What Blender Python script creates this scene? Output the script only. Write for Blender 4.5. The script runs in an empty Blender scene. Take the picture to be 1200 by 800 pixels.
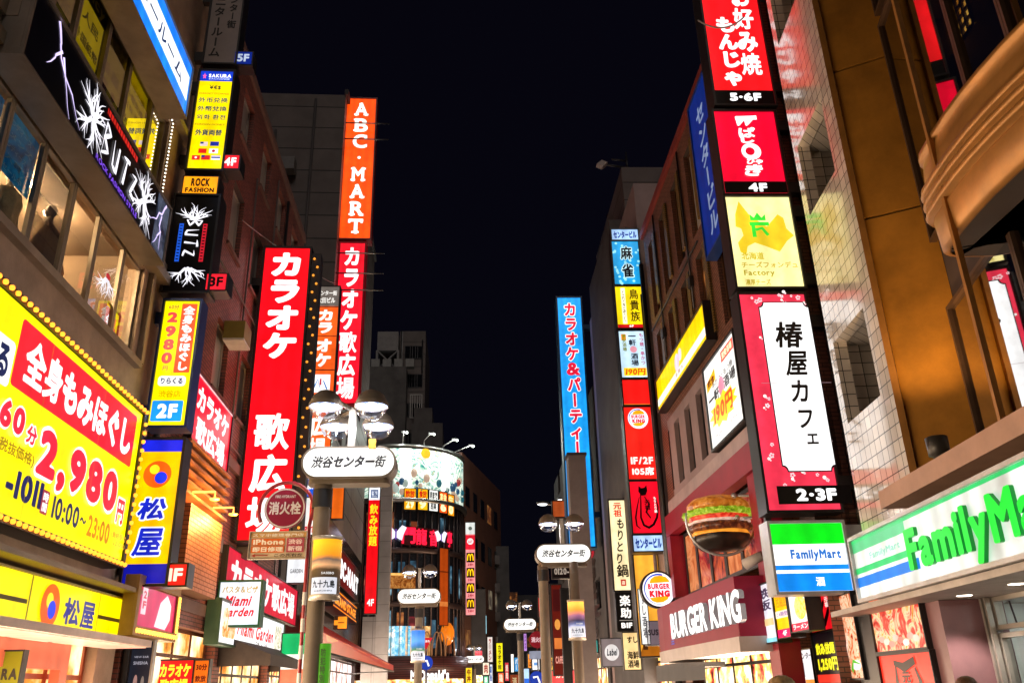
import bpy, bmesh, math, random
import numpy as np
from mathutils import Vector, Matrix, geometry
rnd = random.Random(11)
scene = bpy.context.scene
COL = scene.collection
R = math.radians

# ------------------------------------------------------------------ camera
FPX, PITCH, ROLL, EYE = 985.0, R(22.4), R(-1.5), 1.65
cam_d = bpy.data.cameras.new('camera'); cam = bpy.data.objects.new('camera', cam_d); COL.objects.link(cam)
cam_d.sensor_fit = 'HORIZONTAL'; cam_d.sensor_width = 36; cam_d.lens = FPX / 1200 * 36
cam_d.clip_start = 0.05; cam_d.clip_end = 3000
_r = Vector((1, 0, 0)); _u = Vector((0, -math.sin(PITCH), math.cos(PITCH))); _f = Vector((0, math.cos(PITCH), math.sin(PITCH)))
_cr, _sr = math.cos(ROLL), math.sin(ROLL)
_X = _r * _cr + _u * _sr; _Y = _u * _cr - _r * _sr; _Z = -_f
cam.matrix_world = Matrix(((_X.x, _Y.x, _Z.x, 0), (_X.y, _Y.y, _Z.y, 0), (_X.z, _Y.z, _Z.z, EYE), (0, 0, 0, 1)))
scene.camera = cam

# ------------------------------------------------------------------ night sky, added fill sun, exposure
world = bpy.data.worlds.new('World'); scene.world = world; world.use_nodes = True
_nt = world.node_tree; _bg = _nt.nodes['Background']
_sky = _nt.nodes.new('ShaderNodeTexSky'); _sky.sky_type = 'NISHITA'; _sky.sun_disc = False
_sky.sun_elevation = R(2); _sky.sun_rotation = R(192); _sky.air_density = 1.0; _sky.dust_density = 0.5; _sky.ozone_density = 4
_tint = _nt.nodes.new('ShaderNodeMix'); _tint.data_type = 'RGBA'; _tint.inputs[0].default_value = 0.92
_tint.inputs[7].default_value = (0.25, 0.2, 0.52, 1)
_nt.links.new(_sky.outputs[0], _tint.inputs[6]); _nt.links.new(_tint.outputs[2], _bg.inputs['Color'])
_bg.inputs['Strength'].default_value = 0.0024
sun_d = bpy.data.lights.new('fill_sun', 'SUN'); sun_d.energy = 0.10; sun_d.angle = R(25); sun_d.color = (1, 0.86, 0.76)  # soft warm sun added to lift the dark facades evenly
sun = bpy.data.objects.new('fill_sun', sun_d); COL.objects.link(sun); sun.rotation_euler = (R(56), 0, R(14))
vs = scene.view_settings; vs.view_transform = 'Standard'; vs.look = 'None'; vs.exposure = 1.65; vs.gamma = 1; vs.use_curve_mapping = False
cy = scene.cycles; cy.max_bounces = 6; cy.diffuse_bounces = 3; cy.glossy_bounces = 3; cy.transmission_bounces = 4
cy.transparent_max_bounces = 12; cy.sample_clamp_indirect = 4; cy.caustics_reflective = False; cy.caustics_refractive = False
cy.use_denoising = True
try: cy.denoiser = 'OPENIMAGEDENOISE'
except Exception: pass

# ------------------------------------------------------------------ projection and frames
def ray(px, py):
    u = (px - 600) / FPX; v = (400 - py) / FPX
    u2 = _cr * u - _sr * v; v2 = _sr * u + _cr * v
    return Vector((u2, math.cos(PITCH) - math.sin(PITCH) * v2, math.sin(PITCH) + math.cos(PITCH) * v2))
class Frame:
    """origin at street level, x right as seen from the street, y into the wall, z up"""
    def __init__(s, o, xd):
        s.o = Vector((o[0], o[1], 0)); s.x = Vector((xd[0], xd[1], 0)).normalized(); s.y = Vector((-s.x.y, s.x.x, 0))
        s.rz = math.atan2(s.x.y, s.x.x)
    def w(s, x, y, z): return s.o + s.x * x + s.y * y + Vector((0, 0, z))
    def pix(s, px, py, y=0.0):
        r = ray(px, py); t = (s.o.dot(s.y) + y) / r.dot(s.y); p = r * t
        return (p - s.o).dot(s.x), p.z + EYE
def _dn(az): a = R(az); return Vector((math.sin(a), math.cos(a), 0)), Vector((math.cos(a), -math.sin(a), 0))
def flat(az, D):
    d, n = _dn(az); return Frame(n * D, d if D < 0 else -d)
def face(az, s):
    d, n = _dn(az); return Frame(d * s, n)
AZL, AZR, AZF = -4.6, -2.9, 1.6
L = lambda off=0.0: flat(AZL, -5.5 + off)
RR = lambda off=0.0: flat(AZR, 5.9 - off)
FM = lambda off=0.0: flat(AZF, 5.0 - off)
WORLD = Frame((0, 0), (1, 0))

# ------------------------------------------------------------------ mesh builder
class MB:
    def __init__(s): s.v = []; s.f = []; s.m = []; s.sm = []
    def add(s, vs_, fs, m=0, smooth=False):
        b = len(s.v); s.v += [tuple(p) for p in vs_]
        for f in fs: s.f.append(tuple(b + i for i in f)); s.m.append(m); s.sm.append(smooth)
    def box(s, x0, x1, y0, y1, z0, z1, m=0):
        if x0 > x1: x0, x1 = x1, x0
        s.add([(x0, y0, z0), (x1, y0, z0), (x1, y1, z0), (x0, y1, z0), (x0, y0, z1), (x1, y0, z1), (x1, y1, z1), (x0, y1, z1)],
              [(0, 1, 5, 4), (1, 2, 6, 5), (2, 3, 7, 6), (3, 0, 4, 7), (4, 5, 6, 7), (3, 2, 1, 0)], m)
        return s
    def quad(s, a, b, c, d, m=0): s.add([a, b, c, d], [(0, 1, 2, 3)], m); return s
    def rect(s, x0, x1, z0, z1, y, m=0): return s.quad((x0, y, z0), (x1, y, z0), (x1, y, z1), (x0, y, z1), m)
    def frame(s, x0, x1, z0, z1, t, y0, y1, m=0):
        s.box(x0, x1, y0, y1, z1 - t, z1, m); s.box(x0, x1, y0, y1, z0, z0 + t, m)
        s.box(x0, x0 + t, y0, y1, z0 + t, z1 - t, m); s.box(x1 - t, x1, y0, y1, z0 + t, z1 - t, m); return s
    def poly(s, pts, y, m=0):
        """flat polygon in the xz plane"""
        tri = geometry.tessellate_polygon([[Vector((p[0], p[1], 0)) for p in pts]])
        s.add([(p[0], y, p[1]) for p in pts], tri, m); return s
    def prism(s, pts, y0, y1, m=0):
        """outline in xz extruded along y"""
        n = len(pts); s.poly(pts, y0, m); s.poly(pts, y1, m)
        s.add([(p[0], y0, p[1]) for p in pts] + [(p[0], y1, p[1]) for p in pts],
              [(i, (i + 1) % n, n + (i + 1) % n, n + i) for i in range(n)], m); return s
    def slab(s, pts, z0, z1, m=0):
        """plan outline in xy extruded along z"""
        n = len(pts); tri = geometry.tessellate_polygon([[Vector((p[0], p[1], 0)) for p in pts]])
        s.add([(p[0], p[1], z0) for p in pts], tri, m); s.add([(p[0], p[1], z1) for p in pts], tri, m)
        s.add([(p[0], p[1], z0) for p in pts] + [(p[0], p[1], z1) for p in pts],
              [(i, (i + 1) % n, n + (i + 1) % n, n + i) for i in range(n)], m); return s
    def tube(s, pts, r, m=0, n=8, cap=True):
        pts = [Vector(p) for p in pts]; rs = r if isinstance(r, (list, tuple)) else [r] * len(pts)
        rings = []; up = None
        for i, p in enumerate(pts):
            t = (pts[min(i + 1, len(pts) - 1)] - pts[max(i - 1, 0)]).normalized()
            ref = Vector((0, 0, 1)) if abs(t.z) < 0.9 else Vector((1, 0, 0))
            if up is not None and (up - t * up.dot(t)).length > 0.2: ref = up
            a = (ref - t * ref.dot(t)).normalized(); up = a; b = t.cross(a)
            rings.append([p + (a * math.cos(k * 2 * math.pi / n) + b * math.sin(k * 2 * math.pi / n)) * rs[i] for k in range(n)])
        base = [q for rg in rings for q in rg]
        fs = [(i * n + k, i * n + (k + 1) % n, (i + 1) * n + (k + 1) % n, (i + 1) * n + k) for i in range(len(pts) - 1) for k in range(n)]
        s.add(base, fs, m, True)
        if cap: s.add(rings[0], [tuple(range(n))], m); s.add(rings[-1], [tuple(range(n))], m)
        return s
    def lathe(s, prof, cx=0, cy_=0, m=0, n=24, a0=0, a1=2 * math.pi, jitter=None):
        full = abs(a1 - a0 - 2 * math.pi) < 1e-6; k = n if full else n + 1
        vs_ = []
        for (r, z) in prof:
            for i in range(k):
                a = a0 + (a1 - a0) * i / n; rr = r * (1 + (jitter(a, z) if jitter else 0))
                vs_.append((cx + rr * math.cos(a), cy_ + rr * math.sin(a), z))
        fs = []
        for j in range(len(prof) - 1):
            for i in range(n):
                i2 = (i + 1) % k; fs.append((j * k + i, j * k + i2, (j + 1) * k + i2, (j + 1) * k + i))
        s.add(vs_, fs, m, True); return s
    def ball(s, c, r, m=0, n=10, sq=(1, 1, 1)):
        prof = []; vs_ = []; fs = []
        h = n // 2
        for j in range(h + 1):
            th = math.pi * j / h
            for i in range(n):
                a = 2 * math.pi * i / n
                vs_.append((c[0] + r * sq[0] * math.sin(th) * math.cos(a), c[1] + r * sq[1] * math.sin(th) * math.sin(a), c[2] + r * sq[2] * math.cos(th)))
        for j in range(h):
            for i in range(n): fs.append((j * n + i, j * n + (i + 1) % n, (j + 1) * n + (i + 1) % n, (j + 1) * n + i))
        s.add(vs_, fs, m, True); return s

def link(name, mb, mats, base=(0, 0, 0)):
    me = bpy.data.meshes.new(name)
    b = base
    me.from_pydata([(v[0] - b[0], v[1] - b[1], v[2] - b[2]) for v in mb.v], [], mb.f)
    if not isinstance(mats, (list, tuple)): mats = [mats]
    for m in mats: me.materials.append(m)
    me.polygons.foreach_set('material_index', mb.m); me.polygons.foreach_set('use_smooth', mb.sm); me.update()
    bm = bmesh.new(); bm.from_mesh(me); bmesh.ops.remove_doubles(bm, verts=bm.verts, dist=1e-5)
    if len(bm.faces): bmesh.ops.recalc_face_normals(bm, faces=bm.faces)
    bm.to_mesh(me); bm.free()
    o = bpy.data.objects.new(name, me); COL.objects.link(o); return o
def link_raw(name, mb, mats, base=(0, 0, 0)):
    me = bpy.data.meshes.new(name)
    me.from_pydata([(v[0] - base[0], v[1] - base[1], v[2] - base[2]) for v in mb.v], [], mb.f)
    for m in (mats if isinstance(mats, (list, tuple)) else [mats]): me.materials.append(m)
    me.polygons.foreach_set('material_index', mb.m); me.polygons.foreach_set('use_smooth', mb.sm); me.update()
    o = bpy.data.objects.new(name, me); COL.objects.link(o); return o
def props(o, label=None, cat=None, group=None, kind=None):
    if label: o['label'] = label
    if cat: o['category'] = cat
    if group: o['group'] = group
    if kind: o['kind'] = kind
    return o
class Thing:
    def __init__(s, name, label, cat, fr=WORLD, base=(0, 0, 0), group=None):
        s.fr = fr; s.base = base; s.o = bpy.data.objects.new(name, None); COL.objects.link(s.o)
        s.o.location = fr.w(*base); s.o.rotation_euler = (0, 0, fr.rz); s.o.empty_display_size = 0.3
        props(s.o, label, cat, group)
    def part(s, name, mb, mats, parent=None, label=None, raw=False, kind=None):
        o = (link_raw if raw else link)(name, mb, mats, s.base); o.parent = parent or s.o
        if label: o['label'] = label
        if kind: o['kind'] = kind
        return o
    def rep(s, src, dx, dy, dz, parent=None):
        """copy a part (and its sub-parts) to another place on the same thing"""
        c = src.copy(); COL.objects.link(c); c.parent = parent or s.o; c.location = src.location + Vector((dx, dy, dz))
        for ch in list(src.children):
            k = ch.copy(); COL.objects.link(k); k.parent = c
        return c
def solo(name, label, cat, mb, mats, fr=WORLD, base=(0, 0, 0), group=None, kind=None, raw=False):
    o = (link_raw if raw else link)(name, mb, mats, base); o.location = fr.w(*base); o.rotation_euler = (0, 0, fr.rz)
    return props(o, label, cat, group, kind)
def clone(root, loc, rz, label=None, group=None):
    c = root.copy(); COL.objects.link(c); c.location = loc; c.rotation_euler = (0, 0, rz)
    if label: c['label'] = label
    if group: c['group'] = group
    def rec(src, dst):
        for ch in list(src.children):
            k = ch.copy(); COL.objects.link(k); k.parent = dst; rec(ch, k)
    rec(root, c); return c

# ------------------------------------------------------------------ materials
def lin(h):
    h = h.lstrip('#'); o = []
    for i in (0, 2, 4):
        c = int(h[i:i + 2], 16) / 255; o.append(c / 12.92 if c <= 0.04045 else ((c + 0.055) / 1.055) ** 2.4)
    return o
_M = {}
def newmat(name):
    m = bpy.data.materials.new(name); m.use_nodes = True
    return m, m.node_tree, m.node_tree.nodes['Principled BSDF']
def tex_noise(nt, scale, detail=3, coord='Object', rough=0.55):
    tc = nt.nodes.new('ShaderNodeTexCoord'); n = nt.nodes.new('ShaderNodeTexNoise')
    n.inputs['Scale'].default_value = scale; n.inputs['Detail'].default_value = detail; n.inputs['Roughness'].default_value = rough
    nt.links.new(tc.outputs[coord], n.inputs['Vector']); return n
def em(col, k=1.0, vary=0.14, rough=0.28):
    """a lit acrylic face or lit lettering"""
    k = k * 0.43 if k < 1.6 else k * .55
    key = ('em', col, round(k, 3), vary)
    if key in _M: return _M[key]
    m, nt, p = newmat('lit_' + col.strip('#')); c = lin(col)
    p.inputs['Base Color'].default_value = (c[0] * 0.3, c[1] * 0.3, c[2] * 0.3, 1); p.inputs['Roughness'].default_value = rough; p.inputs['Specular IOR Level'].default_value = .25
    p.inputs['Emission Color'].default_value = (*c, 1)
    if vary > 0:
        n = tex_noise(nt, 1.3, 1); mr = nt.nodes.new('ShaderNodeMapRange'); mr.inputs[1].default_value = 0.3; mr.inputs[2].default_value = 0.7
        mr.inputs[3].default_value = k * (1 - vary * 1.5); mr.inputs[4].default_value = k * (1 + vary * 0.7)
        tc = nt.nodes.new('ShaderNodeTexCoord'); wv = nt.nodes.new('ShaderNodeTexWave'); wv.bands_direction = 'X'; wv.inputs['Scale'].default_value = 0.8; wv.inputs['Distortion'].default_value = 0.6
        m2 = nt.nodes.new('ShaderNodeMapRange'); m2.inputs[3].default_value = 1 - vary; m2.inputs[4].default_value = 1 + vary * .3; mu = nt.nodes.new('ShaderNodeMath'); mu.operation = 'MULTIPLY'
        nt.links.new(tc.outputs['Object'], wv.inputs['Vector']); nt.links.new(wv.outputs['Fac'], m2.inputs[0]); nt.links.new(m2.outputs[0], mu.inputs[1])
        n3 = tex_noise(nt, 7, 4); m3 = nt.nodes.new('ShaderNodeMapRange'); m3.inputs[1].default_value = .3; m3.inputs[2].default_value = .7; m3.inputs[3].default_value = .86; m3.inputs[4].default_value = 1.06; mu2 = nt.nodes.new('ShaderNodeMath'); mu2.operation = 'MULTIPLY'; nt.links.new(n3.outputs['Fac'], m3.inputs[0]); nt.links.new(m3.outputs[0], mu2.inputs[1])
        nt.links.new(n.outputs['Fac'], mr.inputs[0]); nt.links.new(mr.outputs[0], mu.inputs[0]); nt.links.new(mu.outputs[0], mu2.inputs[0]); nt.links.new(mu2.outputs[0], p.inputs['Emission Strength'])
    else: p.inputs['Emission Strength'].default_value = k
    _M[key] = m; return m
def paint(col, rough=0.5, metal=0.0, vary=0.25, scale=2.0, bump=0.0, bscale=40, spec=0.5):
    key = ('pt', str(col), rough, metal, vary, scale, bump, bscale)
    if key in _M: return _M[key]
    m, nt, p = newmat('paint_' + str(col).strip('#')); c = lin(col) if isinstance(col, str) else col
    p.inputs['Roughness'].default_value = rough; p.inputs['Metallic'].default_value = metal; p.inputs['Specular IOR Level'].default_value = spec
    if vary > 0:
        n = tex_noise(nt, scale, 5, rough=0.65); r = nt.nodes.new('ShaderNodeValToRGB'); e = r.color_ramp.elements
        e[0].position = 0.3; e[1].position = 0.72
        e[0].color = (*[x * (1 - vary) for x in c], 1); e[1].color = (*[min(1, x * (1 + vary * 0.6)) for x in c], 1)
        nt.links.new(n.outputs['Fac'], r.inputs[0]); nt.links.new(r.outputs[0], p.inputs['Base Color'])
    else: p.inputs['Base Color'].default_value = (*c, 1)
    if bump > 0:
        n2 = tex_noise(nt, bscale, 4); b = nt.nodes.new('ShaderNodeBump'); b.inputs['Strength'].default_value = bump; b.inputs['Distance'].default_value = 0.02
        nt.links.new(n2.outputs['Fac'], b.inputs['Height']); nt.links.new(b.outputs[0], p.inputs['Normal'])
    _M[key] = m; return m
def masonry(name, c1, c2, mortar, bw, bh, msize, rough=0.6, offset=0.5, bump=0.4, spec=0.5, wob=0.0):
    if name in _M: return _M[name]
    m, nt, p = newmat(name); N = nt.nodes.new; K = nt.links.new
    tc = N('ShaderNodeTexCoord'); sp = N('ShaderNodeSeparateXYZ'); K(tc.outputs['Object'], sp.inputs[0])
    ad = N('ShaderNodeMath'); ad.operation = 'ADD'; K(sp.outputs['X'], ad.inputs[0]); K(sp.outputs['Y'], ad.inputs[1])
    cb = N('ShaderNodeCombineXYZ'); K(ad.outputs[0], cb.inputs['X']); K(sp.outputs['Z'], cb.inputs['Y'])
    bt = N('ShaderNodeTexBrick'); bt.offset = offset; bt.inputs['Scale'].default_value = 1; K(cb.outputs[0], bt.inputs['Vector'])
    bt.inputs['Brick Width'].default_value = bw; bt.inputs['Row Height'].default_value = bh; bt.inputs['Mortar Size'].default_value = msize
    bt.inputs['Mortar Smooth'].default_value = 0.1; bt.inputs['Bias'].default_value = 0
    bt.inputs['Color1'].default_value = (*c1, 1); bt.inputs['Color2'].default_value = (*c2, 1); bt.inputs['Mortar'].default_value = (*mortar, 1)
    n = tex_noise(nt, 0.8, 5); mx = N('ShaderNodeMix'); mx.data_type = 'RGBA'; mx.blend_type = 'MULTIPLY'; mx.inputs[0].default_value = 0.55
    rp = N('ShaderNodeValToRGB'); rp.color_ramp.elements[0].color = (0.45, 0.42, 0.4, 1); rp.color_ramp.elements[0].position = 0.3; rp.color_ramp.elements[1].position = 0.65
    K(n.outputs['Fac'], rp.inputs[0]); K(bt.outputs['Color'], mx.inputs[6]); K(rp.outputs[0], mx.inputs[7]); K(mx.outputs[2], p.inputs['Base Color'])
    mr = N('ShaderNodeMapRange'); mr.inputs[3].default_value = rough; mr.inputs[4].default_value = 0.85; K(bt.outputs['Fac'], mr.inputs[0]); K(mr.outputs[0], p.inputs['Roughness'])
    b = N('ShaderNodeBump'); b.invert = True; b.inputs['Strength'].default_value = bump; b.inputs['Distance'].default_value = 0.01; K(bt.outputs['Fac'], b.inputs['Height'])
    if wob > 0:
        n2 = tex_noise(nt, 2.5, 2); b2 = N('ShaderNodeBump'); b2.inputs['Strength'].default_value = wob; b2.inputs['Distance'].default_value = 0.02
        K(n2.outputs['Fac'], b2.inputs['Height']); K(b2.outputs[0], b.inputs['Normal'])
    K(b.outputs[0], p.inputs['Normal']); p.inputs['Specular IOR Level'].default_value = spec
    if wob > .08: p.inputs['Coat Weight'].default_value = 1; p.inputs['Coat Roughness'].default_value = .16; p.inputs['Coat IOR'].default_value = 1.6
    _M[name] = m; return m
def glassmat(name='window_glass', tint=(0.9, 0.95, 0.95), refl=0.10, top=0.85):
    if name in _M: return _M[name]
    m = bpy.data.materials.new(name); m.use_nodes = True; nt = m.node_tree; nt.nodes.clear(); N = nt.nodes.new; K = nt.links.new
    out = N('ShaderNodeOutputMaterial'); mix = N('ShaderNodeMixShader'); tr = N('ShaderNodeBsdfTransparent'); gl = N('ShaderNodeBsdfGlossy')
    gl.inputs['Roughness'].default_value = 0.02; tr.inputs['Color'].default_value = (*tint, 1)
    lw = N('ShaderNodeLayerWeight'); lw.inputs['Blend'].default_value = 0.35; mr = N('ShaderNodeMapRange'); mr.inputs[3].default_value = refl; mr.inputs[4].default_value = top
    K(lw.outputs['Fresnel'], mr.inputs[0]); K(mr.outputs[0], mix.inputs[0]); K(tr.outputs[0], mix.inputs[1]); K(gl.outputs[0], mix.inputs[2]); K(mix.outputs[0], out.inputs[0])
    _M[name] = m; return m
def litwin(name, cols, k, scale=1.5):
    """a lit interior seen through a pane: uneven coloured patches of light"""
    if name in _M: return _M[name]
    m, nt, p = newmat(name); n = tex_noise(nt, scale, 4); r = nt.nodes.new('ShaderNodeValToRGB')
    while len(r.color_ramp.elements) < len(cols): r.color_ramp.elements.new(0.5)
    for i, c in enumerate(cols):
        r.color_ramp.elements[i].position = 0.28 + 0.44 * i / max(1, len(cols) - 1); r.color_ramp.elements[i].color = (*lin(c), 1)
    nt.links.new(n.outputs['Fac'], r.inputs[0]); nt.links.new(r.outputs[0], p.inputs['Emission Color']); p.inputs['Emission Strength'].default_value = k * .5
    p.inputs['Base Color'].default_value = (0.02, 0.02, 0.02, 1); p.inputs['Roughness'].default_value = 0.08
    _M[name] = m; return m
def photo(name, cols, k, scale=3.0, dist=1.5, rough=0.25):
    """a printed or screened picture of food or scenery: swirled blotches of its colours"""
    key = 'photo_' + name
    if key in _M: return _M[key]
    m, nt, p = newmat(key); n = tex_noise(nt, scale, 6); n.inputs['Distortion'].default_value = dist
    r = nt.nodes.new('ShaderNodeValToRGB')
    while len(r.color_ramp.elements) < len(cols): r.color_ramp.elements.new(0.5)
    for i, c in enumerate(cols):
        r.color_ramp.elements[i].position = 0.27 + 0.46 * i / max(1, len(cols) - 1); r.color_ramp.elements[i].color = (*lin(c), 1)
    nt.links.new(n.outputs['Fac'], r.inputs[0]); nt.links.new(r.outputs[0], p.inputs['Base Color']); nt.links.new(r.outputs[0], p.inputs['Emission Color'])
    p.inputs['Emission Strength'].default_value = k * .3; p.inputs['Roughness'].default_value = rough
    _M[key] = m; return m

CASE = paint((0.015, 0.015, 0.017), 0.4, 0.0, 0.3)
STEEL = paint((0.35, 0.34, 0.33), 0.35, 0.9, 0.2)
DARKSTEEL = paint((0.06, 0.06, 0.065), 0.45, 0.6, 0.2)
BRONZE = paint((0.42, 0.19, 0.045), 0.42, 0.4, 0.35, 1.6, 0.06, 6)
LAMPMETAL = paint((0.17, 0.135, 0.10), 0.5, 0.15, 0.25)
BEIGE = paint((0.36, 0.28, 0.21), 0.6, 0, 0.3, 1.5, 0.15, 60)
GLASS = glassmat()
DARKPANE = paint((0.012, 0.013, 0.016), 0.06, 0, 0.0, spec=0.8)
PALEPANE = paint((0.42, 0.40, 0.38), 0.3, 0, 0.2, 1.0)

# ------------------------------------------------------------------ lettering
_fc = bpy.data.curves.new('letter_source', 'FONT'); _fc.fill_mode = 'NONE'; _fc.resolution_u = 4
_fo = bpy.data.objects.new('letter_source', _fc); COL.objects.link(_fo)
_outl = {}
def outline(ch):
    if ch not in _outl:
        _fc.body = ch; bpy.context.view_layer.update()
        e = _fo.evaluated_get(bpy.context.evaluated_depsgraph_get()); me = e.to_mesh()
        v = [(p.co.x, p.co.y) for p in me.vertices]; _outl[ch] = [(*v[a.vertices[0]], *v[a.vertices[1]]) for a in me.edges]; e.to_mesh_clear()
    return _outl[ch]
SLAB = {'A': [(-.06, 0, .2, .1), (.46, 0, .74, .1), (.2, .6, .4, .69)], 'B': [(0, 0, .2, .1), (0, .59, .2, .69)], 'M': [(-.02, 0, .24, .1), (.55, 0, .82, .1), (-.02, .59, .16, .69), (.64, .59, .82, .69)],
        'R': [(-.01, 0, .26, .1), (0, .59, .2, .69), (.4, 0, .62, .1)], 'T': [(.12, 0, .44, .1), (-.04, .5, .06, .69), (.5, .5, .6, .69)], 'C': [(.56, .46, .66, .69)]}
_gl = {}
def glyph(ch, b=0.03, res=44, slab=False):
    """outline of a letter thickened by b (in em) -> (verts, tris, (x0,y0,x1,y1), advance)"""
    key = (ch, round(b, 3), res, slab)
    if key in _gl: return _gl[key]
    seg = np.array(outline(ch))
    if len(seg) == 0: _gl[key] = ([], [], (0, 0, 0.3, 0.1), 0.32); return _gl[key]
    if ord(ch) > 0x2E80 and b < .088:
        tot = float(np.hypot(seg[:, 2] - seg[:, 0], seg[:, 3] - seg[:, 1]).sum()); b = min(b, .29 / tot); res = max(res, 60 if tot > 8 else res)
    elif b < .088: b *= .9
    pad = b + 2.5 / res; x0, x1 = min(seg[:, 0].min(), seg[:, 2].min()) - pad, max(seg[:, 0].max(), seg[:, 2].max()) + pad
    y0, y1 = min(seg[:, 1].min(), seg[:, 3].min()) - pad, max(seg[:, 1].max(), seg[:, 3].max()) + pad
    if slab: x0 -= .1; x1 += .1
    nx, ny = int((x1 - x0) * res) + 2, int((y1 - y0) * res) + 2
    gx = x0 + np.arange(nx) / res; gy = y0 + np.arange(ny) / res; X, Y = np.meshgrid(gx, gy); P = np.stack([X.ravel(), Y.ravel()], 1)
    A = seg[:, :2]; D = seg[:, 2:] - A; LL = (D ** 2).sum(1) + 1e-12
    PA = P[:, None, :] - A[None]; t = np.clip((PA * D[None]).sum(2) / LL, 0, 1); d = np.sqrt(((PA - t[..., None] * D[None]) ** 2).sum(2)).min(1)
    ya, yb = seg[:, 1], seg[:, 3]; py = P[:, 1:2]; cr = (ya[None] > py) != (yb[None] > py)
    xi = seg[:, 0][None] + (py - ya[None]) / np.where(abs(yb - ya) < 1e-9, 1e-9, yb - ya)[None] * D[:, 0][None]
    ins = (np.where(cr, P[:, 0:1] < xi, False).sum(1) % 2) == 1
    F = (np.where(ins, -d, d) - b)
    if slab and ch in SLAB:
        for (a0, c0, a1, c1) in SLAB[ch]:
            F = np.minimum(F, np.maximum(np.abs(P[:, 0] - (a0 + a1) / 2) - (a1 - a0) / 2, np.abs(P[:, 1] - (c0 + c1) / 2) - (c1 - c0) / 2))
    F = F.reshape(ny, nx); F = np.where(abs(F) < 1e-6, 1e-6, F); I = F < 0
    cnt = I[:-1, :-1].astype(int) + I[1:, :-1] + I[:-1, 1:] + I[1:, 1:]
    nxt = {}
    def ept(a, c):
        (i, j), (k, l) = a, c; fa, fc = F[i, j], F[k, l]; t_ = fa / (fa - fc)
        return (gx[j] + (gx[l] - gx[j]) * t_, gy[i] + (gy[k] - gy[i]) * t_)
    pts = {}
    for i, j in np.argwhere((cnt > 0) & (cnt < 4)):
        c = [(i, j), (i, j + 1), (i + 1, j + 1), (i + 1, j)]; ent, ext = [], []
        for q in range(4):
            a, e = c[q], c[(q + 1) % 4]; ia, ie = I[a], I[e]
            if ia != ie:
                k = (a, e) if a < e else (e, a)
                if k not in pts: pts[k] = ept(*k)
                (ext if ia else ent).append((q, k))
        if len(ext) == 1: nxt[ext[0][1]] = ent[0][1]
        else:
            for q, k in ext:
                nxt[k] = min(ent, key=lambda z: (q - z[0]) % 4)[1]
    loops = []
    while nxt:
        s0, cur = nxt.popitem(); lp = [pts[s0]]
        while cur != s0 and cur in nxt: lp.append(pts[cur]); cur = nxt.pop(cur)
        lp = simplify(lp, 0.0035)
        if len(lp) >= 3: loops.append(lp)
    if not loops: _gl[key] = ([], [], (0, 0, 0.3, 0.1), 0.32); return _gl[key]
    V = [p for lp in loops for p in lp]
    tri = nest_tess(loops)
    bb = (min(p[0] for p in V), min(p[1] for p in V), max(p[0] for p in V), max(p[1] for p in V))
    adv = 1.0 if ord(ch) > 0x2E80 else bb[2] - bb[0] + 0.075
    _gl[key] = (V, tri, bb, adv); return _gl[key]
def _inside(p, lp):
    x, y = p; r = False; n = len(lp)
    for i in range(n):
        (ax, ay), (bx, by) = lp[i], lp[(i + 1) % n]
        if (ay > y) != (by > y) and x < ax + (y - ay) / (by - ay) * (bx - ax): r = not r
    return r
def nest_tess(loops):
    """fill each island of a letter with only its own holes"""
    n = len(loops); off = [0]
    for lp in loops: off.append(off[-1] + len(lp))
    inn = [[j for j in range(n) if j != i and _inside(loops[i][0], loops[j])] for i in range(n)]
    tri = []
    for i in range(n):
        if len(inn[i]) % 2: continue
        grp = [i] + [j for j in range(n) if i in inn[j] and len(inn[j]) == len(inn[i]) + 1]
        idx = [off[k] + a for k in grp for a in range(len(loops[k]))]
        tri += [tuple(idx[a] for a in t) for t in geometry.tessellate_polygon([[Vector((p[0], p[1], 0)) for p in loops[k]] for k in grp])]
    return tri
def simplify(lp, eps):
    n = len(lp)
    if n < 6: return lp
    k = max(range(n), key=lambda i: (lp[i][0] - lp[0][0]) ** 2 + (lp[i][1] - lp[0][1]) ** 2)
    def dp(a):
        if len(a) < 3: return a
        (ax, ay), (bx, by) = a[0], a[-1]; l = math.hypot(bx - ax, by - ay) + 1e-9
        ds = [abs((bx - ax) * (ay - p[1]) - (ax - p[0]) * (by - ay)) / l for p in a[1:-1]]; m = max(ds); i = ds.index(m) + 1
        return [a[0], a[-1]] if m < eps else dp(a[:i + 1])[:-1] + dp(a[i:])
    return dp(lp[:k + 1])[:-1] + dp(lp[k:] + [lp[0]])[:-1]
def layout(txt, b, res, slab=False, sp=0.0):
    out = []; x = 0
    for ch in txt:
        if ch == ' ': x += 0.3; continue
        V, T, bb, adv = glyph(ch, b, res, slab)
        ox = x if ord(ch) > 0x2E80 else x - bb[0] + 0.0375
        out.append((V, T, ox)); x += adv + sp
    return out
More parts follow.
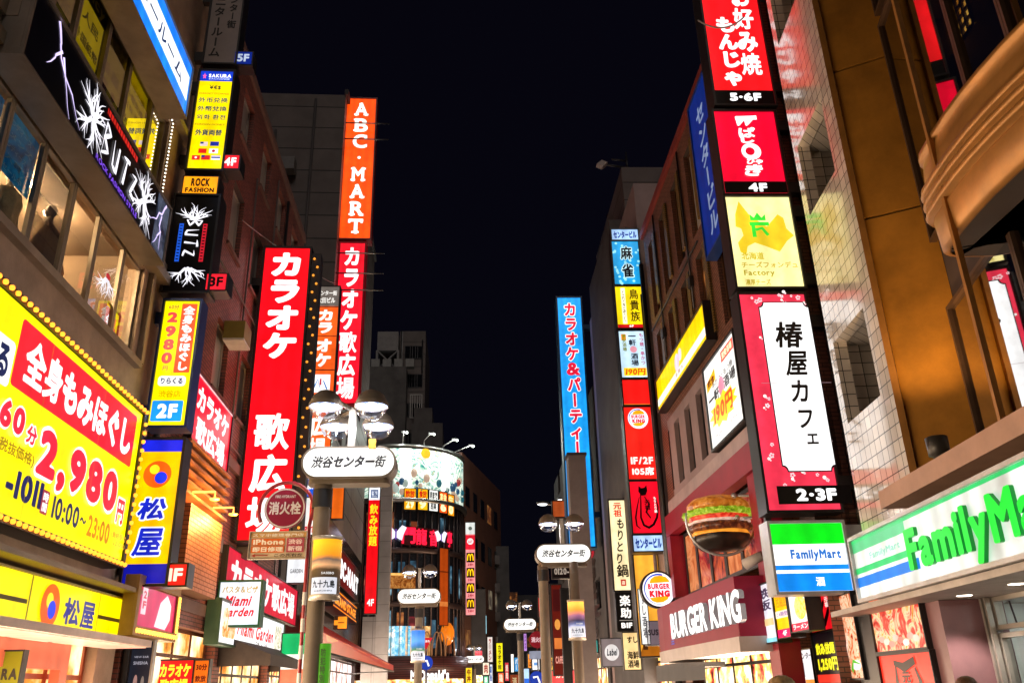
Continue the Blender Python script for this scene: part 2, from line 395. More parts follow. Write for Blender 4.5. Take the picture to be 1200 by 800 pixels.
def text_rect(mb, txt, x0, z0, x1, z1, y, m, b=0.03, res=44, sh=0.0, slab=False, sp=0.0, thick=0):
    """one line of lettering stretched to fill a rectangle"""
    lay = layout(txt, b, res, slab, sp); vs_ = [(v[0] + ox, v[1]) for V, T, ox in lay for v in V]
    if not vs_: return
    vs_ = [(x + z * sh, z) for x, z in vs_]
    bx0, bx1 = min(v[0] for v in vs_), max(v[0] for v in vs_); bz0, bz1 = min(v[1] for v in vs_), max(v[1] for v in vs_)
    sx = (x1 - x0) / (bx1 - bx0); sz = (z1 - z0) / max(bz1 - bz0, 1e-6)
    for V, T, ox in lay:
        if not V: continue
        P = [(x0 + (v[0] + ox + v[1] * sh - bx0) * sx, y, z0 + (v[1] - bz0) * sz) for v in V]
        mb.add(P, T, m)
        if thick:
            n = len(P); cnt = {}
            for t in T:
                for a, c in ((t[0], t[1]), (t[1], t[2]), (t[2], t[0])): cnt[tuple(sorted((a, c)))] = cnt.get(tuple(sorted((a, c))), 0) + 1
            mb.add(P + [(p[0], p[1] + thick, p[2]) for p in P], [(a, c, c + n, a + n) for (a, c), k in cnt.items() if k == 1], m + 1)
def text_col(mb, txt, x0, z0, x1, z1, y, m, b=0.03, res=44, sh=0.0, slab=False, fill=0.96):
    """a vertical column of lettering, one cell per letter"""
    n = len(txt); ch_h = (z1 - z0) / n
    for i, ch in enumerate(txt):
        if ch == ' ': continue
        V, T, bb, adv = glyph(ch, b, res, slab)
        if not V: continue
        cz1 = z1 - i * ch_h; cz0 = cz1 - ch_h
        if ord(ch) > 0x2E80 and ch not in '・':
            if ch in 'ー～': V = [(0.5 - (v[1] - 0.38), 0.38 - (v[0] - 0.5)) for v in V]
            P = [(x0 + (x1 - x0) * v[0], cz0 + ch_h * (0.02 + fill * (v[1] + 0.12))) for v in V]
        else:
            ww, hh = bb[2] - bb[0], bb[3] - bb[1]
            if hh < 0.35: s_ = ch_h * 0.9; P = [((x0 + x1) / 2 + (v[0] - (bb[0] + bb[2]) / 2) * s_, (cz0 + cz1) / 2 + (v[1] - (bb[1] + bb[3]) / 2) * s_) for v in V]
            else: P = [(x0 + (x1 - x0) * (v[0] - bb[0]) / ww, cz0 + ch_h * (0.08 + 0.84 * (v[1] - bb[1]) / hh)) for v in V]
        mb.add([(p[0] + (p[1] - (z0 + z1) / 2) * sh, y, p[1]) for p in P], T, m)
def stroke(mb, pts, w, y, m, taper=False):
    """a brush stroke through pts (x, z)"""
    n = len(pts); Lf, Rt = [], []
    for i, p in enumerate(pts):
        a, c = pts[max(i - 1, 0)], pts[min(i + 1, n - 1)]; dx, dz = c[0] - a[0], c[1] - a[1]; l = math.hypot(dx, dz) + 1e-9
        ww = w / 2 * ((math.sin(math.pi * (i + 0.6) / (n + 0.6)) if taper == 2 else 1 - 0.9 * i / (n - 1)) if taper else 1)
        Lf.append((p[0] - dz / l * ww, y, p[1] + dx / l * ww)); Rt.append((p[0] + dz / l * ww, y, p[1] - dx / l * ww))
    mb.add(Lf + Rt, [(i, i + 1, n + i + 1, n + i) for i in range(n - 1)], m)
def circ(cx, cz, rx, rz=None, n=28, a0=0, a1=360):
    rz = rx if rz is None else rz
    return [(cx + rx * math.cos(R(a0 + (a1 - a0) * i / n)), cz + rz * math.sin(R(a0 + (a1 - a0) * i / n))) for i in range(n + (0 if a1 - a0 == 360 else 1))]
def rrect(x0, z0, x1, z1, r, n=5):
    o = []
    for cx, cz, a in ((x1 - r, z1 - r, 0), (x0 + r, z1 - r, 90), (x0 + r, z0 + r, 180), (x1 - r, z0 + r, 270)):
        o += [(cx + r * math.cos(R(a + 90 * i / n)), cz + r * math.sin(R(a + 90 * i / n))) for i in range(n + 1)]
    return o

# ------------------------------------------------------------------ signs
def cmat(c, k=1.15):
    if not isinstance(c, str): return c
    if c.startswith('!'): return paint(c[1:], 0.45, 0, 0.12)
    if '*' in c: c, kk = c.split('*'); k = float(kk)
    return em(c, k)
def corners(fr, q, y=0.0):
    p = [fr.pix(*c, y) for c in q]
    return ((p[0][0] + p[3][0]) / 2, (p[2][1] + p[3][1]) / 2, (p[1][0] + p[2][0]) / 2, (p[0][1] + p[1][1]) / 2)
def art(t, els, x0, z0, x1, z1, y, dk=1.15, parent=None, names=('lettering', 'artwork')):
    """put drawn elements, given in fractions from the top left, on a face"""
    W, H = x1 - x0, z1 - z0; A, B = MB(), MB(); ma, mbm = [], []
    def mi(lst, c):
        mt = cmat(c, dk)
        if mt not in lst: lst.append(mt)
        return lst.index(mt)
    X = lambda a: x0 + W * a
    Z = lambda a: z1 - H * a
    for i, e in enumerate(els):
        yy = y - 0.0035 * (i + 1); k = e[0]; op = e[-1] if isinstance(e[-1], dict) else {}
        if k in 'tv':
            f = text_rect if k == 't' else text_col; c = e[6]
            f(A, e[1], X(e[2]), Z(e[5]), X(e[4]), Z(e[3]), yy, mi(ma, c), **op)
        elif k == 'r': B.rect(X(e[1]), X(e[3]), Z(e[4]), Z(e[2]), yy, mi(mbm, e[5]))
        elif k == 'R': B.poly(rrect(X(e[1]), Z(e[4]), X(e[3]), Z(e[2]), e[6] * W), yy, mi(mbm, e[5]))
        elif k == 'c': B.poly(circ(X(e[1]), Z(e[2]), e[3] * W), yy, mi(mbm, e[4]))
        elif k == 'e': B.poly(circ(X(e[1]), Z(e[2]), e[3] * W, e[4] * H), yy, mi(mbm, e[5]))
        elif k == 'p': B.poly([(X(a), Z(b_)) for a, b_ in e[1]], yy, mi(mbm, e[2]))
        elif k == 's': stroke(B, [(X(a), Z(b_)) for a, b_ in e[1]], e[2] * W, yy, mi(mbm, e[3]), op.get('taper', False))
    if B.f: t.part(names[1], B, mbm, parent, raw=True)
    if A.f: t.part(names[0], A, ma, parent, raw=True)
def sign(name, label, cat, fr, q, els, panel, depth=0.3, group=None, case=CASE, rim=0.05, k=1.15, lip=0.03, arms=None, dk=None):
    x0, z0, x1, z1 = corners(fr, q) if len(q[0:1]) and isinstance(q[0], tuple) else q
    t = Thing(name, label, cat, fr, ((x0 + x1) / 2, depth / 2, z0), group)
    b = MB().box(x0 - rim, x1 + rim, 0.012, depth, z0 - rim, z1 + rim)
    b.frame(x0 - rim, x1 + rim, z0 - rim, z1 + rim, rim * 0.9, -lip, 0.010)
    if arms:   # brackets that hold a projecting sign to its wall: (side, length)
        sd, ln = arms
        for f in (0.12, 0.88):
            zz = z0 + (z1 - z0) * f
            if sd < 0: b.box(x0 - rim - ln, x0 - rim, depth * 0.3, depth * 0.7, zz - 0.12, zz + 0.12)
            else: b.box(x1 + rim, x1 + rim + ln, depth * 0.3, depth * 0.7, zz - 0.12, zz + 0.12)
    t.part('casing', b, case)
    if panel is not None: t.part('panel', MB().rect(x0, x1, z0, z1, 0.004), cmat(panel, k))
    t.rect = (x0, z0, x1, z1)
    art(t, els, x0, z0, x1, z1, 0.003, dk or k)
    return t
def tag_box(t, q, col, txt, tcol, depth=0.3, name='floor_tag', k=1.1):
    """small lit floor number fixed to a sign"""
    x0, z0, x1, z1 = corners(t.fr, q)
    o = t.part(name, MB().box(x0 - .03, x1 + .03, 0.012, depth, z0 - .03, z1 + .03), CASE)
    p = MB().rect(x0, x1, z0, z1, 0.002); t.part('tag_face', p, cmat(col, k), o)
    A = MB(); text_rect(A, txt, x0 + (x1 - x0) * .15, z0 + (z1 - z0) * .18, x1 - (x1 - x0) * .15, z1 - (z1 - z0) * .18, -0.003, 0, 0.045)
    t.part('lettering', A, cmat(tcol, k), o, raw=True)
def wallgrid(mb, x0, x1, z0, z1, holes, y=0.0, rec=0.25, m=0, mrev=0):
    """a wall face with rectangular openings and their reveals"""
    xs = sorted({x0, x1, *[c for h in holes for c in (h[0], h[1])]}); zs = sorted({z0, z1, *[c for h in holes for c in (h[2], h[3])]})
    for a, b in zip(xs, xs[1:]):
        for c, d in zip(zs, zs[1:]):
            cx, cz = (a + b) / 2, (c + d) / 2
            if any(h[0] < cx < h[1] and h[2] < cz < h[3] for h in holes): continue
            mb.rect(a, b, c, d, y, m)
    for h in holes:
        a, b, c, d = h[:4]
        mb.quad((a, y, c), (a, y + rec, c), (a, y + rec, d), (a, y, d), mrev); mb.quad((b, y, c), (b, y + rec, c), (b, y + rec, d), (b, y, d), mrev)
        mb.quad((a, y, d), (b, y, d), (b, y + rec, d), (a, y + rec, d), mrev); mb.quad((a, y, c), (b, y, c), (b, y + rec, c), (a, y + rec, c), mrev)
def shell(mb, x0, x1, z1, depth, y0=0.0, z0=0.0, m=0, mroof=0):
    """sides, back and roof behind a facade"""
    mb.quad((x0, y0, z0), (x0, y0 + depth, z0), (x0, y0 + depth, z1), (x0, y0, z1), m); mb.quad((x1, y0, z0), (x1, y0 + depth, z0), (x1, y0 + depth, z1), (x1, y0, z1), m)
    mb.quad((x0, y0 + depth, z0), (x1, y0 + depth, z0), (x1, y0 + depth, z1), (x0, y0 + depth, z1), m)
    mb.quad((x0, y0, z1), (x1, y0, z1), (x1, y0 + depth, z1), (x0, y0 + depth, z1), mroof)
def window(t, x0, x1, z0, z1, y, pane, frame=DARKSTEEL, ft=0.06, bars=(), name='window'):
    f = MB().frame(x0, x1, z0, z1, ft, y - 0.03, y + 0.03)
    for kind, v in bars:
        if kind == 'v': f.box(v - ft / 2, v + ft / 2, y - 0.025, y + 0.025, z0 + ft, z1 - ft)
        else: f.box(x0 + ft, x1 - ft, y - 0.022, y + 0.022, v - ft / 2, v + ft / 2)
    w = t.part(name, f, frame); t.part('pane', MB().rect(x0 + ft * .5, x1 - ft * .5, z0 + ft * .5, z1 - ft * .5, y + 0.005), pane, w)
    return w
def shopfront(t, x0, x1, z0, z1, y, pane, n=4, frame=DARKSTEEL):
    glow = litwin('fill_glow', ['#c88a50', '#ffd9a8', '#fff0dc', '#ffb070'], 17, .7)  # unseen glowing panels added low in the shopfronts to brighten the facades
    for i in range(n):
        a, c = x0 + (x1 - x0) * i / n, x0 + (x1 - x0) * (i + 1) / n; t.part('fill_glow', MB().rect(a + .12, c - .12, z0 + .12, 1.56, y - .012), glow)
    return window(t, x0, x1, z0, z1, y, pane, frame, 0.07, [('v', x0 + (x1 - x0) * i / n) for i in range(1, n)] + [('h', z1 - 0.55)], 'shop_window')
# ================================================================== ground
pave = masonry('street_paving', (0.11, 0.105, 0.10), (0.15, 0.14, 0.13), (0.05, 0.05, 0.05), 0.6, 0.3, 0.008, 0.35)
_gm, _gt, _gp = newmat('paving_ground'); 
_tc = _gt.nodes.new('ShaderNodeTexCoord'); _bt = _gt.nodes.new('ShaderNodeTexBrick'); _bt.inputs['Scale'].default_value = 1.6
_bt.inputs['Color1'].default_value = (.10, .095, .09, 1); _bt.inputs['Color2'].default_value = (.15, .14, .13, 1); _bt.inputs['Mortar'].default_value = (.04, .04, .04, 1); _bt.inputs['Mortar Size'].default_value = .012
_gt.links.new(_tc.outputs['Object'], _bt.inputs['Vector']); _gt.links.new(_bt.outputs['Color'], _gp.inputs['Base Color']); _gp.inputs['Roughness'].default_value = 0.38
g = MB().quad((-600, -300, 0), (600, -300, 0), (600, 1200, 0), (-600, 1200, 0)); solo('ground', None, None, g, _gm, kind='structure')
for sd, fr, nm in ((1, L(0.9), 'kerb'), (-1, RR(0.9), 'kerb')):
    b = MB()
    if sd > 0: b.box(0, 80, 0.0, 0.16, 0.0, 0.1)
    else: b.box(-80, -17, 0.0, 0.16, 0.0, 0.1)
    solo(nm, None, None, b, paint((.3, .29, .28), .7), fr, kind='structure')

# ================================================================== materials of the buildings
BRICK = masonry('red_brick', (0.36, 0.115, 0.085), (0.26, 0.08, 0.06), (0.10, 0.075, 0.07), 0.30, 0.085, 0.010, 0.55)
BRICK2 = masonry('brown_brick', (0.26, 0.105, 0.065), (0.19, 0.08, 0.05), (0.07, 0.05, 0.04), 0.26, 0.08, 0.009, 0.5)
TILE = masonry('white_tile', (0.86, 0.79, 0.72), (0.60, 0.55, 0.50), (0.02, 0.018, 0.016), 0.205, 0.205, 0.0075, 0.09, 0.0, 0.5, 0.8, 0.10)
STONE = paint((0.42, 0.30, 0.22), 0.55, 0, 0.3, 2.0, 0.35, 25)
GREYCLAD = masonry('grey_cladding', (0.20, 0.165, 0.155), (0.16, 0.135, 0.13), (0.05, 0.05, 0.05), 30.0, 1.3, 0.03, 0.6, 0.0, 0.3)
CONC = paint((0.16, 0.145, 0.14), 0.75, 0, 0.35, 0.8, 0.2, 12)
DARKCONC = paint((0.09, 0.085, 0.09), 0.75, 0, 0.35, 0.8, 0.2, 12)
PINKWALL = paint((0.33, 0.25, 0.26), 0.6, 0, 0.25, 0.7, 0.12, 20)
COPPER = paint((0.50, 0.22, 0.03), 0.45, 0.3, 0.38, 1.1, 0.1, 5)
BLACKGLOSS = paint((0.02, 0.02, 0.022), 0.12, 0.0, 0.3, 1.0, spec=0.8)
BKRED = paint((0.30, 0.008, 0.03), 0.45, 0, 0.2, 2.0)
WARMROOM = litwin('warm_shop', ['#3a1c08', '#c8762a', '#ffd9a0', '#fff0d8'], 1.5, 1.1)
WHITEROOM = litwin('white_shop', ['#6a6f70', '#cfd8d4', '#ffffff'], 5, 0.8)
MIXROOM = litwin('busy_shop', ['#1a0d10', '#c23a2a', '#f0c060', '#fff2dc', '#3a70a0'], 1.6, 2.2)
DIMROOM = litwin('dim_room', ['#0c0808', '#3a2012', '#b06a30'], 0.7, 1.6)

# ================================================================== left corner shop building
t = Thing('shop_building', 'brown stone corner building with a band of clothing shop windows', 'building', L(), (8, 4, 0)); T1 = t
hol3 = (4.2, 14.0, 7.12, 8.82); hol4 = (9.15, 14.06, 10.5, 12.08); hol1 = (3.0, 14.5, 0.15, 2.52)
b = MB(); wallgrid(b, 1.5, 15.25, 0, 21, [hol3, hol4, hol1], 0, 0.3); shell(b, 1.5, 15.25, 21, 9)
t.part('wall', b, STONE)
b = MB(); b.box(1.5, 14.75, -0.22, 0.0, 8.84, 9.02); b.box(1.5, 14.75, -0.12, 0.0, 9.02, 9.28); b.box(8.25, 8.95, -0.3, 0, 9.28, 13.4); b.box(8.0, 8.25, -0.16, 0, 9.28, 13.4)
b.box(1.5, 14.2, -0.12, 0.0, 6.98, 7.1); b.box(1.5, 15.1, -0.16, 0, 12.2, 12.34); b.box(14.2, 14.32, -.1, 0, 7.1, 8.84)
t.part('ledge', b, BEIGE)
mul = [4.2, 5.2, 6.2, 7.2, 8.2, 9.2, 10.16, 11.15, 12.12, 13.2, 14.0]
FRAMEM = paint((0.36, 0.30, 0.24), 0.45, 0.3, 0.2)
for a, c in zip(mul, mul[1:]): window(t, a + 0.005, c - 0.005, 7.125, 8.815, 0.10, GLASS, FRAMEM, 0.055)
for a, c in zip([9.2, 10.22, 11.25, 12.2, 13.35], [10.22, 11.25, 12.2, 13.35, 14.05]): window(t, a + .005, c - .005, 10.505, 12.075, 0.10, GLASS, FRAMEM, 0.05)
# rooms behind the windows
ROOM = paint((0.17, 0.115, 0.075), 0.8, 0, 0.35, 0.9); ROOMD = paint((0.16, 0.12, 0.08), 0.8, 0, 0.35, 0.9)
b = MB(); b.quad((4.2, .31, 7.1), (14.04, .31, 7.1), (14.04, 3.2, 7.1), (4.2, 3.2, 7.1)); b.quad((4.2, .31, 9.1), (14.04, .31, 9.1), (14.04, 3.2, 9.1), (4.2, 3.2, 9.1))
b.rect(4.2, 14.04, 7.1, 9.1, 3.2); b.quad((14.04, .31, 7.1), (14.04, 3.2, 7.1), (14.04, 3.2, 9.1), (14.04, .31, 9.1))
t.part('shop_room', b, ROOM)
b = MB(); b.rect(9.1, 14.1, 10.3, 12.5, 1.9); b.quad((9.1, .31, 12.5), (14.1, .31, 12.5), (14.1, 1.9, 12.5), (9.1, 1.9, 12.5)); t.part('exchange_room', b, ROOMD)
for i, (x, y_, kk) in enumerate([(6.4, 1.2, 2), (8.6, 1.4, 2.5), (10.6, 1.3, 3), (11.6, 1.0, 9), (12.5, 1.1, 10), (11.4, 2.2, 7), (13.4, 1.6, 3)]):
    lp = t.part('ceiling_spot', MB().lathe([(0.0, 9.03), (0.075, 9.03), (0.09, 9.08)], x, y_, 0, 12), em('#ffd9a0', 6 + kk * 2, 0))
    ld = bpy.data.lights.new('spot_glow', 'POINT'); ld.energy = 5 * kk; ld.color = (1, .66, .34); ld.shadow_soft_size = .08
    lo = bpy.data.objects.new('spot_glow', ld); COL.objects.link(lo); lo.location = L().w(x, y_, 8.9)
# clothes on show behind the glass
def garment(x, y, z, h, col, lab, lean=0.0):
    th = Thing('dress_form', lab, 'mannequin', L(), (x, y, 7.11))
    m = MB(); prof = [(0.05, z), (0.16, z + .04), (0.19, z + h * .25), (0.155, z + h * .5), (0.2, z + h * .78), (0.17, z + h * .92), (0.07, z + h)]
    m.lathe([(r * 1.0, zz) for r, zz in prof], x, y, 0, 18, jitter=lambda a, zz: 0.10 * math.sin(5 * a + zz * 3) + 0.22 * math.cos(2 * a))
    m.tube([(x - .2, y, z + h * .86), (x - .3, y, z + h * .5), (x - .27, y - .05, z + h * .15)], [.06, .055, .045]); m.tube([(x + .2, y, z + h * .86), (x + .31, y, z + h * .5), (x + .27, y - .05, z + h * .15)], [.06, .055, .045])
    th.part('jacket', m, paint(col, .8, 0, .5, 6, .4, 30))
    th.part('stand', MB().tube([(x, y, 7.11), (x, y, z + .03)], .018).lathe([(0, 7.14), (.17, 7.13), (.17, 7.11)], x, y), DARKSTEEL)
    th.part('neck', MB().tube([(x, y, z + h), (x, y, z + h + .12)], [.06, .05]).ball((x, y, z + h + .22), .1, sq=(.8, .95, 1.2)), paint((.5, .42, .34), .5))
garment(10.7, .75, 7.45, .95, (.30, .24, .16), 'mannequin in khaki coat behind the third floor glass')
garment(11.62, .6, 7.35, 1.0, (.55, .36, .2), 'mannequin in tan leather jacket under the bright spotlight')
garment(12.62, .95, 7.4, .9, (.42, .22, .12), 'mannequin in rust brown jacket near the flame emblem window')
garment(9.7, 1.0, 7.4, .9, (.12, .10, .09), 'mannequin in black jacket behind the blue poster')
for q, lab in (((4.3, 7.9, 5.15, 8.75), 'plain blue poster far along the clothing shop windows'),):
    pass
for i, (x0, x1, z0, z1, lab) in enumerate([(8.3, 9.12, 7.3, 8.7, 'large blue poster inside the window at the picture edge'), (9.3, 10.1, 7.85, 8.72, 'blue poster covering the upper half of a window')]):
    th = Thing('poster', lab, 'poster', L(), (x0, .15, z0)); th.part('sheet', MB().box(x0, x1, .145, .16, z0, z1), photo('blue', ['#0a2b4a', '#0f5f96', '#2f93c4', '#123a5c'], .22, 3.2))
    A = MB()
    for j in range(5): text_rect(A, rnd.choice(['レディース', 'メンズ', 'バッグ', '入荷', 'セール中']), x0 + .08, z1 - .2 - j * .16, x1 - .1 - .2 * rnd.random(), z1 - .1 - j * .16, .141, 0, .02, 30)
    th.part('lettering', A, paint('#9fc4d8', .5), raw=True)
for x0, x1, y_, lab in ((9.4, 11.0, 1.9, 'rail of hanging clothes deep behind the blue poster window'), (11.9, 13.8, 2.2, 'rail of hanging clothes behind the flame emblem window')):
    th = Thing('clothes_rail', lab, 'clothes rail', L(), ((x0 + x1) / 2, y_, 7.11)); b = MB().tube([(x0, y_, 7.12), (x0, y_, 8.75), (x1, y_, 8.75), (x1, y_, 7.12)], .025); th.part('rail', b, STEEL)
    for i in range(12):
        x = x0 + .1 + (x1 - x0 - .2) * i / 11; b = MB().box(x - .035, x + .035, y_ - .24, y_ + .24, 7.7 + .25 * rnd.random(), 8.6); b.prism([(x - .03, 8.6), (x + .03, 8.6), (x, 8.74)], y_ - .12, y_ + .12); th.part('garment', b, paint(rnd.choice([(.3, .05, .04), (.05, .05, .06), (.4, .36, .3), (.06, .08, .16), (.25, .16, .08)]), .85, 0, .4, 5))
# flame emblem on the window
def flames(mb, cx, cz, w, h, y, m, seed=1, up=1):
    q = random.Random(seed)
    for i in range(8):
        a = R(-62 + 124 * i / 7 + q.uniform(-8, 8)); ln = h * q.uniform(.42, .66); x = cx + w * .12 * math.sin(a); z = cz + up * h * .02
        pts = []
        for j in range(7):
            f = j / 6; bend = math.sin(f * 4.2 + i * 1.7) * .2 * w; pts.append((x + math.sin(a) * ln * f * w / h * 1.25 + bend * f, z + up * math.cos(a) * ln * f))
        stroke(mb, pts, w * .095, y + .0006 * i, m, True)
        for j0, sg in ((2, 1), (3, -1)):
            p0_, p1_ = pts[j0], pts[j0 + 2]; dx, dz = p1_[0] - p0_[0], p1_[1] - p0_[1]; stroke(mb, [(p0_[0] + dx * f - sg * dz * f * .55, p0_[1] + dz * f + sg * dx * f * .55) for f in (0, .35, .7, 1.05)], w * .055, y + .0006 * i - .0003, m, True)
    mb.poly(circ(cx, cz + up * h * .05, w * .08, h * .07, 12), y - .001, m)
m = MB(); flames(m, 12.72, 7.98, .52, .62, .072, 0, 5, -1); m.poly(circ(12.72, 8.02, .09, .05), .065, 1)
solo('window_sticker', 'white flame emblem stuck on the clothing shop glass', 'sticker', m, [em('#f4f4ff', .9), em('#c01020', .8)], L(), (12.72, .07, 7.7), raw=True)
# small yellow lettered panel low in the last pane
sign('window_panel', 'small yellow lettered panel in the last clothing shop pane', 'notice', L(-0.16), (13.0, 7.2, 13.62, 7.72), [('r', .06, .08, .52, .95, '#d04030*.7'), ('t', '全', .16, .3, .44, .72, '#ffffff*.9', {'b': .05}), ('t', '2', .62, .2, .84, .7, '#e04050*.8', {'b': .06})], '#f2d800', .02, k=.75, rim=.01)
# exchange sheets behind the fourth floor glass; their glow stands for light behind them
exs = [(9.25, 10.17, .12, [('t', '外貨', .1, .3, .9, .45, '!17120a'), ('t', '両替所', .05, .55, .95, .72, '!17120a')], 'dim yellow exchange sheet in the fourth floor window beside the pilaster'),
       (10.27, 11.2, .2, [('r', 0, 0, 1, .18, '!101430'), ('t', 'ncy', .3, .02, .95, .16, '!c8b040', {'b': .04}), ('t', '人民', .2, .3, .85, .44, '!17120a'), ('t', '外国紙幣', .05, .58, .95, .7, '!17120a')], 'dim yellow exchange sheet lettered ncy in dark blue'),
       (11.3, 12.15, .22, [('r', 0, 0, 1, .2, '!101430'), ('t', 'xch', .1, .02, .95, .18, '!c8b040', {'b': .04}), ('r', .1, .42, .4, .56, '!702018'), ('r', .5, .42, .85, .56, '!20202c'), ('r', .1, .64, .4, .78, '!803018'), ('c', .68, .71, .1, '!702018')], 'dim yellow exchange sheet with small printed flags'),
       (12.25, 13.28, .85, [('t', '外币兑换', .1, .12, .9, .22, '!3a3a20'), ('t', '外幣兌換', .1, .28, .9, .38, '!3a3a20'), ('t', '외화 환전', .1, .44, .9, .53, '!3a3a20'), ('t', '外貨両替', .1, .62, .9, .73, '!3a3a20'), ('r', .12, .8, .3, .88, '!b02020'), ('r', .4, .8, .58, .88, '!e8e8e8'), ('r', .68, .8, .86, .88, '!b02020')], 'brightly lit yellow exchange sheet of the fourth floor'),
       (13.4, 14.0, .45, [('t', '両替', .15, .2, .85, .36, '!3a3010')], 'narrow yellow exchange sheet in the last fourth floor pane')]
for x0, x1, kk, els, lab in exs: sign('exchange_sheet', lab, 'window sheet', L(-0.16), (x0, 10.5, x1, 12.02), els, '#ffd400', .02, k=kk, rim=.004, group='yellow exchange sheets')
# rope of little bulbs round the fourth floor windows
m = MB()
for i in range(56):
    x = 9.2 + i * .088; m.ball((x, -.04, 12.14 + .012 * math.sin(i)), .018, 0, 6)
for i in range(20): m.ball((14.12, -.04, 12.1 - i * .082), .018, 0, 6)
m.tube([(9.2, -.02, 12.14), (14.12, -.02, 12.14), (14.12, -.02, 10.5)], .012, 1, 6)
solo('light_rope', 'rope of tiny white bulbs along the fourth floor windows', 'light string', m, [em('#fff0d8', 2.2, 0), CASE], L(), (11, 0, 12.1))
# diner front on the ground floor
w = shopfront(T1, 3.0, 14.5, 0.15, 2.515, 0.2, WARMROOM, 9, paint((.45, .12, .06), .4))
b = MB(); b.box(7.0, 14.7, -0.75, 0.0, 2.40, 2.50); T1.part('canopy', b, paint((.75, .55, .45), .4))
b = MB(); b.box(13.2, 13.45, -.02, .12, .15, 2.39); b.box(11.0, 13.2, -.03, .12, 2.05, 2.39); T1.part('door_surround', b, em('#ff7a50', .55))
b = MB().box(7, 14.6, -.7, -.1, 2.385, 2.397); T1.part('canopy_light', b, em('#ffb090', 1.3))

# ================================================================== brick karaoke building
t = Thing('brick_building', 'dark red brick building with rows of small recessed windows', 'building', L(), (22, 4, 0)); TB = t
hs = [(x, x + 1.15, z, z + h) for z, h in ((8.3, 1.75), (12.05, 1.8), (15.3, 1.5)) for x in (16.2, 18.75, 21.2, 23.65, 26.1)]
ent = (16.6, 21.6, .1, 3.0); sh2 = (22.2, 28.0, .1, 2.7)
b = MB(); wallgrid(b, 15.5, 28.4, 0, 17.35, hs + [ent, sh2], 0, .32); shell(b, 15.5, 28.4, 17.35, 9)
t.part('wall', b, BRICK)
w = MB().frame(16.2, 17.35, 8.3, 10.05, .05, .2, .26)
def bw(h): return window(t, h[0] + .003, h[1] - .003, h[2] + .003, h[3] - .003, .16, PALEPANE, paint((.5, .46, .42), .5), .05)
for h in hs: bw(h)
b = MB()
for h in hs: b.box(h[0] - .08, h[1] + .08, -.06, .05, h[2] - .09, h[2] - .002)
b.box(15.5, 28.4, -.08, .2, 17.35, 17.6); b.box(15.5, 28.4, -.1, 0, 6.9, 7.15); b.box(15.5, 28.4, -.05, 0, 3.3, 3.55)
t.part('sill', b, paint((.22, .13, .11), .7))
b = MB(); b.box(17.0, 19.5, -.42, -.002, 3.6, 5.2)
ORWOOD = masonry('orange_brick', (.55, .20, .05), (.45, .16, .04), (.2, .08, .03), .3, .09, .01, .45)
t.part('porch', b, ORWOOD)
b = MB()
for i in range(6): b.box(16.6, 19.9, -.40, -.10, 5.35 + i * .2, 5.41 + i * .2)
t.part('louvre', b, paint((.5, .2, .07), .45))
shopfront(t, 16.6, 21.6, .1, 2.995, .25, WARMROOM, 4, paint((.2, .07, .03), .5)); shopfront(t, 22.2, 28.0, .1, 2.695, .25, WARMROOM, 5)
b = MB(); b.quad((21.9, 0, 3.05), (28.2, 0, 3.05), (28.2, -1.25, 2.55), (21.9, -1.25, 2.55)); b.quad((21.9, -1.25, 2.55), (28.2, -1.25, 2.55), (28.2, -1.25, 2.3), (21.9, -1.25, 2.3))
b.quad((21.9, 0, 3.05), (21.9, -1.25, 2.55), (21.9, -1.25, 2.3), (21.9, 0, 2.3)); b.quad((28.2, 0, 3.05), (28.2, -1.25, 2.55), (28.2, -1.25, 2.3), (28.2, 0, 2.3))
t.part('awning', b, paint((.05, .035, .03), .75, 0, .3, 4))
b = MB(); 
for x0, z0 in ((22.7, 4.95), (22.9, 6.05)): b.box(x0, x0 + .5, -.75, 0, z0, z0 + .45)
t.part('bracket', b, CONC)
b = MB(); b.box(19.3, 20.0, -.5, 0, 9.7, 10.15, 0); b.box(19.3, 20.0, -.5, 0, 9.64, 9.695, 1); t.part('wall_lamp', b, [paint((.32, .27, .05), .5), paint((.8, .8, .7), .4)])
b = MB(); b.tube([(15.6, -.06, .1), (15.6, -.06, 17)], .06); b.tube([(24.9, -.06, 5), (24.9, -.06, 17)], .05); t.part('drain_pipe', b, DARKSTEEL)

for x, e_ in ((17.4, 48), (19.0, 48)):
    o = t.part('porch_lamp', MB().lathe([(0, 5.33), (.09, 5.33), (.1, 5.36)], x, -.75, 0, 12).tube([(x, -.75, 5.36), (x, -.75, 5.5), (x, -.3, 5.5)], .02, 0, 6), em('#ffa040', 3, 0))
    ld = bpy.data.lights.new('porch_glow', 'POINT'); ld.energy = e_; ld.color = (1, .48, .14); ld.shadow_soft_size = .1; lo = bpy.data.objects.new('porch_glow', ld); COL.objects.link(lo); lo.location = L().w(x, -.85, 5.2)
b = MB()
for x, z0, z1 in ((20.75, 3.6, 15.2), (23.3, 7.2, 16.8), (27.6, 3.6, 16.5)): b.tube([(x, -.05, z0), (x, -.05, z1)], .028, 0, 6); b.box(x - .12, x + .12, -.12, -.01, z0 + 1.2, z0 + 1.55)
for z in (7.4, 11.2): b.tube([(15.8, -.06, z), (28.2, -.06, z + .05)], .022, 0, 6)
t.part('conduit', b, paint((.2, .17, .16), .5))
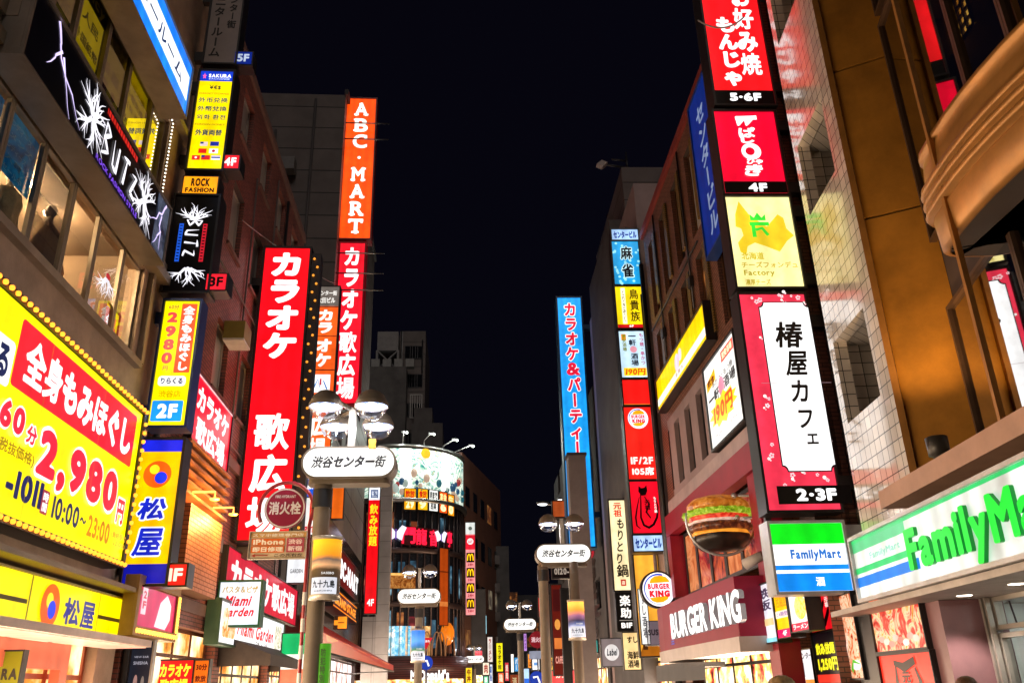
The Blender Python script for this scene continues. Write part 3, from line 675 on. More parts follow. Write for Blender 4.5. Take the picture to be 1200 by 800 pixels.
# low dark block between the brick building and the tower
t = Thing('low_building', 'narrow dark building squeezed behind the orange karaoke sign', 'building', L(-.4), (32, 4, 0))
hs = [(29.3, 31.0, z, z + 1.6) for z in (5.2, 8.6, 12.0)] + [(32.0, 34.5, z, z + 1.6) for z in (5.2, 8.6, 12.0)]
b = MB(); wallgrid(b, 28.5, 36.3, 0, 14.6, hs + [(29, 36, .1, 2.8)], 0, .2); shell(b, 28.5, 36.3, 14.6, 9); t.part('wall', b, DARKCONC)
for h in hs: window(t, *[h[0] + .003, h[1] - .003, h[2] + .003, h[3] - .003], .12, DARKPANE)
shopfront(t, 29, 36, .1, 2.795, .2, MIXROOM, 5)

# ================================================================== grey clad tower with the shoe shop
t = Thing('clad_tower', 'tall grey tower of horizontal cladding panels rising behind the brick building', 'building', L(), (44, 4, 0)); TC = t
hs = [(x, x + 2.4, z, z + 1.7) for z in (13.2, 17.0, 20.8, 24.6) for x in (40.0, 44.0, 48.0)]
b = MB(); wallgrid(b, 36.45, 55.2, 9.2, 30.7, hs, 0, .2); shell(b, 36.45, 55.2, 30.7, 12); t.part('wall', b, GREYCLAD)
b = MB(); wallgrid(b, 36.45, 55.2, 0, 9.19, [(37, 54, .1, 3.2)], 0, .25); t.part('lower_wall', b, paint((.10, .085, .08), .16, .75, .35, .7, .25, 1.5))
for h in hs: window(t, h[0] + .003, h[1] - .003, h[2] + .003, h[3] - .003, .12, DARKPANE)
shopfront(t, 37, 54, .1, 3.195, .2, litwin('shoe_shop', ['#6a3a3a', '#d89a90', '#fff0ea', '#b8707a'], 1.4, 1.2), 7)
b = MB(); b.box(36.35, 55.2, -.15, .05, 30.7, 31.0); t.part('parapet', b, DARKCONC)
b = MB()
for z in (29.2, 28.2, 21.5, 20.4, 19.5): b.tube([(36.8, -.02, z), (36.8, -2.3, z)], .035)
t.part('stay_rod', b, STEEL)
# silver pylon at its far corner
fr = face(AZL, 51.0); x0, _ = fr.pix(441, 700); x1, _ = fr.pix(456, 700); zt = fr.pix(448, 556)[1]
t = Thing('corner_pylon', 'pale silver metal pylon rising beside the tall red drinks sign', 'pylon', fr, (x0, 0, 0))
b = MB().box(x0, x1, 0, .8, 0, zt); t.part('shaft', b, masonry('silver_panel', (.55, .54, .56), (.5, .49, .52), (.2, .2, .2), 9, .9, .012, .3, 0, .3))
b = MB().box(x0 - .75, x0 - .01, .15, .8, 0, fr.pix(430, 722)[1]); t.part('lower_panel', b, masonry('silver_panel', (.6,) * 3, (.5,) * 3, (.2,) * 3, 9, .9, .012))
# red awning at the corner
fa = L(); fr = WORLD
P = lambda px, py, D: Vector(flat(AZL, D).w(*((lambda q: (q[0], 0, q[1]))(flat(AZL, D).pix(px, py)))))
a, c = P(372, 737, -4.5), P(461, 779, -2.8); a2, c2 = P(376, 762, -4.5), P(461, 786, -2.8); wa, wc = L(.05).w(33, 0, a.z + .75), L(.05).w(50, 0, a.z + .6)
t = Thing('red_awning', 'wide red and orange shop awning jutting over the street corner', 'awning', WORLD, (a.x, a.y, 0))
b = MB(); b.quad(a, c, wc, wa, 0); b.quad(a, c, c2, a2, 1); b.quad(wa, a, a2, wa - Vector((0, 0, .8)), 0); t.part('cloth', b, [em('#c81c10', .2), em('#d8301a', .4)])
b = MB(); b.tube([a2, c2], .04); b.tube([a2, wa - Vector((0, 0, .8))], .03); b.tube([c2, (wc.x, wc.y, c2.z)], .03); t.part('frame_rail', b, DARKSTEEL)
tx = MB()
for i in range(5):
    f0, f1 = .08 + i * .18, .2 + i * .18; tx.quad(a.lerp(c, f0) + Vector((.0, -.02, -.04)), a.lerp(c, f1) + Vector((0, -.02, -.04)), a2.lerp(c2, f1) + Vector((0, -.02, .05)), a2.lerp(c2, f0) + Vector((0, -.02, .05)))
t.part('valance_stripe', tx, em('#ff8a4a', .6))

# ================================================================== round corner burger restaurant
LITF_ = [litwin('side_room0', ['#140a08', '#5a3018', '#b0783a'], .6, 1.1), litwin('side_room1', ['#101010', '#4a4038', '#a89878'], .5, 1.1)]
MC, MR = Vector((-8.8, 62.8, 0)), 4.8
def cylpoint(px, py, r=MR):
    d = ray(px, py); ox = -MC; A = d.x ** 2 + d.y ** 2; B = 2 * (d.x * ox.x + d.y * ox.y); C = ox.x ** 2 + ox.y ** 2 - r * r; D = B * B - 4 * A * C
    tt = (-B - math.sqrt(max(D, 0))) / (2 * A); return d * tt
def cframe(px, py, r=MR + .15):
    p = cylpoint(px, py, r); n = (Vector((p.x, p.y, 0)) - MC).normalized(); return Frame((p.x, p.y), (-n.y, n.x))
t = Thing('round_restaurant', 'dark glass round-fronted restaurant building where the street forks', 'building', WORLD, (MC.x, MC.y, 0)); TM = t
b = MB(); zs = [0, 3.4, 6.9, 10.4, 13.6]
b.lathe([(MR - .05, 0), (MR - .05, 14.0)], MC.x, MC.y, 0, 56); t.part('glass_drum', b, paint((.02, .022, .03), .12, 0, .4, .6, spec=.8))
b = MB()
for z in (3.6, 7.0, 10.5): b.lathe([(MR, z - .18), (MR + .12, z - .18), (MR + .12, z + .18), (MR, z + .18)], MC.x, MC.y, 0, 56)
for i in range(28):
    a = R(-130 + i * 6.4); x, y = MC.x + (MR + .03) * math.cos(a), MC.y + (MR + .03) * math.sin(a); b.tube([(x, y, 3.6), (x, y, 13.7)], .06, 0, 4)
t.part('floor_band', b, paint((.10, .06, .055), .4, .3))
b = MB(); b.lathe([(MR, 13.75), (MR + .3, 13.8), (MR + .3, 14.05), (MR, 14.1)], MC.x, MC.y, 0, 56); b.lathe([(MR + .05, 17.75), (MR + .12, 17.75), (MR + .12, 17.9), (0, 17.9)], MC.x, MC.y, 0, 56)
t.part('cornice', b, STEEL)
d, n = _dn(AZF + 1.0)
b = MB(); e0 = cylpoint(545, 640); e0 = Vector((MC.x + MR * .985, MC.y + .5, 0)); 
b.slab([(e0.x - .4, e0.y), (e0.x, e0.y), (e0.x + 2.6, e0.y + 14), (e0.x - 9, e0.y + 14), (MC.x - 4.6, e0.y)], 0, 18.6); t.part('side_wall', b, paint((.22, .10, .07), .6, 0, .3, .5))
sw = Frame((e0.x, e0.y), (2.6, 14)); qs = random.Random(2)
for j in range(4):
    for i in range(5):
        x_, z_ = .9 + i * 2.6, 4.2 + j * 3.5; b = MB().box(x_, x_ + 1.3, -.04, .05, z_, z_ + 1.5); o = link('side_window', b, DARKPANE if qs.random() < .6 else LITF_[qs.randrange(2)]); o.parent = t.o; o.location = sw.o - Vector((MC.x, MC.y, 0)); o.rotation_euler = (0, 0, sw.rz)
b = MB(); b.lathe([(MR - .2, 3.0), (MR + .04, 3.0)], MC.x, MC.y, 0, 56); b.lathe([(MR + .02, .2), (MR + .02, 2.4)], MC.x, MC.y, 0, 56); t.part('shop_window', b, MIXROOM)
qw = random.Random(21); LITF = [litwin('drum_room%d' % i, c, .9, 1.1) for i, c in enumerate((['#140a08', '#6a3018', '#d08a48'], ['#0a1018', '#28485a', '#90b8c8'], ['#180808', '#702028', '#d86a50']))]
for fl, (za, zb_) in enumerate(((3.9, 6.6), (7.3, 10.1), (10.9, 13.3))):
    for i in range(13):
        if qw.random() < .45: continue
        a = R(-118 + i * 9.2); b = MB(); b.lathe([(MR + .015, za + qw.uniform(0, .5)), (MR + .015, zb_ - qw.uniform(0, .9))], MC.x, MC.y, 0, 3, a, a + R(5.4)); t.part('lit_window', b, LITF[qw.randrange(3)])
b = MB(); b.lathe([(MR + .1, 2.35), (MR + .5, 2.4), (MR + .5, 3.7), (MR + .1, 3.72)], MC.x, MC.y, 0, 56); t.part('fascia', b, masonry('maroon_slats', (.10, .02, .02), (.085, .02, .02), (.02, .008, .008), 60, .14, .02, .4, 0, .5))
# second floor picture windows
for px, w_, pic in ((463, .9, ['#c8e8f0', '#60b8d8', '#ffffff', '#e8c080']), (472, 1.0, ['#fff4e0', '#8ad0f0', '#30a0d8', '#f0f0f0']), (484, 1.0, ['#f4efe0', '#d8b080', '#70a8c8', '#ffffff']), (497, .9, ['#30281a', '#b88a50', '#ffd8a0'])):
    f_ = cframe(px, 740, MR + .06); z0, z1 = f_.pix(px, 772)[1], f_.pix(px, 733)[1]; b = MB().rect(-w_ / 2, w_ / 2, z0, z1, 0)
    o = link('picture_window', b, photo('mc%d' % px, pic, .9, 1.6)); o.location = f_.o - Vector((MC.x, MC.y, 0)); o.rotation_euler = (0, 0, f_.rz); o.parent = TM.o
# bare winter trees of light: tall looped arches in the restaurant window
f_ = cframe(515, 755, MR + .2)
b = MB()
for i in range(2):
    cx = f_.pix(506 + i * 16, 750)[0]
    for s_ in (-1, 1): b.tube([(cx + s_ * .42 - .4, 0, 3.75)] + [(cx + s_ * .42 - .4 * math.cos(a), 0, 3.75 + 1.5 * math.sin(a)) for a in [k * math.pi / 12 for k in range(13)]] + [(cx + s_ * .42 + .4, 0, 3.75)], .045, 0, 6)
th = Thing('arch_sculpture', 'pair of thin golden looped arches standing above the maroon fascia', 'sign', f_, (0, 0, 3.72)); th.part('hoops', b, em('#b07850', .35))
b = MB(); f2 = cframe(528, 742, MR + .1); x, z = f2.pix(526, 742); b.ball((x, .2, z), .62, 0, 14, (1, .8, 1.25)); solo('paper_lantern', 'large orange glowing lantern in the restaurant window', 'lantern', b, em('#e87818', .9), f2, (x, .2, z))
# curved rooftop billboard: blotches of colour, no characters
a0, a1 = [math.atan2((cylpoint(px, 545, MR).y - MC.y), (cylpoint(px, 545, MR).x - MC.x)) for px in (462, 540.5)]
t = Thing('curved_billboard', 'bright curved rooftop billboard with colourful crowd picture above round restaurant', 'billboard', WORLD, (MC.x, MC.y, 14.1))
b = MB(); b.lathe([(MR + .02, 14.15), (MR + .02, 17.6)], MC.x, MC.y, 0, 30, R(-135), R(5)); t.part('panel', b, photo('crowd', ['#0d3b40', '#2f7f7a', '#9ab8a4', '#e8e8d8', '#b8d0c4', '#3a7f80', '#c8b070', '#e8e8dc'], 1.3, 1.0, 2.2))
b = MB()
for px0, px1 in ((469, 482), (517, 526)):
    aa = [math.atan2((cylpoint(p, 545, MR).y - MC.y), (cylpoint(p, 545, MR).x - MC.x)) for p in (px0, px1)]; b.lathe([(MR + .06, 14.3), (MR + .06, 17.6)], MC.x, MC.y, 0, 6, aa[0], aa[1])
t.part('white_strip', b, em('#fffff4', 1.5))
b = MB(); q = random.Random(4)
for i in range(34):
    aa = a0 + (a1 - a0) * q.random(); z = 14.5 + 1.5 * q.random() ** 1.5; r_ = .12 + .16 * q.random(); col = q.randrange(5)
    b.ball((MC.x + (MR + .03) * math.cos(aa), MC.y + (MR + .03) * math.sin(aa), z), r_, col, 8, (1, 1, 1.3))
t.part('picture_blotch', b, [em(c, .55) for c in ('#a83838', '#2a6a78', '#d8b8a0', '#b8c8c0', '#30587a')])
f_ = cframe(499, 531, MR + .1)
b = MB(); x, z = f_.pix(499, 531); b.prism(circ(x, z, .36), -.04, .02); t2 = None
o = link('sun_disc', b, em('#f0a020', 1.1)); o.parent = t.o; o.location = f_.o - Vector((MC.x, MC.y, 14.1)); o.rotation_euler = (0, 0, f_.rz)
# floodlights on long arms
fl0 = None
for i, (px, py, hx, hy) in enumerate([(472, 521, 473, 506), (497, 523, 505, 508), (519, 528, 532, 515), (533, 533, 551, 522)]):
    p = cylpoint(px, py, MR); n_ = (Vector((p.x, p.y, 0)) - MC).normalized(); h = cylpoint(hx, hy, MR + .02); dd = ray(hx, hy); k_ = (p.length - .6) / dd.length; h = dd * k_
    t = Thing('flood_light', ['first arm floodlight above the billboard, by the pale strip', 'second arm floodlight above the billboard', 'third arm floodlight, reaching out over the billboard', 'fourth arm floodlight at the billboard corner'][i], 'floodlight', WORLD, (p.x, p.y, 17.8), 'floodlights over the curved billboard')
    b = MB().tube([(p.x, p.y, 17.85), (p.x, p.y, h.z + EYE - .25), (h.x, h.y, h.z + EYE)], .045, 0, 6); t.part('arm', b, STEEL)
    b = MB().tube([(h.x - .16, h.y, h.z + EYE + .03), (h.x + .2, h.y, h.z + EYE)], [.08, .13], 0, 10); o = t.part('head', b, STEEL)
    b = MB().ball((h.x + .22, h.y, h.z + EYE - .05), .1, 0, 8); t.part('bulb', b, em('#f4fff4', 3, 0), o)
    ld = bpy.data.lights.new('flood', 'POINT'); ld.energy = 60; ld.color = (.9, 1, .92); ld.shadow_soft_size = .12; lo = bpy.data.objects.new('flood', ld); COL.objects.link(lo)
    lo.location = Vector((h.x, h.y, h.z + EYE - .22)) + Vector((0, -.5, 0))
# mid-rise behind it
fr = face(-3.5, 78)
t = Thing('roof_plant_building', 'dim grey block with rooftop water tank and steel frame behind the tower', 'building', fr, (-6, 5, 0))
b = MB(); x0, zt = fr.pix(469, 388); x1 = fr.pix(499, 388)[0]; b.box(x0, x1, 0, 10, 0, zt); t.part('tall_block', b, GREYCLAD)
b = MB(); xa, za = fr.pix(430, 438); xb = fr.pix(478, 438)[0]; b.box(xa, xb, -2, 9, 0, za); t.part('low_block', b, CONC)
b = MB(); xa2, zb = fr.pix(443, 415); xb2, zc = fr.pix(468, 393); b.box(xa2, xb2, -1, 3, zb, zc); t.part('water_tank', b, paint((.32, .30, .3), .6))
b = MB()
for xx in (xa2, xb2): b.tube([(xx, -1, za), (xx, -1, zb)], .12, 0, 6)
b.tube([(xa2, -1, za), (xb2, -1, zb)], .08, 0, 6); b.tube([(xb2, -1, za), (xa2, -1, zb)], .08, 0, 6); b.tube([(xb2 + .4, -1, za), (xb2 + .4, -1, zc)], .06, 0, 6); t.part('steel_frame', b, paint((.4, .4, .4), .5))
b = MB(); xc, zd = fr.pix(483, 505); xd = fr.pix(519, 505)[0]; b.box(xc, xd, -1, 8, 0, zd + .5); b.box(xc + .2, xd - 1, -1, 8, zd + .5, zd + 2); t.part('stair_block', b, CONC)
b = MB(); xe, ze = fr.pix(480, 490); xf, zf = fr.pix(495, 462); b.frame(xe, xf, ze, zf, .08, -.1, -.02)
for i in range(1, 5): b.box(xe + (xf - xe) * i / 5 - .03, xe + (xf - xe) * i / 5 + .03, -.1, -.02, ze, zf)
t.part('roof_ladder', b, STEEL)
for i in range(3):
    for j in range(4): window(t, x0 + .5 + i * (x1 - x0 - 1) / 3, x0 + 1.3 + i * (x1 - x0 - 1) / 3, zt - 3 - j * 3, zt - 1.6 - j * 3, -.04, DARKPANE)
b = MB(); b.tube([(x0 + .2, -.1, za), (x0 + .2, -.1, zt)], .09, 0, 6); b.tube([(x1 - .3, -.1, za), (x1 - .3, -.1, zt - 1)], .07, 0, 6); t.part('drain_pipe', b, DARKSTEEL)
for i in range(4): t.part('air_conditioner', MB().box(xa + .6 + i * 1.1, xa + 1.4 + i * 1.1, -2.0, -1.2, za + .01, za + .8), paint((.35, .34, .33), .5))
t = TC; b = MB()
for i in range(3): b.tube([(36.30, 1.5 + i * 1.9, 9.5), (36.30, 1.5 + i * 1.9, 30.3 - i * 2)], .07, 0, 6)
t.part('side_pipe', b, paint((.12, .11, .11), .5))
b = MB()
for i in range(5): b.box(35.7, 36.32, 2.2, 3.0, 12 + i * 3.4, 12.7 + i * 3.4)
t.part('side_air_unit', b, paint((.2, .19, .19), .5))
# ================================================================== convenience store corner building (right)
t = Thing('tiled_building', 'white tiled corner building with open stair balconies and copper clad bay', 'building', FM(), (-12, 4, 0)); TF = t
ops = [(-13.2, -11.78, 5.45, 6.85), (-13.2, -11.78, 9.3, 10.75), (-13.2, -11.78, 13.15, 14.6), (-13.2, -11.78, 17, 18.4)]
b = MB(); wallgrid(b, -13.42, -11.33, 3.7, 21, ops, 0, .22); b.quad((-13.42, 0, 3.7), (-13.42, .5, 3.7), (-13.42, .5, 21), (-13.42, 0, 21))
b.quad((-11.33, 0, 3.7), (-11.33, 1.2, 3.7), (-11.33, 1.2, 21), (-11.33, 0, 21))
t.part('stair_wall', b, TILE)
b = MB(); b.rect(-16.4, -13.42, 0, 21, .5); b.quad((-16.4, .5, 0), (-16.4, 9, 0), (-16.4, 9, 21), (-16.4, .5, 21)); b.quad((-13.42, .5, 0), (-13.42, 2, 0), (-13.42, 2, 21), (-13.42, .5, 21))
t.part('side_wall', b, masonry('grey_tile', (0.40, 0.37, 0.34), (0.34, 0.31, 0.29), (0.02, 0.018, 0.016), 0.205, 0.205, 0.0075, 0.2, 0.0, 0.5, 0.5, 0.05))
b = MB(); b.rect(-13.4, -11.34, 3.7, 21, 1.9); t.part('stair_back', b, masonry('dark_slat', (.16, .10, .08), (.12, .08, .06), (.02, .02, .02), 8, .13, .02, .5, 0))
b = MB()
for o_ in ops: b.box(-13.38, -11.36, .24, 1.88, o_[3] + .02, o_[3] + .2); b.box(-13.1, -12.55, .9, 1.6, o_[2] - 1, o_[3])
t.part('stair_slab', b, masonry('stair_tile', (0.5, 0.47, 0.44), (0.45, 0.42, 0.39), (0.02, 0.018, 0.016), 0.205, 0.205, 0.0075, 0.3, 0.0))
# copper cladding beside it
c27 = math.cos(R(27)); s27 = math.sin(R(27)); p0 = FM().w(-11.32, 0, 0)
CU = Frame((p0.x, p0.y), (c27, -s27))
def cu_part(name, mb, mat):
    o = link(name, mb, mat); o.parent = t.o; bx = t.fr; rel = CU.o - bx.w(*t.base); o.location = (rel.dot(bx.x), rel.dot(bx.y), 0); o.rotation_euler = (0, 0, CU.rz - bx.rz); return o
for i, (z0, z1) in enumerate(((3.72, 8.07), (8.11, 10.84), (10.88, 14.2), (14.24, 18))):
    o = cu_part('copper_panel', MB().box(.09, 1.0, 0, .05, z0, z1), COPPER)
cu_part('edge_trim', MB().box(-.01, .085, -.05, .06, 3.72, 20), BRONZE)
cu_part('backing', MB().box(.0, 1.28, .055, .1, 3.72, 20), paint((.02, .012, .008), .6))
cu_part('narrow_panel', MB().box(1.04, 1.12, -.02, .05, 3.72, 20).box(1.15, 1.17, 0, .05, 3.72, 20), paint((.13, .06, .015), .4, .5, .2))
# curved bronze band with ribs
BC, BR_ = Vector((11.70, 7.52, 0)), 6.74
path = [(BC.x - math.sqrt(BR_ ** 2 - (y - BC.y) ** 2), y) for y in [1.0 + i * .375 for i in range(21)]]
ex, ey = path[-1]
for a in range(10, 100, 15): path.append((ex + .02 + (.22) * (1 - math.cos(R(a))), ey + .22 * math.sin(R(a))))
path.append((path[-1][0] + .8, path[-1][1] + .02))
prof = [(6.17, 0), (6.2, -.08), (6.55, -.10)]
for z in (6.60, 6.74, 6.88): prof += [(z - .03, -.10), (z - .028, -.03), (z, -.03), (z + .004, -.15), (z + .04, -.175), (z + .085, -.16), (z + .09, -.10)]
prof += [(7.06, -.10), (7.2, -.085), (7.38, -.06), (7.39, -.10), (7.45, -.10), (7.46, .4)]
def sweep(mb, path, prof, m=0):
    n = len(path); rows = []
    for i, p in enumerate(path):
        a, c = path[max(i - 1, 0)], path[min(i + 1, n - 1)]; d = Vector((c[0] - a[0], c[1] - a[1], 0)).normalized(); nr = Vector((d.y, -d.x, 0))
        rows.append([(p[0] + nr.x * o, p[1] + nr.y * o, z) for z, o in prof])
    k = len(prof); mb.add([q for r_ in rows for q in r_], [(i * k + j, (i + 1) * k + j, (i + 1) * k + j + 1, i * k + j + 1) for i in range(n - 1) for j in range(k - 1)], m, True)
def world_part(th, name, mb, mat, parent=None):
    """a part whose mesh was laid out in world coordinates"""
    me_o = link(name, mb, mat); me_o.parent = th.o; inv = th.fr; rel = Vector((0, 0, 0)) - th.fr.w(*th.base)
    me_o.location = (rel.dot(inv.x), rel.dot(inv.y), rel.z); me_o.rotation_euler = (0, 0, -inv.rz); return me_o
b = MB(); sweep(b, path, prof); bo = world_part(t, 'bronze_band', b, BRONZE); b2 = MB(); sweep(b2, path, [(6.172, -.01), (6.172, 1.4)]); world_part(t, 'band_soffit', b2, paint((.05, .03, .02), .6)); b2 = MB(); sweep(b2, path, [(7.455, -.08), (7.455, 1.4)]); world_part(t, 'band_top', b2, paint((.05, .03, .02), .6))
bo.data.polygons.foreach_set('use_smooth', [True] * len(bo.data.polygons))
# glazing of the bay
fg = flat(10, 4.05)
def fpart(name, mb, mats, parent=None, raw=False):
    o = (link_raw if raw else link)(name, mb, mats); rel = fg.o - t.fr.w(*t.base); o.parent = parent or t.o
    if parent is None: o.location = (rel.dot(t.fr.x), rel.dot(t.fr.y), 0); o.rotation_euler = (0, 0, fg.rz - t.fr.rz)
    return o
MIRRORGLASS = glassmat('bay_glass', (.5, .5, .5), .62)
for z0, z1 in ((4.02, 6.3), (7.3, 11.2), (11.4, 16)):
    xs = [-11.35, -9.05, -7.85, -6.6]
    for i, (a, c) in enumerate(zip(xs, xs[1:])):
        f = fpart('bay_window', MB().frame(a + .004, c - .004, z0, z1, .05, -.04, .05), paint((.09, .05, .03), .4, .4)); fpart('pane', MB().rect(a + .04, c - .04, z0 + .04, z1 - .04, .01), MIRRORGLASS, f)
b = MB(); b.rect(-11.4, -6.6, 3.9, 17, 2.6); b.quad((-11.4, .1, 3.9), (-6.6, .1, 3.9), (-6.6, 2.6, 3.9), (-11.4, 2.6, 3.9)); b.box(-11.38, -6.62, .1, 2.58, 6.3, 7.3); b.box(-11.38, -6.62, .1, 2.58, 11.2, 11.4)
b.quad((-6.6, 0, 3.9), (-6.6, 2.6, 3.9), (-6.6, 2.6, 17), (-6.6, 0, 17)); b.quad((-11.4, .1, 3.9), (-11.4, 2.6, 3.9), (-11.4, 2.6, 17), (-11.4, .1, 17))
fpart('bay_room', b, paint((.035, .022, .02), .7, 0, .3))
b = MB(); b.box(-11.2, -6.6, 2.65, 8, 0, 20); fpart('core', b, DARKCONC)
LAT = litwin('shoji', ['#3a2008', '#a86a1a', '#e0b050'], 4.5, 1.3)
f2 = FM(-1.6)
for q, nx, nz, lab in (((1084, 1150, -60, 62), 9, 8, 0), ((1163, 1230, 205, 330), 12, 8, 1)):
    x0, z0 = f2.pix((q[0] + q[1]) / 2, q[3]); x1 = f2.pix(q[1], q[3])[0]; x0 = f2.pix(q[0], q[3])[0]; z1 = f2.pix((q[0] + q[1]) / 2, q[2])[1]
    th = Thing('lattice_screen', ['golden lattice screen behind the glass above the bronze band', 'amber lattice screen behind the glass under the bronze band'][lab], 'screen', f2, (x0, 0, z0))
    th.part('paper', MB().rect(x0, x1, z0, z1, .05), LAT)
    b = MB()
    for i in range(nx + 1): xx = x0 + (x1 - x0) * i / nx; b.box(xx - .018, xx + .018, 0, .04, z0, z1)
    for i in range(nz + 1): zz = z0 + (z1 - z0) * i / nz; b.box(x0, x1, -.002, .038, zz - .018, zz + .018)
    th.part('lattice', b, paint((.05, .025, .012), .5))
# vertical bronze rail clipped over the band
t2 = FM(.36); px_, pz_ = t2.pix(1100, 210)
b = MB().box(px_ - .03, px_ + .025, -.01, .05, 3.95, 18); b.box(px_ - .02, px_ + .02, .052, .34, 6.4, 6.5); b.box(px_ - .02, px_ + .02, .052, .34, 7.2, 7.3)
o = solo('bronze_rail', 'thin vertical bronze rail running past the curved band', 'rail', b, BRONZE, t2, (px_, 0, 3.95))
# ledge and up-light
b = MB(); b.box(-11.4, -1.5, -.45, .4, 3.74, 3.97); t.part('ledge', b, paint((.42, .25, .17), .5, .2, .2))
ux, uz = FM().pix(1115, 541)
th = Thing('uplight', 'stubby dark cylinder uplight on the ledge below the copper wall', 'uplight', FM(), (ux, -.1, 3.97))
b = MB().lathe([(0, 3.98), (.075, 3.98), (.075, 4.12), (.125, 4.14), (.13, 4.36), (.11, 4.37), (.10, 4.3), (0, 4.3)], ux, -.12, 0, 18); th.part('body', b, paint((.05, .045, .04), .4, .4))
b = MB().lathe([(0, 4.335), (.095, 4.335)], ux, -.12, 0, 18); th.part('lens', b, em('#ffb050', 6, 0))
ld = bpy.data.lights.new('uplight_beam', 'SPOT'); ld.energy = 90; ld.color = (1, .6, .24); ld.spot_size = R(75); ld.spot_blend = .8; ld.shadow_soft_size = .08
lo = bpy.data.objects.new('uplight_beam', ld); COL.objects.link(lo); lo.location = FM().w(ux + .1, -.3, 4.5); lo.rotation_euler = (R(180 - 14), R(0), FM().rz)
lo.rotation_euler = (Vector(CU.w(.55, 0, 7.0)) - lo.location).to_track_quat('-Z', 'Y').to_euler()

# store fascia with solid letters
ff = FM(.55)
x0 = ff.pix(1002, 665)[0]; zt = (ff.pix(1004, 629)[1] + ff.pix(1200, 541)[1]) / 2; zb = (ff.pix(1011, 699)[1] + ff.pix(1200, 654)[1]) / 2
t = Thing('store_fascia', 'long lit white store fascia with big solid green letters', 'shop sign', ff, (x0, .2, zb)); TS = t
b = MB().box(x0, -1.5, .03, .5, zb, zt); b.frame(x0 - .02, -1.5, zb - .04, zt + .05, .05, -.04, .03); t.part('casing', b, paint((.6, .6, .6), .35, .3))
H = zt - zb; t.part('panel', MB().rect(x0 + .03, -1.52, zb + .01, zt - .0, .006), em('#f4fcf7', .82, .3))
xb_ = ff.pix(1074, 640)[0]
b = MB().rect(x0 + .03, ff.pix(1060, 620)[0], zt - H * .22, zt - H * .02, 0, 0).rect(x0 + .03, -1.52, zt - H * .06, zt - .003, -.0015, 1).rect(x0 + .03, ff.pix(1066, 640)[0], zb + H * .42, zb + H * .52, 0, 1).rect(x0 + .03, xb_, zb + H * .2, zb + H * .36, 0, 2)
t.part('stripe', b, [em('#58dc90', .62), em('#30dc78', .7), em('#0f7ae0', .9)])
xF = ff.pix(1068, 640)[0]; xM = ff.pix(1170, 610)[0]; zl = ff.pix(1080, 667)[1]; zh = ff.pix(1072, 618)[1]
A = MB(); wid = (xM - xF) * 1.72
text_rect(A, 'FamilyMart', xF, zl - H * .17, xF + wid, zl + (zh - zl) * 1.0, -.07, 0, .045, 60, thick=.045)
t.part('letters', A, [em('#00d82c', 1.15, .1), em('#10a83c', .4)], raw=True)
A = MB(); text_rect(A, 'FamilyMart', ff.pix(1020, 655)[0], zb + H * .56, ff.pix(1056, 645)[0], zb + H * .7, -.004, 0, .03); t.part('small_lettering', A, em('#8adcc0', .8), raw=True)
# soffit, downlights, pillar, shop windows
t = TF
b = MB().box(-14.0, -1.5, -.5, 1.0, zb - .12, zb - .045); t.part('soffit', b, paint((.5, .45, .42), .55))
for px, py in ((1120, 674), (1181, 662), (1250, 650), (1060, 684)):
    x, _ = FM(-.05).pix(px, py); o = t.part('downlight', MB().lathe([(0, zb - .123), (.085, zb - .123), (.09, zb - .121)], x, .1, 0, 16), em('#fff2da', 7, 0))
    ld = bpy.data.lights.new('downlight', 'SPOT'); ld.energy = 60; ld.color = (1, .9, .78); ld.spot_size = R(110); ld.spot_blend = .5; ld.shadow_soft_size = .08
    lo = bpy.data.objects.new('downlight', ld); COL.objects.link(lo); lo.location = FM().w(x, .1, zb - .14)
xp0, xp1 = FM().pix(1080, 740)[0], FM().pix(1107, 740)[0]
b = MB().box(xp0, xp1, 0, .8, 0, zb - .125); t.part('pillar', b, paint((.26, .13, .14), .3, .1, .25, 1.2))
fd = FM(-.62); AL = paint((.42, .38, .34), .35, .6, .2)
xa = fd.pix(1128, 720)[0]
def dpart(name, mb, mats, parent=None):
    o = link(name, mb, mats); rel = fd.o - t.fr.w(*t.base); o.parent = parent or t.o
    if parent is None: o.location = (rel.dot(t.fr.x), rel.dot(t.fr.y), 0)
    return o
xs = [xa, xa + .93, xa + 1.86, xa + 2.79, xa + 3.7, xa + 5.4, xa + 7.0]
for a, c in zip(xs, xs[1:]):
    for z0, z1 in ((.1, 2.13), (2.17, zb - .125)):
        f = dpart('store_window', MB().frame(a + .003, c - .003, z0, z1, .055, -.05, .05), AL); dpart('pane', MB().rect(a + .03, c - .03, z0 + .03, z1 - .03, .0), GLASS, f)
        if z0 > 1: dpart('blind_cord', MB().tube([(a + .1, .12, z1 - .05), (a + .16, .12, z0 + .05)], .012, 0, 5), DARKSTEEL, f)
dpart('jamb', MB().box(xp1 + .0, xa - .005, -.08, .1, 0, zb - .125).box(xp1 + .05, xp1 + .1, -.14, -.08, 0, zb - .125).box(xp1 + .16, xp1 + .2, -.14, -.08, 0, zb - .125), AL)
b = MB(); b.quad((xa, .06, zb - .126), (-1.5, .06, zb - .126), (-1.5, 5, zb - .126), (xa, 5, zb - .126)); b.rect(xa - .1, -1.5, 0, zb - .126, 5); b.quad((xa - .05, .06, 0), (xa - .05, 5, 0), (xa - .05, 5, zb - .126), (xa - .05, .06, zb - .126)); b.quad((-1.5, .06, 0), (-1.5, 5, 0), (-1.5, 5, zb - .126), (-1.5, .06, zb - .126))
dpart('store_room', b, paint((.72, .73, .70), .6, 0, .12))
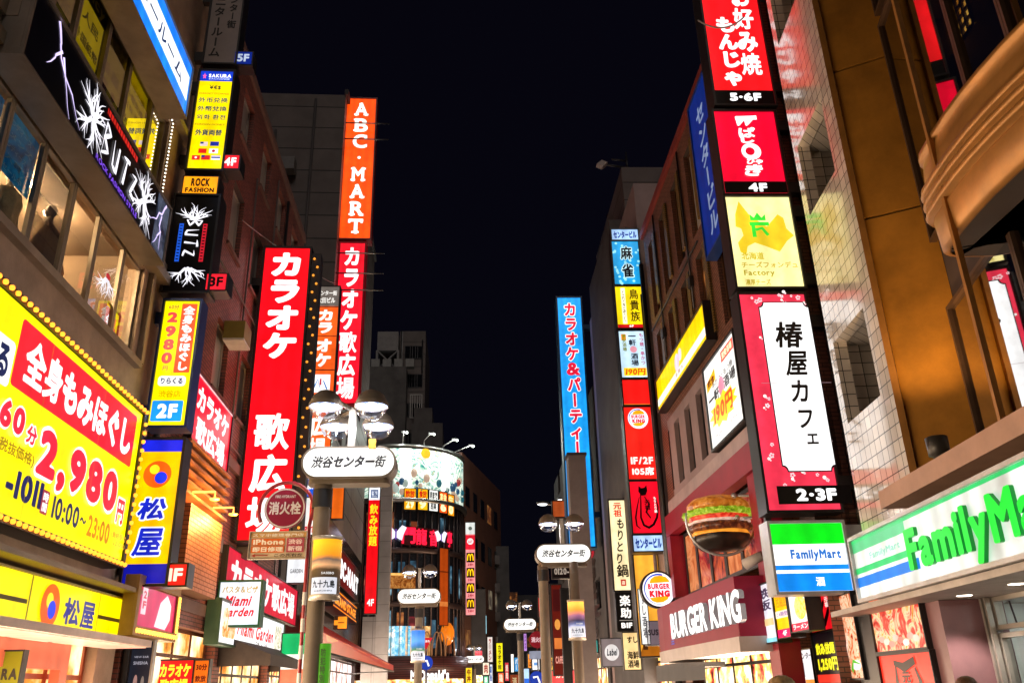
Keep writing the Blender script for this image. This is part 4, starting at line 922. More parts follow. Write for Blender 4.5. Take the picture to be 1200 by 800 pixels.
for i in range(4):
    xx = xa + 1.0 + i * 1.9; dpart('ceiling_light', MB().box(xx - .5, xx + .5, 1.0, 1.16, zb - .16, zb - .13).box(xx - .5, xx + .5, 2.6, 2.76, zb - .16, zb - .13), em('#f6fff6', 11, 0))
    dpart('shelf', MB().box(xx - .6, xx + .6, 3.2, 3.6, 0, 1.5), photo('goods', ['#c03020', '#e8d020', '#f4f4f0', '#2060b0', '#30a050'], .25, 7))

# ================================================================== brown brick building with the burger restaurant
t = Thing('brick_tenement', 'brown brick building with tall slot windows above the burger restaurant', 'building', RR(), (-20, 4, 0)); TR = t
hs = []
for i in range(6):
    x = -25.0 + i * 1.72; hs += [(x + .35, x + 1.2, 12.6, 15.2), (x + .35, x + 1.2, 9.35, 12.0)]
lo_ = [(-24.9 + i * 1.3, -24.9 + i * 1.3 + .62, 6.95, 8.75) for i in range(8)]
b = MB(); wallgrid(b, -25.2, -14.4, 9.05, 15.85, hs, 0, .28); shell(b, -25.2, -14.4, 15.85, 9); b.rect(-25.2, -24.4, 0, 9.05, .0); t.part('wall', b, BRICK2)
GOLDMESH = masonry('gold_mesh', (.42, .26, .07), (.34, .2, .05), (.05, .03, .01), .07, .07, .012, .25, 0)
for i, h in enumerate(hs):
    w = window(t, h[0] + .003, h[1] - .003, h[2] + .003, h[3] - .003, .14, PALEPANE if i == 6 else DIMROOM if i in (3, 7, 10) else DARKPANE, paint((.16, .07, .03), .4, .4), .06)
    t.part('mesh_panel', MB().box(h[1] + .02, h[1] + .3, -.08, -.01, h[2] + .1, h[3] - .05), GOLDMESH)
b = MB(); wallgrid(b, -24.4, -14.4, 6.5, 9.05, lo_, .004, .3); t.part('pink_wall', b, PINKWALL)
for h in lo_: window(t, h[0] + .003, h[1] - .003, h[2] + .003, h[3] - .003, .16, DARKPANE)
b = MB(); b.box(-24.6, -14.4, -.16, .0, 6.25, 6.62); t.part('ledge', b, paint((.42, .33, .34), .5, 0, .2))
b = MB(); b.box(-25.3, -14.4, -.1, .2, 15.85, 16.1); t.part('parapet', b, paint((.30, .05, .04), .5))
b = MB(); b.box(-24.7, -14.4, -.28, .0, 5.62, 6.2); b.box(-24.7, -24.25, -.28, .2, 3.9, 5.6); b.box(-17.05, -16.5, -.22, .2, 0, 5.6); t.part('red_frame', b, BKRED)
xs = [-24.2, -22.9, -21.6, -20.3, -19.0, -17.8, -17.1]
for i, (a, c) in enumerate(zip(xs, xs[1:])): window(t, a + .004, c - .004, 3.9, 5.6, .12, photo('people%d' % (i % 3), [['#1a0c0c', '#c06a3a', '#e0a070', '#402028'], ['#202028', '#a82830', '#d88a60', '#1a1414'], ['#1c1c24', '#d0603a', '#702028', '#3a3a44']][i % 3], .32, 1.1), DARKSTEEL, .09)
shopfront(t, -24.2, -17.1, .1, 2.6, .3, MIXROOM, 5); shopfront(t, -16.4, -14.5, .1, 2.3, .6, DIMROOM, 2)
b = MB(); b.box(-16.5, -14.4, .55, .62, 0, 6.25); t.part('recess_wall', b, paint((.05, .04, .04), .6))
b = MB()
for x in (-23.42, -19.95): b.tube([(x, -.05, 10.8), (x, -.05, 15.7)], .03, 0, 6); b.box(x - .1, x + .1, -.12, -.01, 11.4, 11.7)
b.tube([(-25, -.05, 12.3), (-19, -.05, 12.28)], .025, 0, 6); t.part('conduit', b, DARKSTEEL)
b = MB(); b.tube([(-25.5, -.1, .2), (-25.5, -.1, 15)], .08); b.tube([(-25.8, -.1, .2), (-25.8, -.1, 14)], .06); t.part('drain_pipe', b, DARKSTEEL)
b = MB(); b.box(-24.2, -21.0, -1.0, .0, 2.02, 2.12); b.quad((-24.2, -1.0, 2.02), (-19.0, -1.0, 2.02), (-19.0, -1.02, 1.72), (-24.2, -1.02, 1.72)); t.part('awning', b, paint((.05, .05, .055), .6))
# burger fascia bulging over the pavement
fb = RR(); out = -.8
pth = [(-25.15, .0), (-25.1, -.35), (-24.9, -.62), (-24.5, -.78), (-23.5, -.86), (-21, -.88), (-18.4, -.84), (-16.9, -.8), (-16.8, .0)]
t = Thing('burger_fascia', 'deep red curved fascia with white block letters and grey underside', 'shop sign', fb, (-21, -.4, 2.3)); TBK = t
fq = RR(.86); zt2 = (fq.pix(795, 697)[1] + fq.pix(885, 668)[1]) / 2; zm = (fq.pix(800, 762)[1] + fq.pix(888, 735)[1]) / 2; zb2 = (fq.pix(800, 779)[1] + fq.pix(888, 752)[1]) / 2
def vstrip(mb, pth, z0, z1, o=0, m=0):
    mb.add([(x, y - o, z0) for x, y in pth] + [(x, y - o, z1) for x, y in pth], [(i, i + 1, len(pth) + i + 1, len(pth) + i) for i in range(len(pth) - 1)], m)
b = MB(); vstrip(b, pth, zm, zt2); b.add([(x, y, zt2) for x, y in pth], [tuple(range(len(pth)))]); 
for i in range(7):
    z = zm + .03 + i * .055; vstrip(b, pth[2:-1], z, z + .025, .02)
t.part('red_band', b, paint((.27, .004, .035), .55, 0, .15, 2))
b = MB(); vstrip(b, pth, zb2, zm, .03, 0); b.add([(x, y - .03, zb2) for x, y in pth], [tuple(range(len(pth)))], 0); t.part('soffit_band', b, paint((.5, .44, .42), .45, .3, .15))
x0, z0 = fq.pix(794, 749); x1, z1 = fq.pix(874, 692); z0 = (fq.pix(796, 749)[1] + fq.pix(874, 728)[1]) / 2; z1 = (fq.pix(794, 716)[1] + fq.pix(873, 691)[1]) / 2
A = MB(); text_rect(A, 'BURGER KING', x0, z0 - .0, x1, z1, -1.0, 0, .045, 56, thick=.10, sp=-.01); t.part('letters', A, [em('#ffffff', 1.3), em('#b8b0b0', .35)], raw=True)
b = MB(); x, z = fq.pix(788, 738); b.prism(circ(x, z, .3, .42), -.86, -.7, 0); t.part('round_badge', b, [em('#e8e0f0', 1.0)])
b = MB(); b.prism(circ(x, z, .2, .3), -.875, -.861, 0); b.poly([(x - .2, z - .35), (x + .2, z - .35), (x + .14, z - .22), (x - .14, z - .22)], -.88, 1); t.part('badge_mark', b, [em('#d02050', .9), em('#1040b0', .9)])

# ================================================================== buildings further down the right side
t = Thing('pipe_clad_building', 'mauve rendered building with drain pipes behind the tall sign stack', 'building', RR(), (-32, 4, 0))
hs = [(x, x + 1.1, z, z + 1.5) for z in (7.5, 10.6, 13.7, 16.4) for x in (-37.2, -34.6, -32.0, -29.4)]
b = MB(); wallgrid(b, -38.6, -26.0, 0, 18.6, hs + [(-38, -27, .1, 2.9)], 0, .25); shell(b, -38.6, -26.0, 18.6, 9); t.part('wall', b, PINKWALL)
for h in hs: window(t, h[0] + .003, h[1] - .003, h[2] + .003, h[3] - .003, .15, DARKPANE)
b = MB()
for i, x in enumerate((-27.3, -28.6, -29.0, -31.4, -33.9, -36.2, -36.5)): b.tube([(x, -.12, 3), (x, -.12, 17.5 - i * .4)], .09 if i % 2 else .06, 0, 8); b.box(x - .13, x + .13, -.25, -.01, 9 + i * .5, 9.25 + i * .5)
t.part('drain_pipe', b, paint((.28, .22, .24), .5))
shopfront(t, -38, -27, .1, 2.895, .2, MIXROOM, 8)
fr = face(AZR, 30.0)
t = Thing('plain_tower', 'tall windowless dark grey block with floodlight bracket on its roof', 'building', fr, (7, 5, 0))
b = MB(); x0, z1 = fr.pix(728, 196); b.box(x0, x0 + 6, 0, 8, 0, z1); t.part('shaft', b, masonry('tower_panel', (.15, .12, .12), (.13, .105, .105), (.04, .03, .03), 20, .85, .02, .6, 0))
b = MB(); x2, z2 = fr.pix(712, 262); b.box(x2, x0 - .01, -.3, 6, 0, z2); t.part('annex', b, DARKCONC)
b = MB(); x3, z3 = fr.pix(704, 192); b.tube([(x0 + .3, .2, z1), (x0 + .3, .2, z1 + .6)], .05); b.tube([(x0 + .3, .2, z1 + .1), (x3 + .1, .0, z3 - .02)], .05); b.tube([(x0 + .3, .2, z1 + .45), (x3 + .5, .1, z3 + .3)], .04); b.tube([(x0 + .3, .2, z1), (x0 + .3, .2, z1 + .9)], .03); t.part('bracket', b, DARKSTEEL)
b = MB().prism([(x3 - .2, z3 - .1), (x3 + .05, z3 - .22), (x3 + .28, z3 - .02), (x3 + .03, z3 + .1)], -.15, .12); t.part('flood_box', b, paint((.45, .38, .36), .5))
t = Thing('far_right_block', 'dark narrow building beyond the blue karaoke sign', 'building', RR(), (-50, 4, 0))
hs = [(x, x + 1.4, z, z + 1.4) for z in (5, 8, 11, 14) for x in (-58, -54, -50, -46, -42)]
b = MB(); wallgrid(b, -61, -39.2, 0, 15.4, hs + [(-60, -40, .1, 3)], 0, .2); shell(b, -61, -39.2, 15.4, 9); t.part('wall', b, DARKCONC)
for i, h in enumerate(hs): window(t, h[0] + .003, h[1] - .003, h[2] + .003, h[3] - .003, .12, DIMROOM if i % 4 == 1 else DARKPANE)
shopfront(t, -60, -40, .1, 2.995, .2, MIXROOM, 12)
# square concrete pylon and wall lettering
fr = face(AZR, 36.6); x0 = fr.pix(669, 600)[0]; x1 = fr.pix(690, 600)[0]; zt = fr.pix(680, 533)[1]
t = Thing('concrete_pylon', 'square grey concrete pylon standing in front of the blue karaoke sign', 'pylon', fr, (x0, .4, 0)); b = MB().box(x0, x1, 0, .9, 0, zt); t.part('shaft', b, paint((.36, .30, .30), .6, 0, .25, 1)); t.part('cap', MB().box(x0 - .05, x1 + .05, -.05, .95, zt, zt + .12), DARKCONC)
t = Thing('wall_lettering', 'black and red letters running down the mauve wall', 'shop sign', RR(.03), (-33.5, 0, 4))
f3 = RR(.03); za, zb3 = f3.pix(697, 640)[1], f3.pix(700, 768)[1]; xa = f3.pix(692, 700)[0]; xb3 = f3.pix(703, 700)[0]
A = MB()
lay = layout('atmos Heart', .055, 44); tot = max(v[0] + ox for V, T, ox in lay for v in V)
for i, (V, T, ox) in enumerate(lay):
    if V: A.add([(xa + (xb3 - xa) * (v[1] + .1) / .9, 0, za - (za - zb3) * (v[0] + ox) / tot) for v in V], T, 0 if i == 0 else 1)
t.part('lettering', A, [em('#d82038', .5), paint((.02, .015, .015), .4)], raw=True)
# far end of the street
fr = face(-3.5, 75.0)
t = Thing('balcony_block', 'dark apartment block with dimly lit stair balconies at the bend', 'building', fr, (2.5, 4, 0))
x0, zt = fr.pix(561, 640); x1 = fr.pix(596, 640)[0]; xm = fr.pix(574, 640)[0]
b = MB(); b.box(xm, x1, 0, 12, 0, zt); b.box(x0, xm - .01, 1.5, 12, 0, zt + .4); t.part('wall', b, DARKCONC)
b = MB(); c_ = MB(); l_ = MB()
for i in range(5):
    z = zt - 1.4 - i * 2.35
    if z > 2: b.box(x0, xm + .8, -.6, 1.45, z - .2, z + .55); l_.box(x0 + .3, xm - .2, 1.38, 1.48, z + .9, z + 1.75)
t.part('balcony', b, paint((.14, .12, .12), .6)); t.part('stair_light', l_, litwin('stairlight', ['#1c1610', '#8a7a58', '#d8c8a0'], .5, .5))
t = Thing('end_block', 'black office block closing off the end of the street', 'building', face(-3.5, 125), (5, 4, 0)); fe = face(-3.5, 125)
b = MB(); b.box(fe.pix(585, 720)[0], fe.pix(665, 720)[0], 0, 10, 0, fe.pix(600, 697)[1]); t.part('wall', b, DARKCONC)
for (px, py) in ((601, 699), (612, 742), (630, 735), (594, 728), (622, 752)):
    x, z = fe.pix(px, py); window(t, x - .7, x + .7, z - .7, z + .7, -.05, DIMROOM)
t = Thing('dim_gable', 'dim narrow building past the restaurant, seen behind small street signs', 'building', face(-3.5, 66), (0, 4, 0)); fe = face(-3.5, 66)
b = MB(); b.box(fe.pix(552, 780)[0], fe.pix(570, 780)[0], 0, 9, 0, fe.pix(560, 690)[1]); t.part('wall', b, DARKCONC); t.part('shop_window', MB().rect(fe.pix(553, 780)[0], fe.pix(569, 780)[0], .2, 2.6, -.03), MIXROOM)
# ================================================================== left: signs flat on the walls
fr = L(.34)
q = (fr.pix(-60, 500)[0], (fr.pix(25, 612)[1] + fr.pix(145, 656)[1]) / 2, (fr.pix(163, 485)[0] + fr.pix(147, 655)[0]) / 2, (fr.pix(0, 331)[1] + fr.pix(164, 486)[1]) / 2)
def fx(px, py):   # fraction position on the billboard of a pixel of the photograph
    x, z = fr.pix(px, py); return ((x - q[0]) / (q[2] - q[0]), (q[3] - z) / (q[3] - q[1]))
def fbox(a, c): (x0, y0), (x1, y1) = fx(*a), fx(*c); return x0, y0, x1, y1
ra = fbox((26, 372), (155, 500)); 
r0, _, _, _ = fbox((22, 400), (150, 500)); rx1 = fx(160, 500)[0]; ry0 = fx(28, 372)[1]; ry1 = fx(12, 450)[1]
tx0, tx1 = fx(28, 430)[0], fx(150, 520)[0]
els = [('R', r0, ry0, rx1 - .004, ry1, '#e8202c*1.1', .012), ('t', '全身もみほぐし', tx0, ry0 + .055, tx1 + .015, ry1 - .05, '#ffffff*1.35', {'b': .055, 'res': 56}),
       ('R', fx(-30, 420)[0], .2, fx(13, 430)[0], .43, '#fbfbf4*1.2', .014), ('t', 'る', fx(-6, 420)[0], .235, fx(8, 430)[0], .4, '#16204a', {'b': .045})]
p0, p1 = fx(36, 560)[0], fx(133, 600)[0]; py0, py1 = fx(60, 505)[1], fx(45, 560)[1]
py0, py1 = .475, .80
els += [('t', '2,980', p0, py0, p1, py1, '#ffffff*1.2', {'b': .105, 'res': 56}), ('t', '2,980', p0 + .006, py0 + .02, p1 - .006, py1 - .02, '#e02238', {'b': .065, 'res': 56}),
        ('t', '円', p1 + .006, .62, rx1 - .008, .80, '#ffffff*1.2', {'b': .12}), ('t', '円', p1 + .011, .635, rx1 - .012, .79, '#e02238', {'b': .05}),
        ('t', '60', fx(-8, 500)[0], .47, fx(22, 520)[0], .63, '#ffffff*1.2', {'b': .11}), ('t', '60', fx(-7, 500)[0], .482, fx(21, 520)[0], .618, '#e02238', {'b': .06}),
        ('t', '分', fx(24, 520)[0], .525, fx(37, 530)[0], .64, '#ffffff*1.2', {'b': .12}), ('t', '分', fx(25, 520)[0], .535, fx(36, 530)[0], .63, '#e02238', {'b': .05}),
        ('t', '(税抜価格)', fx(-14, 540)[0], .665, fx(32, 560)[0], .74, '#8a6a08', {'b': .025}), ('t', '-1011', fx(-3, 590)[0], .78, fx(42, 600)[0], .92, '#181c50', {'b': .05}),
        ('R', fx(43, 590)[0], .81, fx(50, 600)[0], .935, '#a03040', .004), ('v', '時間', fx(44, 590)[0], .82, fx(49, 600)[0], .925, '#ffffff', {'b': .05}),
        ('t', '10:00', fx(55, 600)[0], .815, fx(86, 615)[0], .935, '#20204a', {'b': .035}), ('t', '～', fx(88, 610)[0], .86, fx(95, 615)[0], .895, '#20204a', {'b': .04}),
        ('t', '23:00', fx(98, 610)[0], .825, fx(123, 625)[0], .95, '#b86a10', {'b': .035}), ('t', '(最終受付', fx(125, 625)[0], .855, fx(142, 632)[0], .90, '#c08a18', {'b': .02, 'res': 30}), ('t', '22:00)', fx(127, 630)[0], .91, fx(141, 636)[0], .945, '#c08a18', {'b': .02, 'res': 30})]
els += [('r', .32, 0, .3212, 1, '#b89a00*.8'), ('r', .66, 0, .6612, 1, '#b89a00*.8')]
t = sign('massage_billboard', 'huge yellow massage billboard framed by rows of round bulbs', 'billboard', fr, q, els, '#ffe500', .32, k=1.2, rim=.11)
bm_ = MB().ball((0, 0, 0), .036, 0, 8); x0, z0, x1, z1 = t.rect
bulb = None; n = 44
BULB = em('#ff9428', 1.7, 0); BULB2 = em('#ff9a3a', 1.6, 0)
def addbulb(x, z, i):
    global bulb
    if bulb is None:
        bulb = t.part('bulb', MB().ball((x, -.05, z), .036, 0, 8), BULB); t.b0 = (x, z)
    else: t.rep(bulb, x - t.b0[0], 0, z - t.b0[1])
for i in range(36): addbulb(x1 + .05 - i * .155, z1 + .06, i)
for i in range(36): addbulb(x1 + .05 - i * .155, z0 - .06, i)
for i in range(1, 16): addbulb(x1 + .06, z1 - i * (z1 - z0) / 16, i)
# diner fascia
fr = L(.2); x1 = (fr.pix(149, 703)[0] + fr.pix(142, 757)[0]) / 2; zt = (fr.pix(40, 672)[1] + fr.pix(149, 705)[1]) / 2; zb = (fr.pix(28, 738)[1] + fr.pix(142, 757)[1]) / 2
xl = fr.pix(-60, 700)[0]; a = fr.pix(33, 705)[0]; c = fr.pix(113, 725)[0]
def f2(px, py): x, z = fr.pix(px, py); return (x - xl) / (x1 - xl), (zt - z) / (zt - zb)
fa, fc = f2(33, 705)[0], f2(113, 725)[0]
lx0, ly = f2(46, 710); lx1, _ = f2(68, 712)
k0, k1, k2, k3 = f2(71, 725)[0], f2(90, 725)[0], f2(91, 730)[0], f2(107, 730)[0]
asp = (x1 - xl) / (zt - zb)
els = [('r', 0, .44, fa - .006, .52, '#3a2a10'), ('r', fc + .006, .44, 1, .52, '#3a2a10'), ('r', fa - .003, 0, fa + .003, 1, '#4a3a10'), ('r', fc - .002, 0, fc + .002, 1, '#8a7a10'),
       ('c', (lx0 + lx1) / 2, .47, (lx1 - lx0) / 2, '#f05a10'), ('c', (lx0 + lx1) / 2 - .008, .38, (lx1 - lx0) * .18, '#ffd820'), ('c', (lx0 + lx1) / 2 + .009, .54, (lx1 - lx0) * .21, '#1a34d8'),
       ('t', '松', k0, .24, k1, .76, '#161a7a', {'b': .06}), ('t', '屋', k2, .24, k3, .78, '#161a7a', {'b': .06})]
t = sign('diner_fascia', 'yellow lit diner fascia with orange round logo over the canopy', 'shop sign', fr, (xl, zb, x1, zt), els, '#ffe200', .2, k=1.15, rim=.03, case=paint((.5, .42, .2), .4))
b = MB().box(xl, x1 + .12, -.3, .2, zt + .08, zt + .15); t.part('hood', b, paint((.30, .22, .13), .5))
# dark clothing shop sign with lightning and flames
def bolt(mb, pts, w, y, m):
    q_ = random.Random(len(pts)); o = []
    for (a, b_), (c_, d_) in zip(pts, pts[1:]):
        for k in range(4): f = k / 4; o.append((a + (c_ - a) * f + q_.uniform(-.04, .04), b_ + (d_ - b_) * f + q_.uniform(-.04, .04)))
    o.append(pts[-1]); stroke(mb, o, w, y, m, True)
BUTZ = {'B': [[(0, 0), (.12, 1), (.62, .78), (.1, .52), (.6, .22), (0, 0)]], 'U': [[(.0, 1), (.08, .1), (.5, 0), (.58, .95)]], 'T': [[(0, .95), (.7, 1.0)], [(.4, 1.0), (.25, 0)]], 'Z': [[(0, .8), (.55, .85), (.05, .1), (.6, .0)]]}
def butz(mb, x0, z0, w, h, y, m, vert=False):
    cw = w / 4.2; i = 0
    for ch in 'BUTZ':
        for s_ in BUTZ[ch]:
            pts = []
            for (a, b_), (c_, d_) in zip(s_, s_[1:] + [s_[-1]]):
                for k in range(4): pts.append((x0 + i * cw * 1.08 + (a + (c_ - a) * k / 4) * cw, z0 + (b_ + (d_ - b_) * k / 4) * h * (1 if ch == 'B' else .86)))
            stroke(mb, pts, cw * .2, y - .0008 * i, m, 2)
        i += 1
fr = L(.42); zt = (fr.pix(60, 5)[1] + fr.pix(199, 246)[1]) / 2; zb = (fr.pix(30, 68)[1] + fr.pix(190, 309)[1]) / 2; x1 = (fr.pix(199, 246)[0] + fr.pix(190, 309)[0]) / 2; x0 = fr.pix(26, 60)[0]
W, H = x1 - x0, zt - zb
t = sign('rock_shop_sign', 'long black sign with white flame lettering and lightning bolts', 'shop sign', fr, (x0, zb, x1, zt), [], '#0a080c', .4, k=.25, rim=.04, case=paint((.30, .26, .22), .4, .4))
b = MB()
bolt(b, [(x0 + W * .12, zt - H * .02), (x0 + W * .16, zb + H * .62), (x0 + W * .25, zb + H * .05)], .06, -.002, 0); bolt(b, [(x0 + W * .15, zb + H * .66), (x0 + W * .1, zb + H * .3)], .045, -.003, 0); bolt(b, [(x0 + W * .16, zb + H * .62), (x0 + W * .31, zb + H * .1)], .05, -.004, 0)
bolt(b, [(x1 - W * .03, zb + H * .96), (x1 - W * .1, zb + H * .55), (x1 - W * .17, zb + H * .4)], .05, -.002, 0); bolt(b, [(x1 - W * .07, zb + H * .66), (x1 - W * .05, zb + H * .1)], .045, -.003, 0); bolt(b, [(x1 - W * .06, zb + H * .4), (x1 - W * .11, zb + H * .08)], .035, -.004, 0)
t.part('lightning', b, em('#d8c8ff', 1.3), raw=True)
b = MB(); 
for cx, sd, up in ((.37, 3, 1), (.78, 8, -1), (.37, 9, -1), (.78, 12, 1)): flames(b, x0 + W * cx, zb + H * (.50 if up > 0 else .5), .6, .95, -.004, 0, sd, up)
butz(b, x0 + W * .44, zb + H * .24, W * .28, H * .5, -.012, 0); t.part('lettering', b, em('#f6f4ff', 1.25), raw=True)
b = MB(); b.rect(x0 + W * .44, x0 + W * .68, zb + H * .86, zb + H * .95, -.002, 0)
for i in range(13): b.rect(x0 + W * (.444 + .018 * i), x0 + W * (.448 + .018 * i), zb + H * .86, zb + H * .95, -.004, 1)
t.part('red_strapline', b, [em('#d82820', .9), em('#30080a', .3)])
A = MB(); text_rect(A, 'ROCK FASHION STYLE', x0 + W * .42, zb + H * .07, x0 + W * .74, zb + H * .15, -.003, 0, .03); t.part('purple_strapline', A, em('#7a4ae0', 1.0), raw=True)
b = MB(); b.rect(x1 - W * .115, x1 - .01, zb + .01, zt - .01, .002); t.part('end_glow', b, photo('storm', ['#101826', '#32405c', '#7080a0', '#182030'], .35, 1.6))
# blue and white monitor room sign
fr = L(.45); zt = fr.pix(226, 82)[1]; zb = fr.pix(216, 136)[1]; x1 = (fr.pix(226, 82)[0] + fr.pix(216, 136)[0]) / 2; x0 = x1 - 4.6
sign('monitor_room_sign', 'long blue and white lightbox lettered in thin dark strokes over the fourth floor', 'shop sign', fr, (x0, zb, x1, zt), [('r', 0, .24, .985, .72, '#f4faff*1.3'), ('t', 'モニタールーム', .2, .34, .9, .64, '#203058', {'b': .02})], '#1c78ec', .45, k=1.25, rim=.03, case=paint((.45, .33, .22), .45, .3))

# ================================================================== left: signs standing out from the wall
fr = face(AZL, 14.7)
G5 = None
t = sign('monitor_sign', 'unlit grey vertical sign of the fifth floor with dark lettering', 'shop sign', fr, [(252, -16), (288, -16), (274, 74), (238, 74)], [('v', 'モニタールーム', .1, .02, .48, .93, '!1c1614', {'b': .03}), ('v', 'センター街', .58, .02, .88, .56, '!1c1614', {'b': .025})], '!a89c98', .35, arms=(-1, .3), rim=.04)
tag_box(t, [(276, 61), (296, 61), (294, 75), (274, 75)], '#0c2c9c*.5', '5F', '#c8d8f0*.7', .33)
t = sign('exchange_sign', 'yellow vertical currency exchange sign with little flags and blue header', 'shop sign', fr, [(235.5, 84), (274, 84), (259, 198), (219.5, 198)],
     [('r', 0, 0, 1, .105, '#1238c0*1.1'), ('p', [(.13 + .07 * (1 if i % 2 else .42) * math.sin(i * math.pi / 5), .055 + .034 * (1 if i % 2 else .42) * math.cos(i * math.pi / 5)) for i in range(10)], '#ff5aa0'), ('t', 'SAKURA', .26, .03, .95, .068, '#ffffff*1.2', {'b': .05}), ('t', 'EXCHANGE', .28, .075, .92, .092, '#c8d8ff', {'b': .02, 'res': 30}),
      ('t', '¥€$', .34, .155, .68, .2, '#3a3a20', {'b': .04}), ('t', 'CURRENCY EXCHANGE', .05, .232, .95, .252, '#8a5a10', {'b': .02, 'res': 30}), ('t', '外币兑换', .06, .285, .95, .338, '#2a4a50', {'b': .025}), ('t', '外幣兌換', .06, .375, .95, .428, '#2a4a50', {'b': .025}), ('t', '외화 환전', .08, .465, .94, .515, '#2a4a50', {'b': .025}),
      ('t', 'FOREIGN MONEY', .06, .558, .95, .575, '#8a6a10', {'b': .02, 'res': 30}), ('t', '外貨両替', .1, .618, .9, .68, '#1c3c50', {'b': .035}),
      ('r', .3, .745, .52, .785, '#e8d0d0'), ('r', .3, .745, .4, .765, '#203a80'), ('r', .6, .742, .86, .786, '#1a2c90'), ('r', .28, .815, .52, .86, '#e02418'), ('r', .6, .815, .86, .86, '#f6f6f0'), ('c', .73, .838, .05, '#b01830'),
      ('r', .12, .885, .36, .93, '#d02020'), ('c', .24, .907, .035, '#f4f0e0'), ('r', .4, .885, .66, .93, '#c82028'), ('r', .4, .885, .5, .906, '#1c2c80'), ('r', .7, .885, .96, .93, '#e8e8f0'), ('r', .7, .9, .96, .915, '#1c2c80'), ('r', .7, .885, .96, .892, '#b02030')], '#ffdc00', .42, arms=(-1, .2), k=1.15)
tag_box(t, [(261, 182), (280.5, 182), (279, 197), (259, 197)], '#e01c28', '4F', '#ffffff*1.2', .4)
t = sign('rock_sign', 'black vertical sign with orange header and white flame lettering', 'shop sign', fr, [(206, 230), (257, 230), (242, 341), (191, 341)], [], '#08070a', .42, arms=(-1, .15), k=.2)
x0, z0, x1, z1 = t.rect; W, H = x1 - x0, z1 - z0
o0 = corners(fr, [(216, 207), (256, 207), (253, 228), (213, 228)])
o = t.part('header_box', MB().box(o0[0] - .02, o0[2] + .02, .012, .4, o0[1], o0[3] + .03), CASE); t.part('header_face', MB().rect(o0[0], o0[2], o0[1] + .02, o0[3], .002), em('#ff9c10', 1.15), o)
A = MB(); text_rect(A, 'ROCK', o0[0] + .15, o0[1] + .19, o0[2] - .15, o0[3] - .04, -.003, 0, .06); text_rect(A, 'FASHION', o0[0] + .05, o0[1] + .05, o0[2] - .05, o0[1] + .16, -.003, 0, .06); t.part('lettering', A, paint((.05, .02, .01), .5), o, raw=True)
b = MB(); flames(b, x0 + W * .5, z0 + H * .74, W * .5, H * .30, -.004, 0, 3, 1); flames(b, x0 + W * .5, z0 + H * .24, W * .55, H * .32, -.004, 0, 6, -1)
m2 = MB(); butz(m2, 0, 0, H * .42, W * .36, 0, 0); b.add([(x0 + W * .34 + z_, -.013 + y_, z0 + H * .74 - x_) for x_, y_, z_ in m2.v], m2.f, 0); t.part('flame_lettering', b, em('#f6f4ff', 1.25), raw=True)
b = MB(); b.rect(x0 + W * .17, x0 + W * .27, z0 + H * .30, z0 + H * .70, -.002, 0); b.rect(x0 + W * .72, x0 + W * .82, z0 + H * .30, z0 + H * .70, -.002, 1)
for i in range(12): zz = z0 + H * (.32 + .032 * i); b.rect(x0 + W * .19, x0 + W * .25, zz, zz + H * .012, -.004, 2); b.rect(x0 + W * .74, x0 + W * .80, zz, zz + H * .012, -.004, 2)
t.part('strapline', b, [em('#1c5ad8', .9), em('#c81c2c', .9), em('#120a20', .2)])
tag_box(t, [(243, 321), (266, 321), (263.5, 339), (240.5, 339)], '#e81c2c', '3F', '#181010*.1', .4)
BLUECASE = paint((.015, .05, .22), .4, .1, .2)
t = sign('massage_sign', 'narrow yellow massage sign with orange strip and blue floor box', 'shop sign', fr, [(194, 353), (234.5, 353), (215.5, 498), (173.5, 498)],
     [('R', .5, .02, .95, .59, '#f0502c', .03), ('v', '全身もみほぐし', .56, .04, .89, .575, '#ffffff*1.25', {'b': .06}), ('t', '60分', .12, .03, .42, .07, '#8a4a30', {'b': .03}), ('v', '2', .12, .085, .42, .19, '#e03a40', {'b': .07}), ('v', '9', .12, .2, .42, .31, '#e03a40', {'b': .07}), ('v', '8', .12, .31, .42, .42, '#e03a40', {'b': .07}), ('v', '0', .12, .42, .42, .53, '#e03a40', {'b': .07}), ('t', '円', .2, .54, .34, .575, '#c06a50', {'b': .03}),
      ('R', .12, .62, .9, .7, '#fafaf4*1.2', .1), ('t', 'りらくる', .2, .635, .82, .685, '#202a58', {'b': .045}), ('t', '渋谷店', .18, .735, .82, .79, '#d0a800', {'b': .03}), ('R', .06, .815, .92, .975, '#1a90f0*1.1', .04), ('t', '2F', .22, .84, .78, .95, '#ffffff*1.3', {'b': .06})], '#ffe600', .38, case=BLUECASE, arms=(-1, .15), k=1.2)
t = sign('diner_sign', 'yellow and blue vertical diner sign with orange round logo', 'shop sign', fr, [(166.5, 515), (214, 516), (194, 683), (143.5, 684)],
     [('r', 0, 0, 1, .085, '#1a22c8'), ('r', 0, .87, 1, 1, '#1418a8*.8'), ('c', .48, .25, .34, '#f05a10'), ('c', .40, .215, .12, '#ffd820'), ('c', .58, .275, .15, '#1a34d8'), ('t', '松', .1, .41, .84, .58, '#eef2ff', {'b': .1, 'sh': .12}), ('t', '松', .13, .42, .81, .57, '#1626b8', {'b': .055, 'sh': .12}), ('t', '屋', .1, .62, .84, .83, '#eef2ff', {'b': .1, 'sh': .12}), ('t', '屋', .13, .63, .81, .82, '#1626b8', {'b': .055, 'sh': .12})], '#ffb800', .38, arms=(-1, .1), k=1.15)
tag_box(t, [(195, 661), (219, 661), (216, 685), (193, 685)], '#f01c18', '1F', '#ffd8c0*1.2', .38)

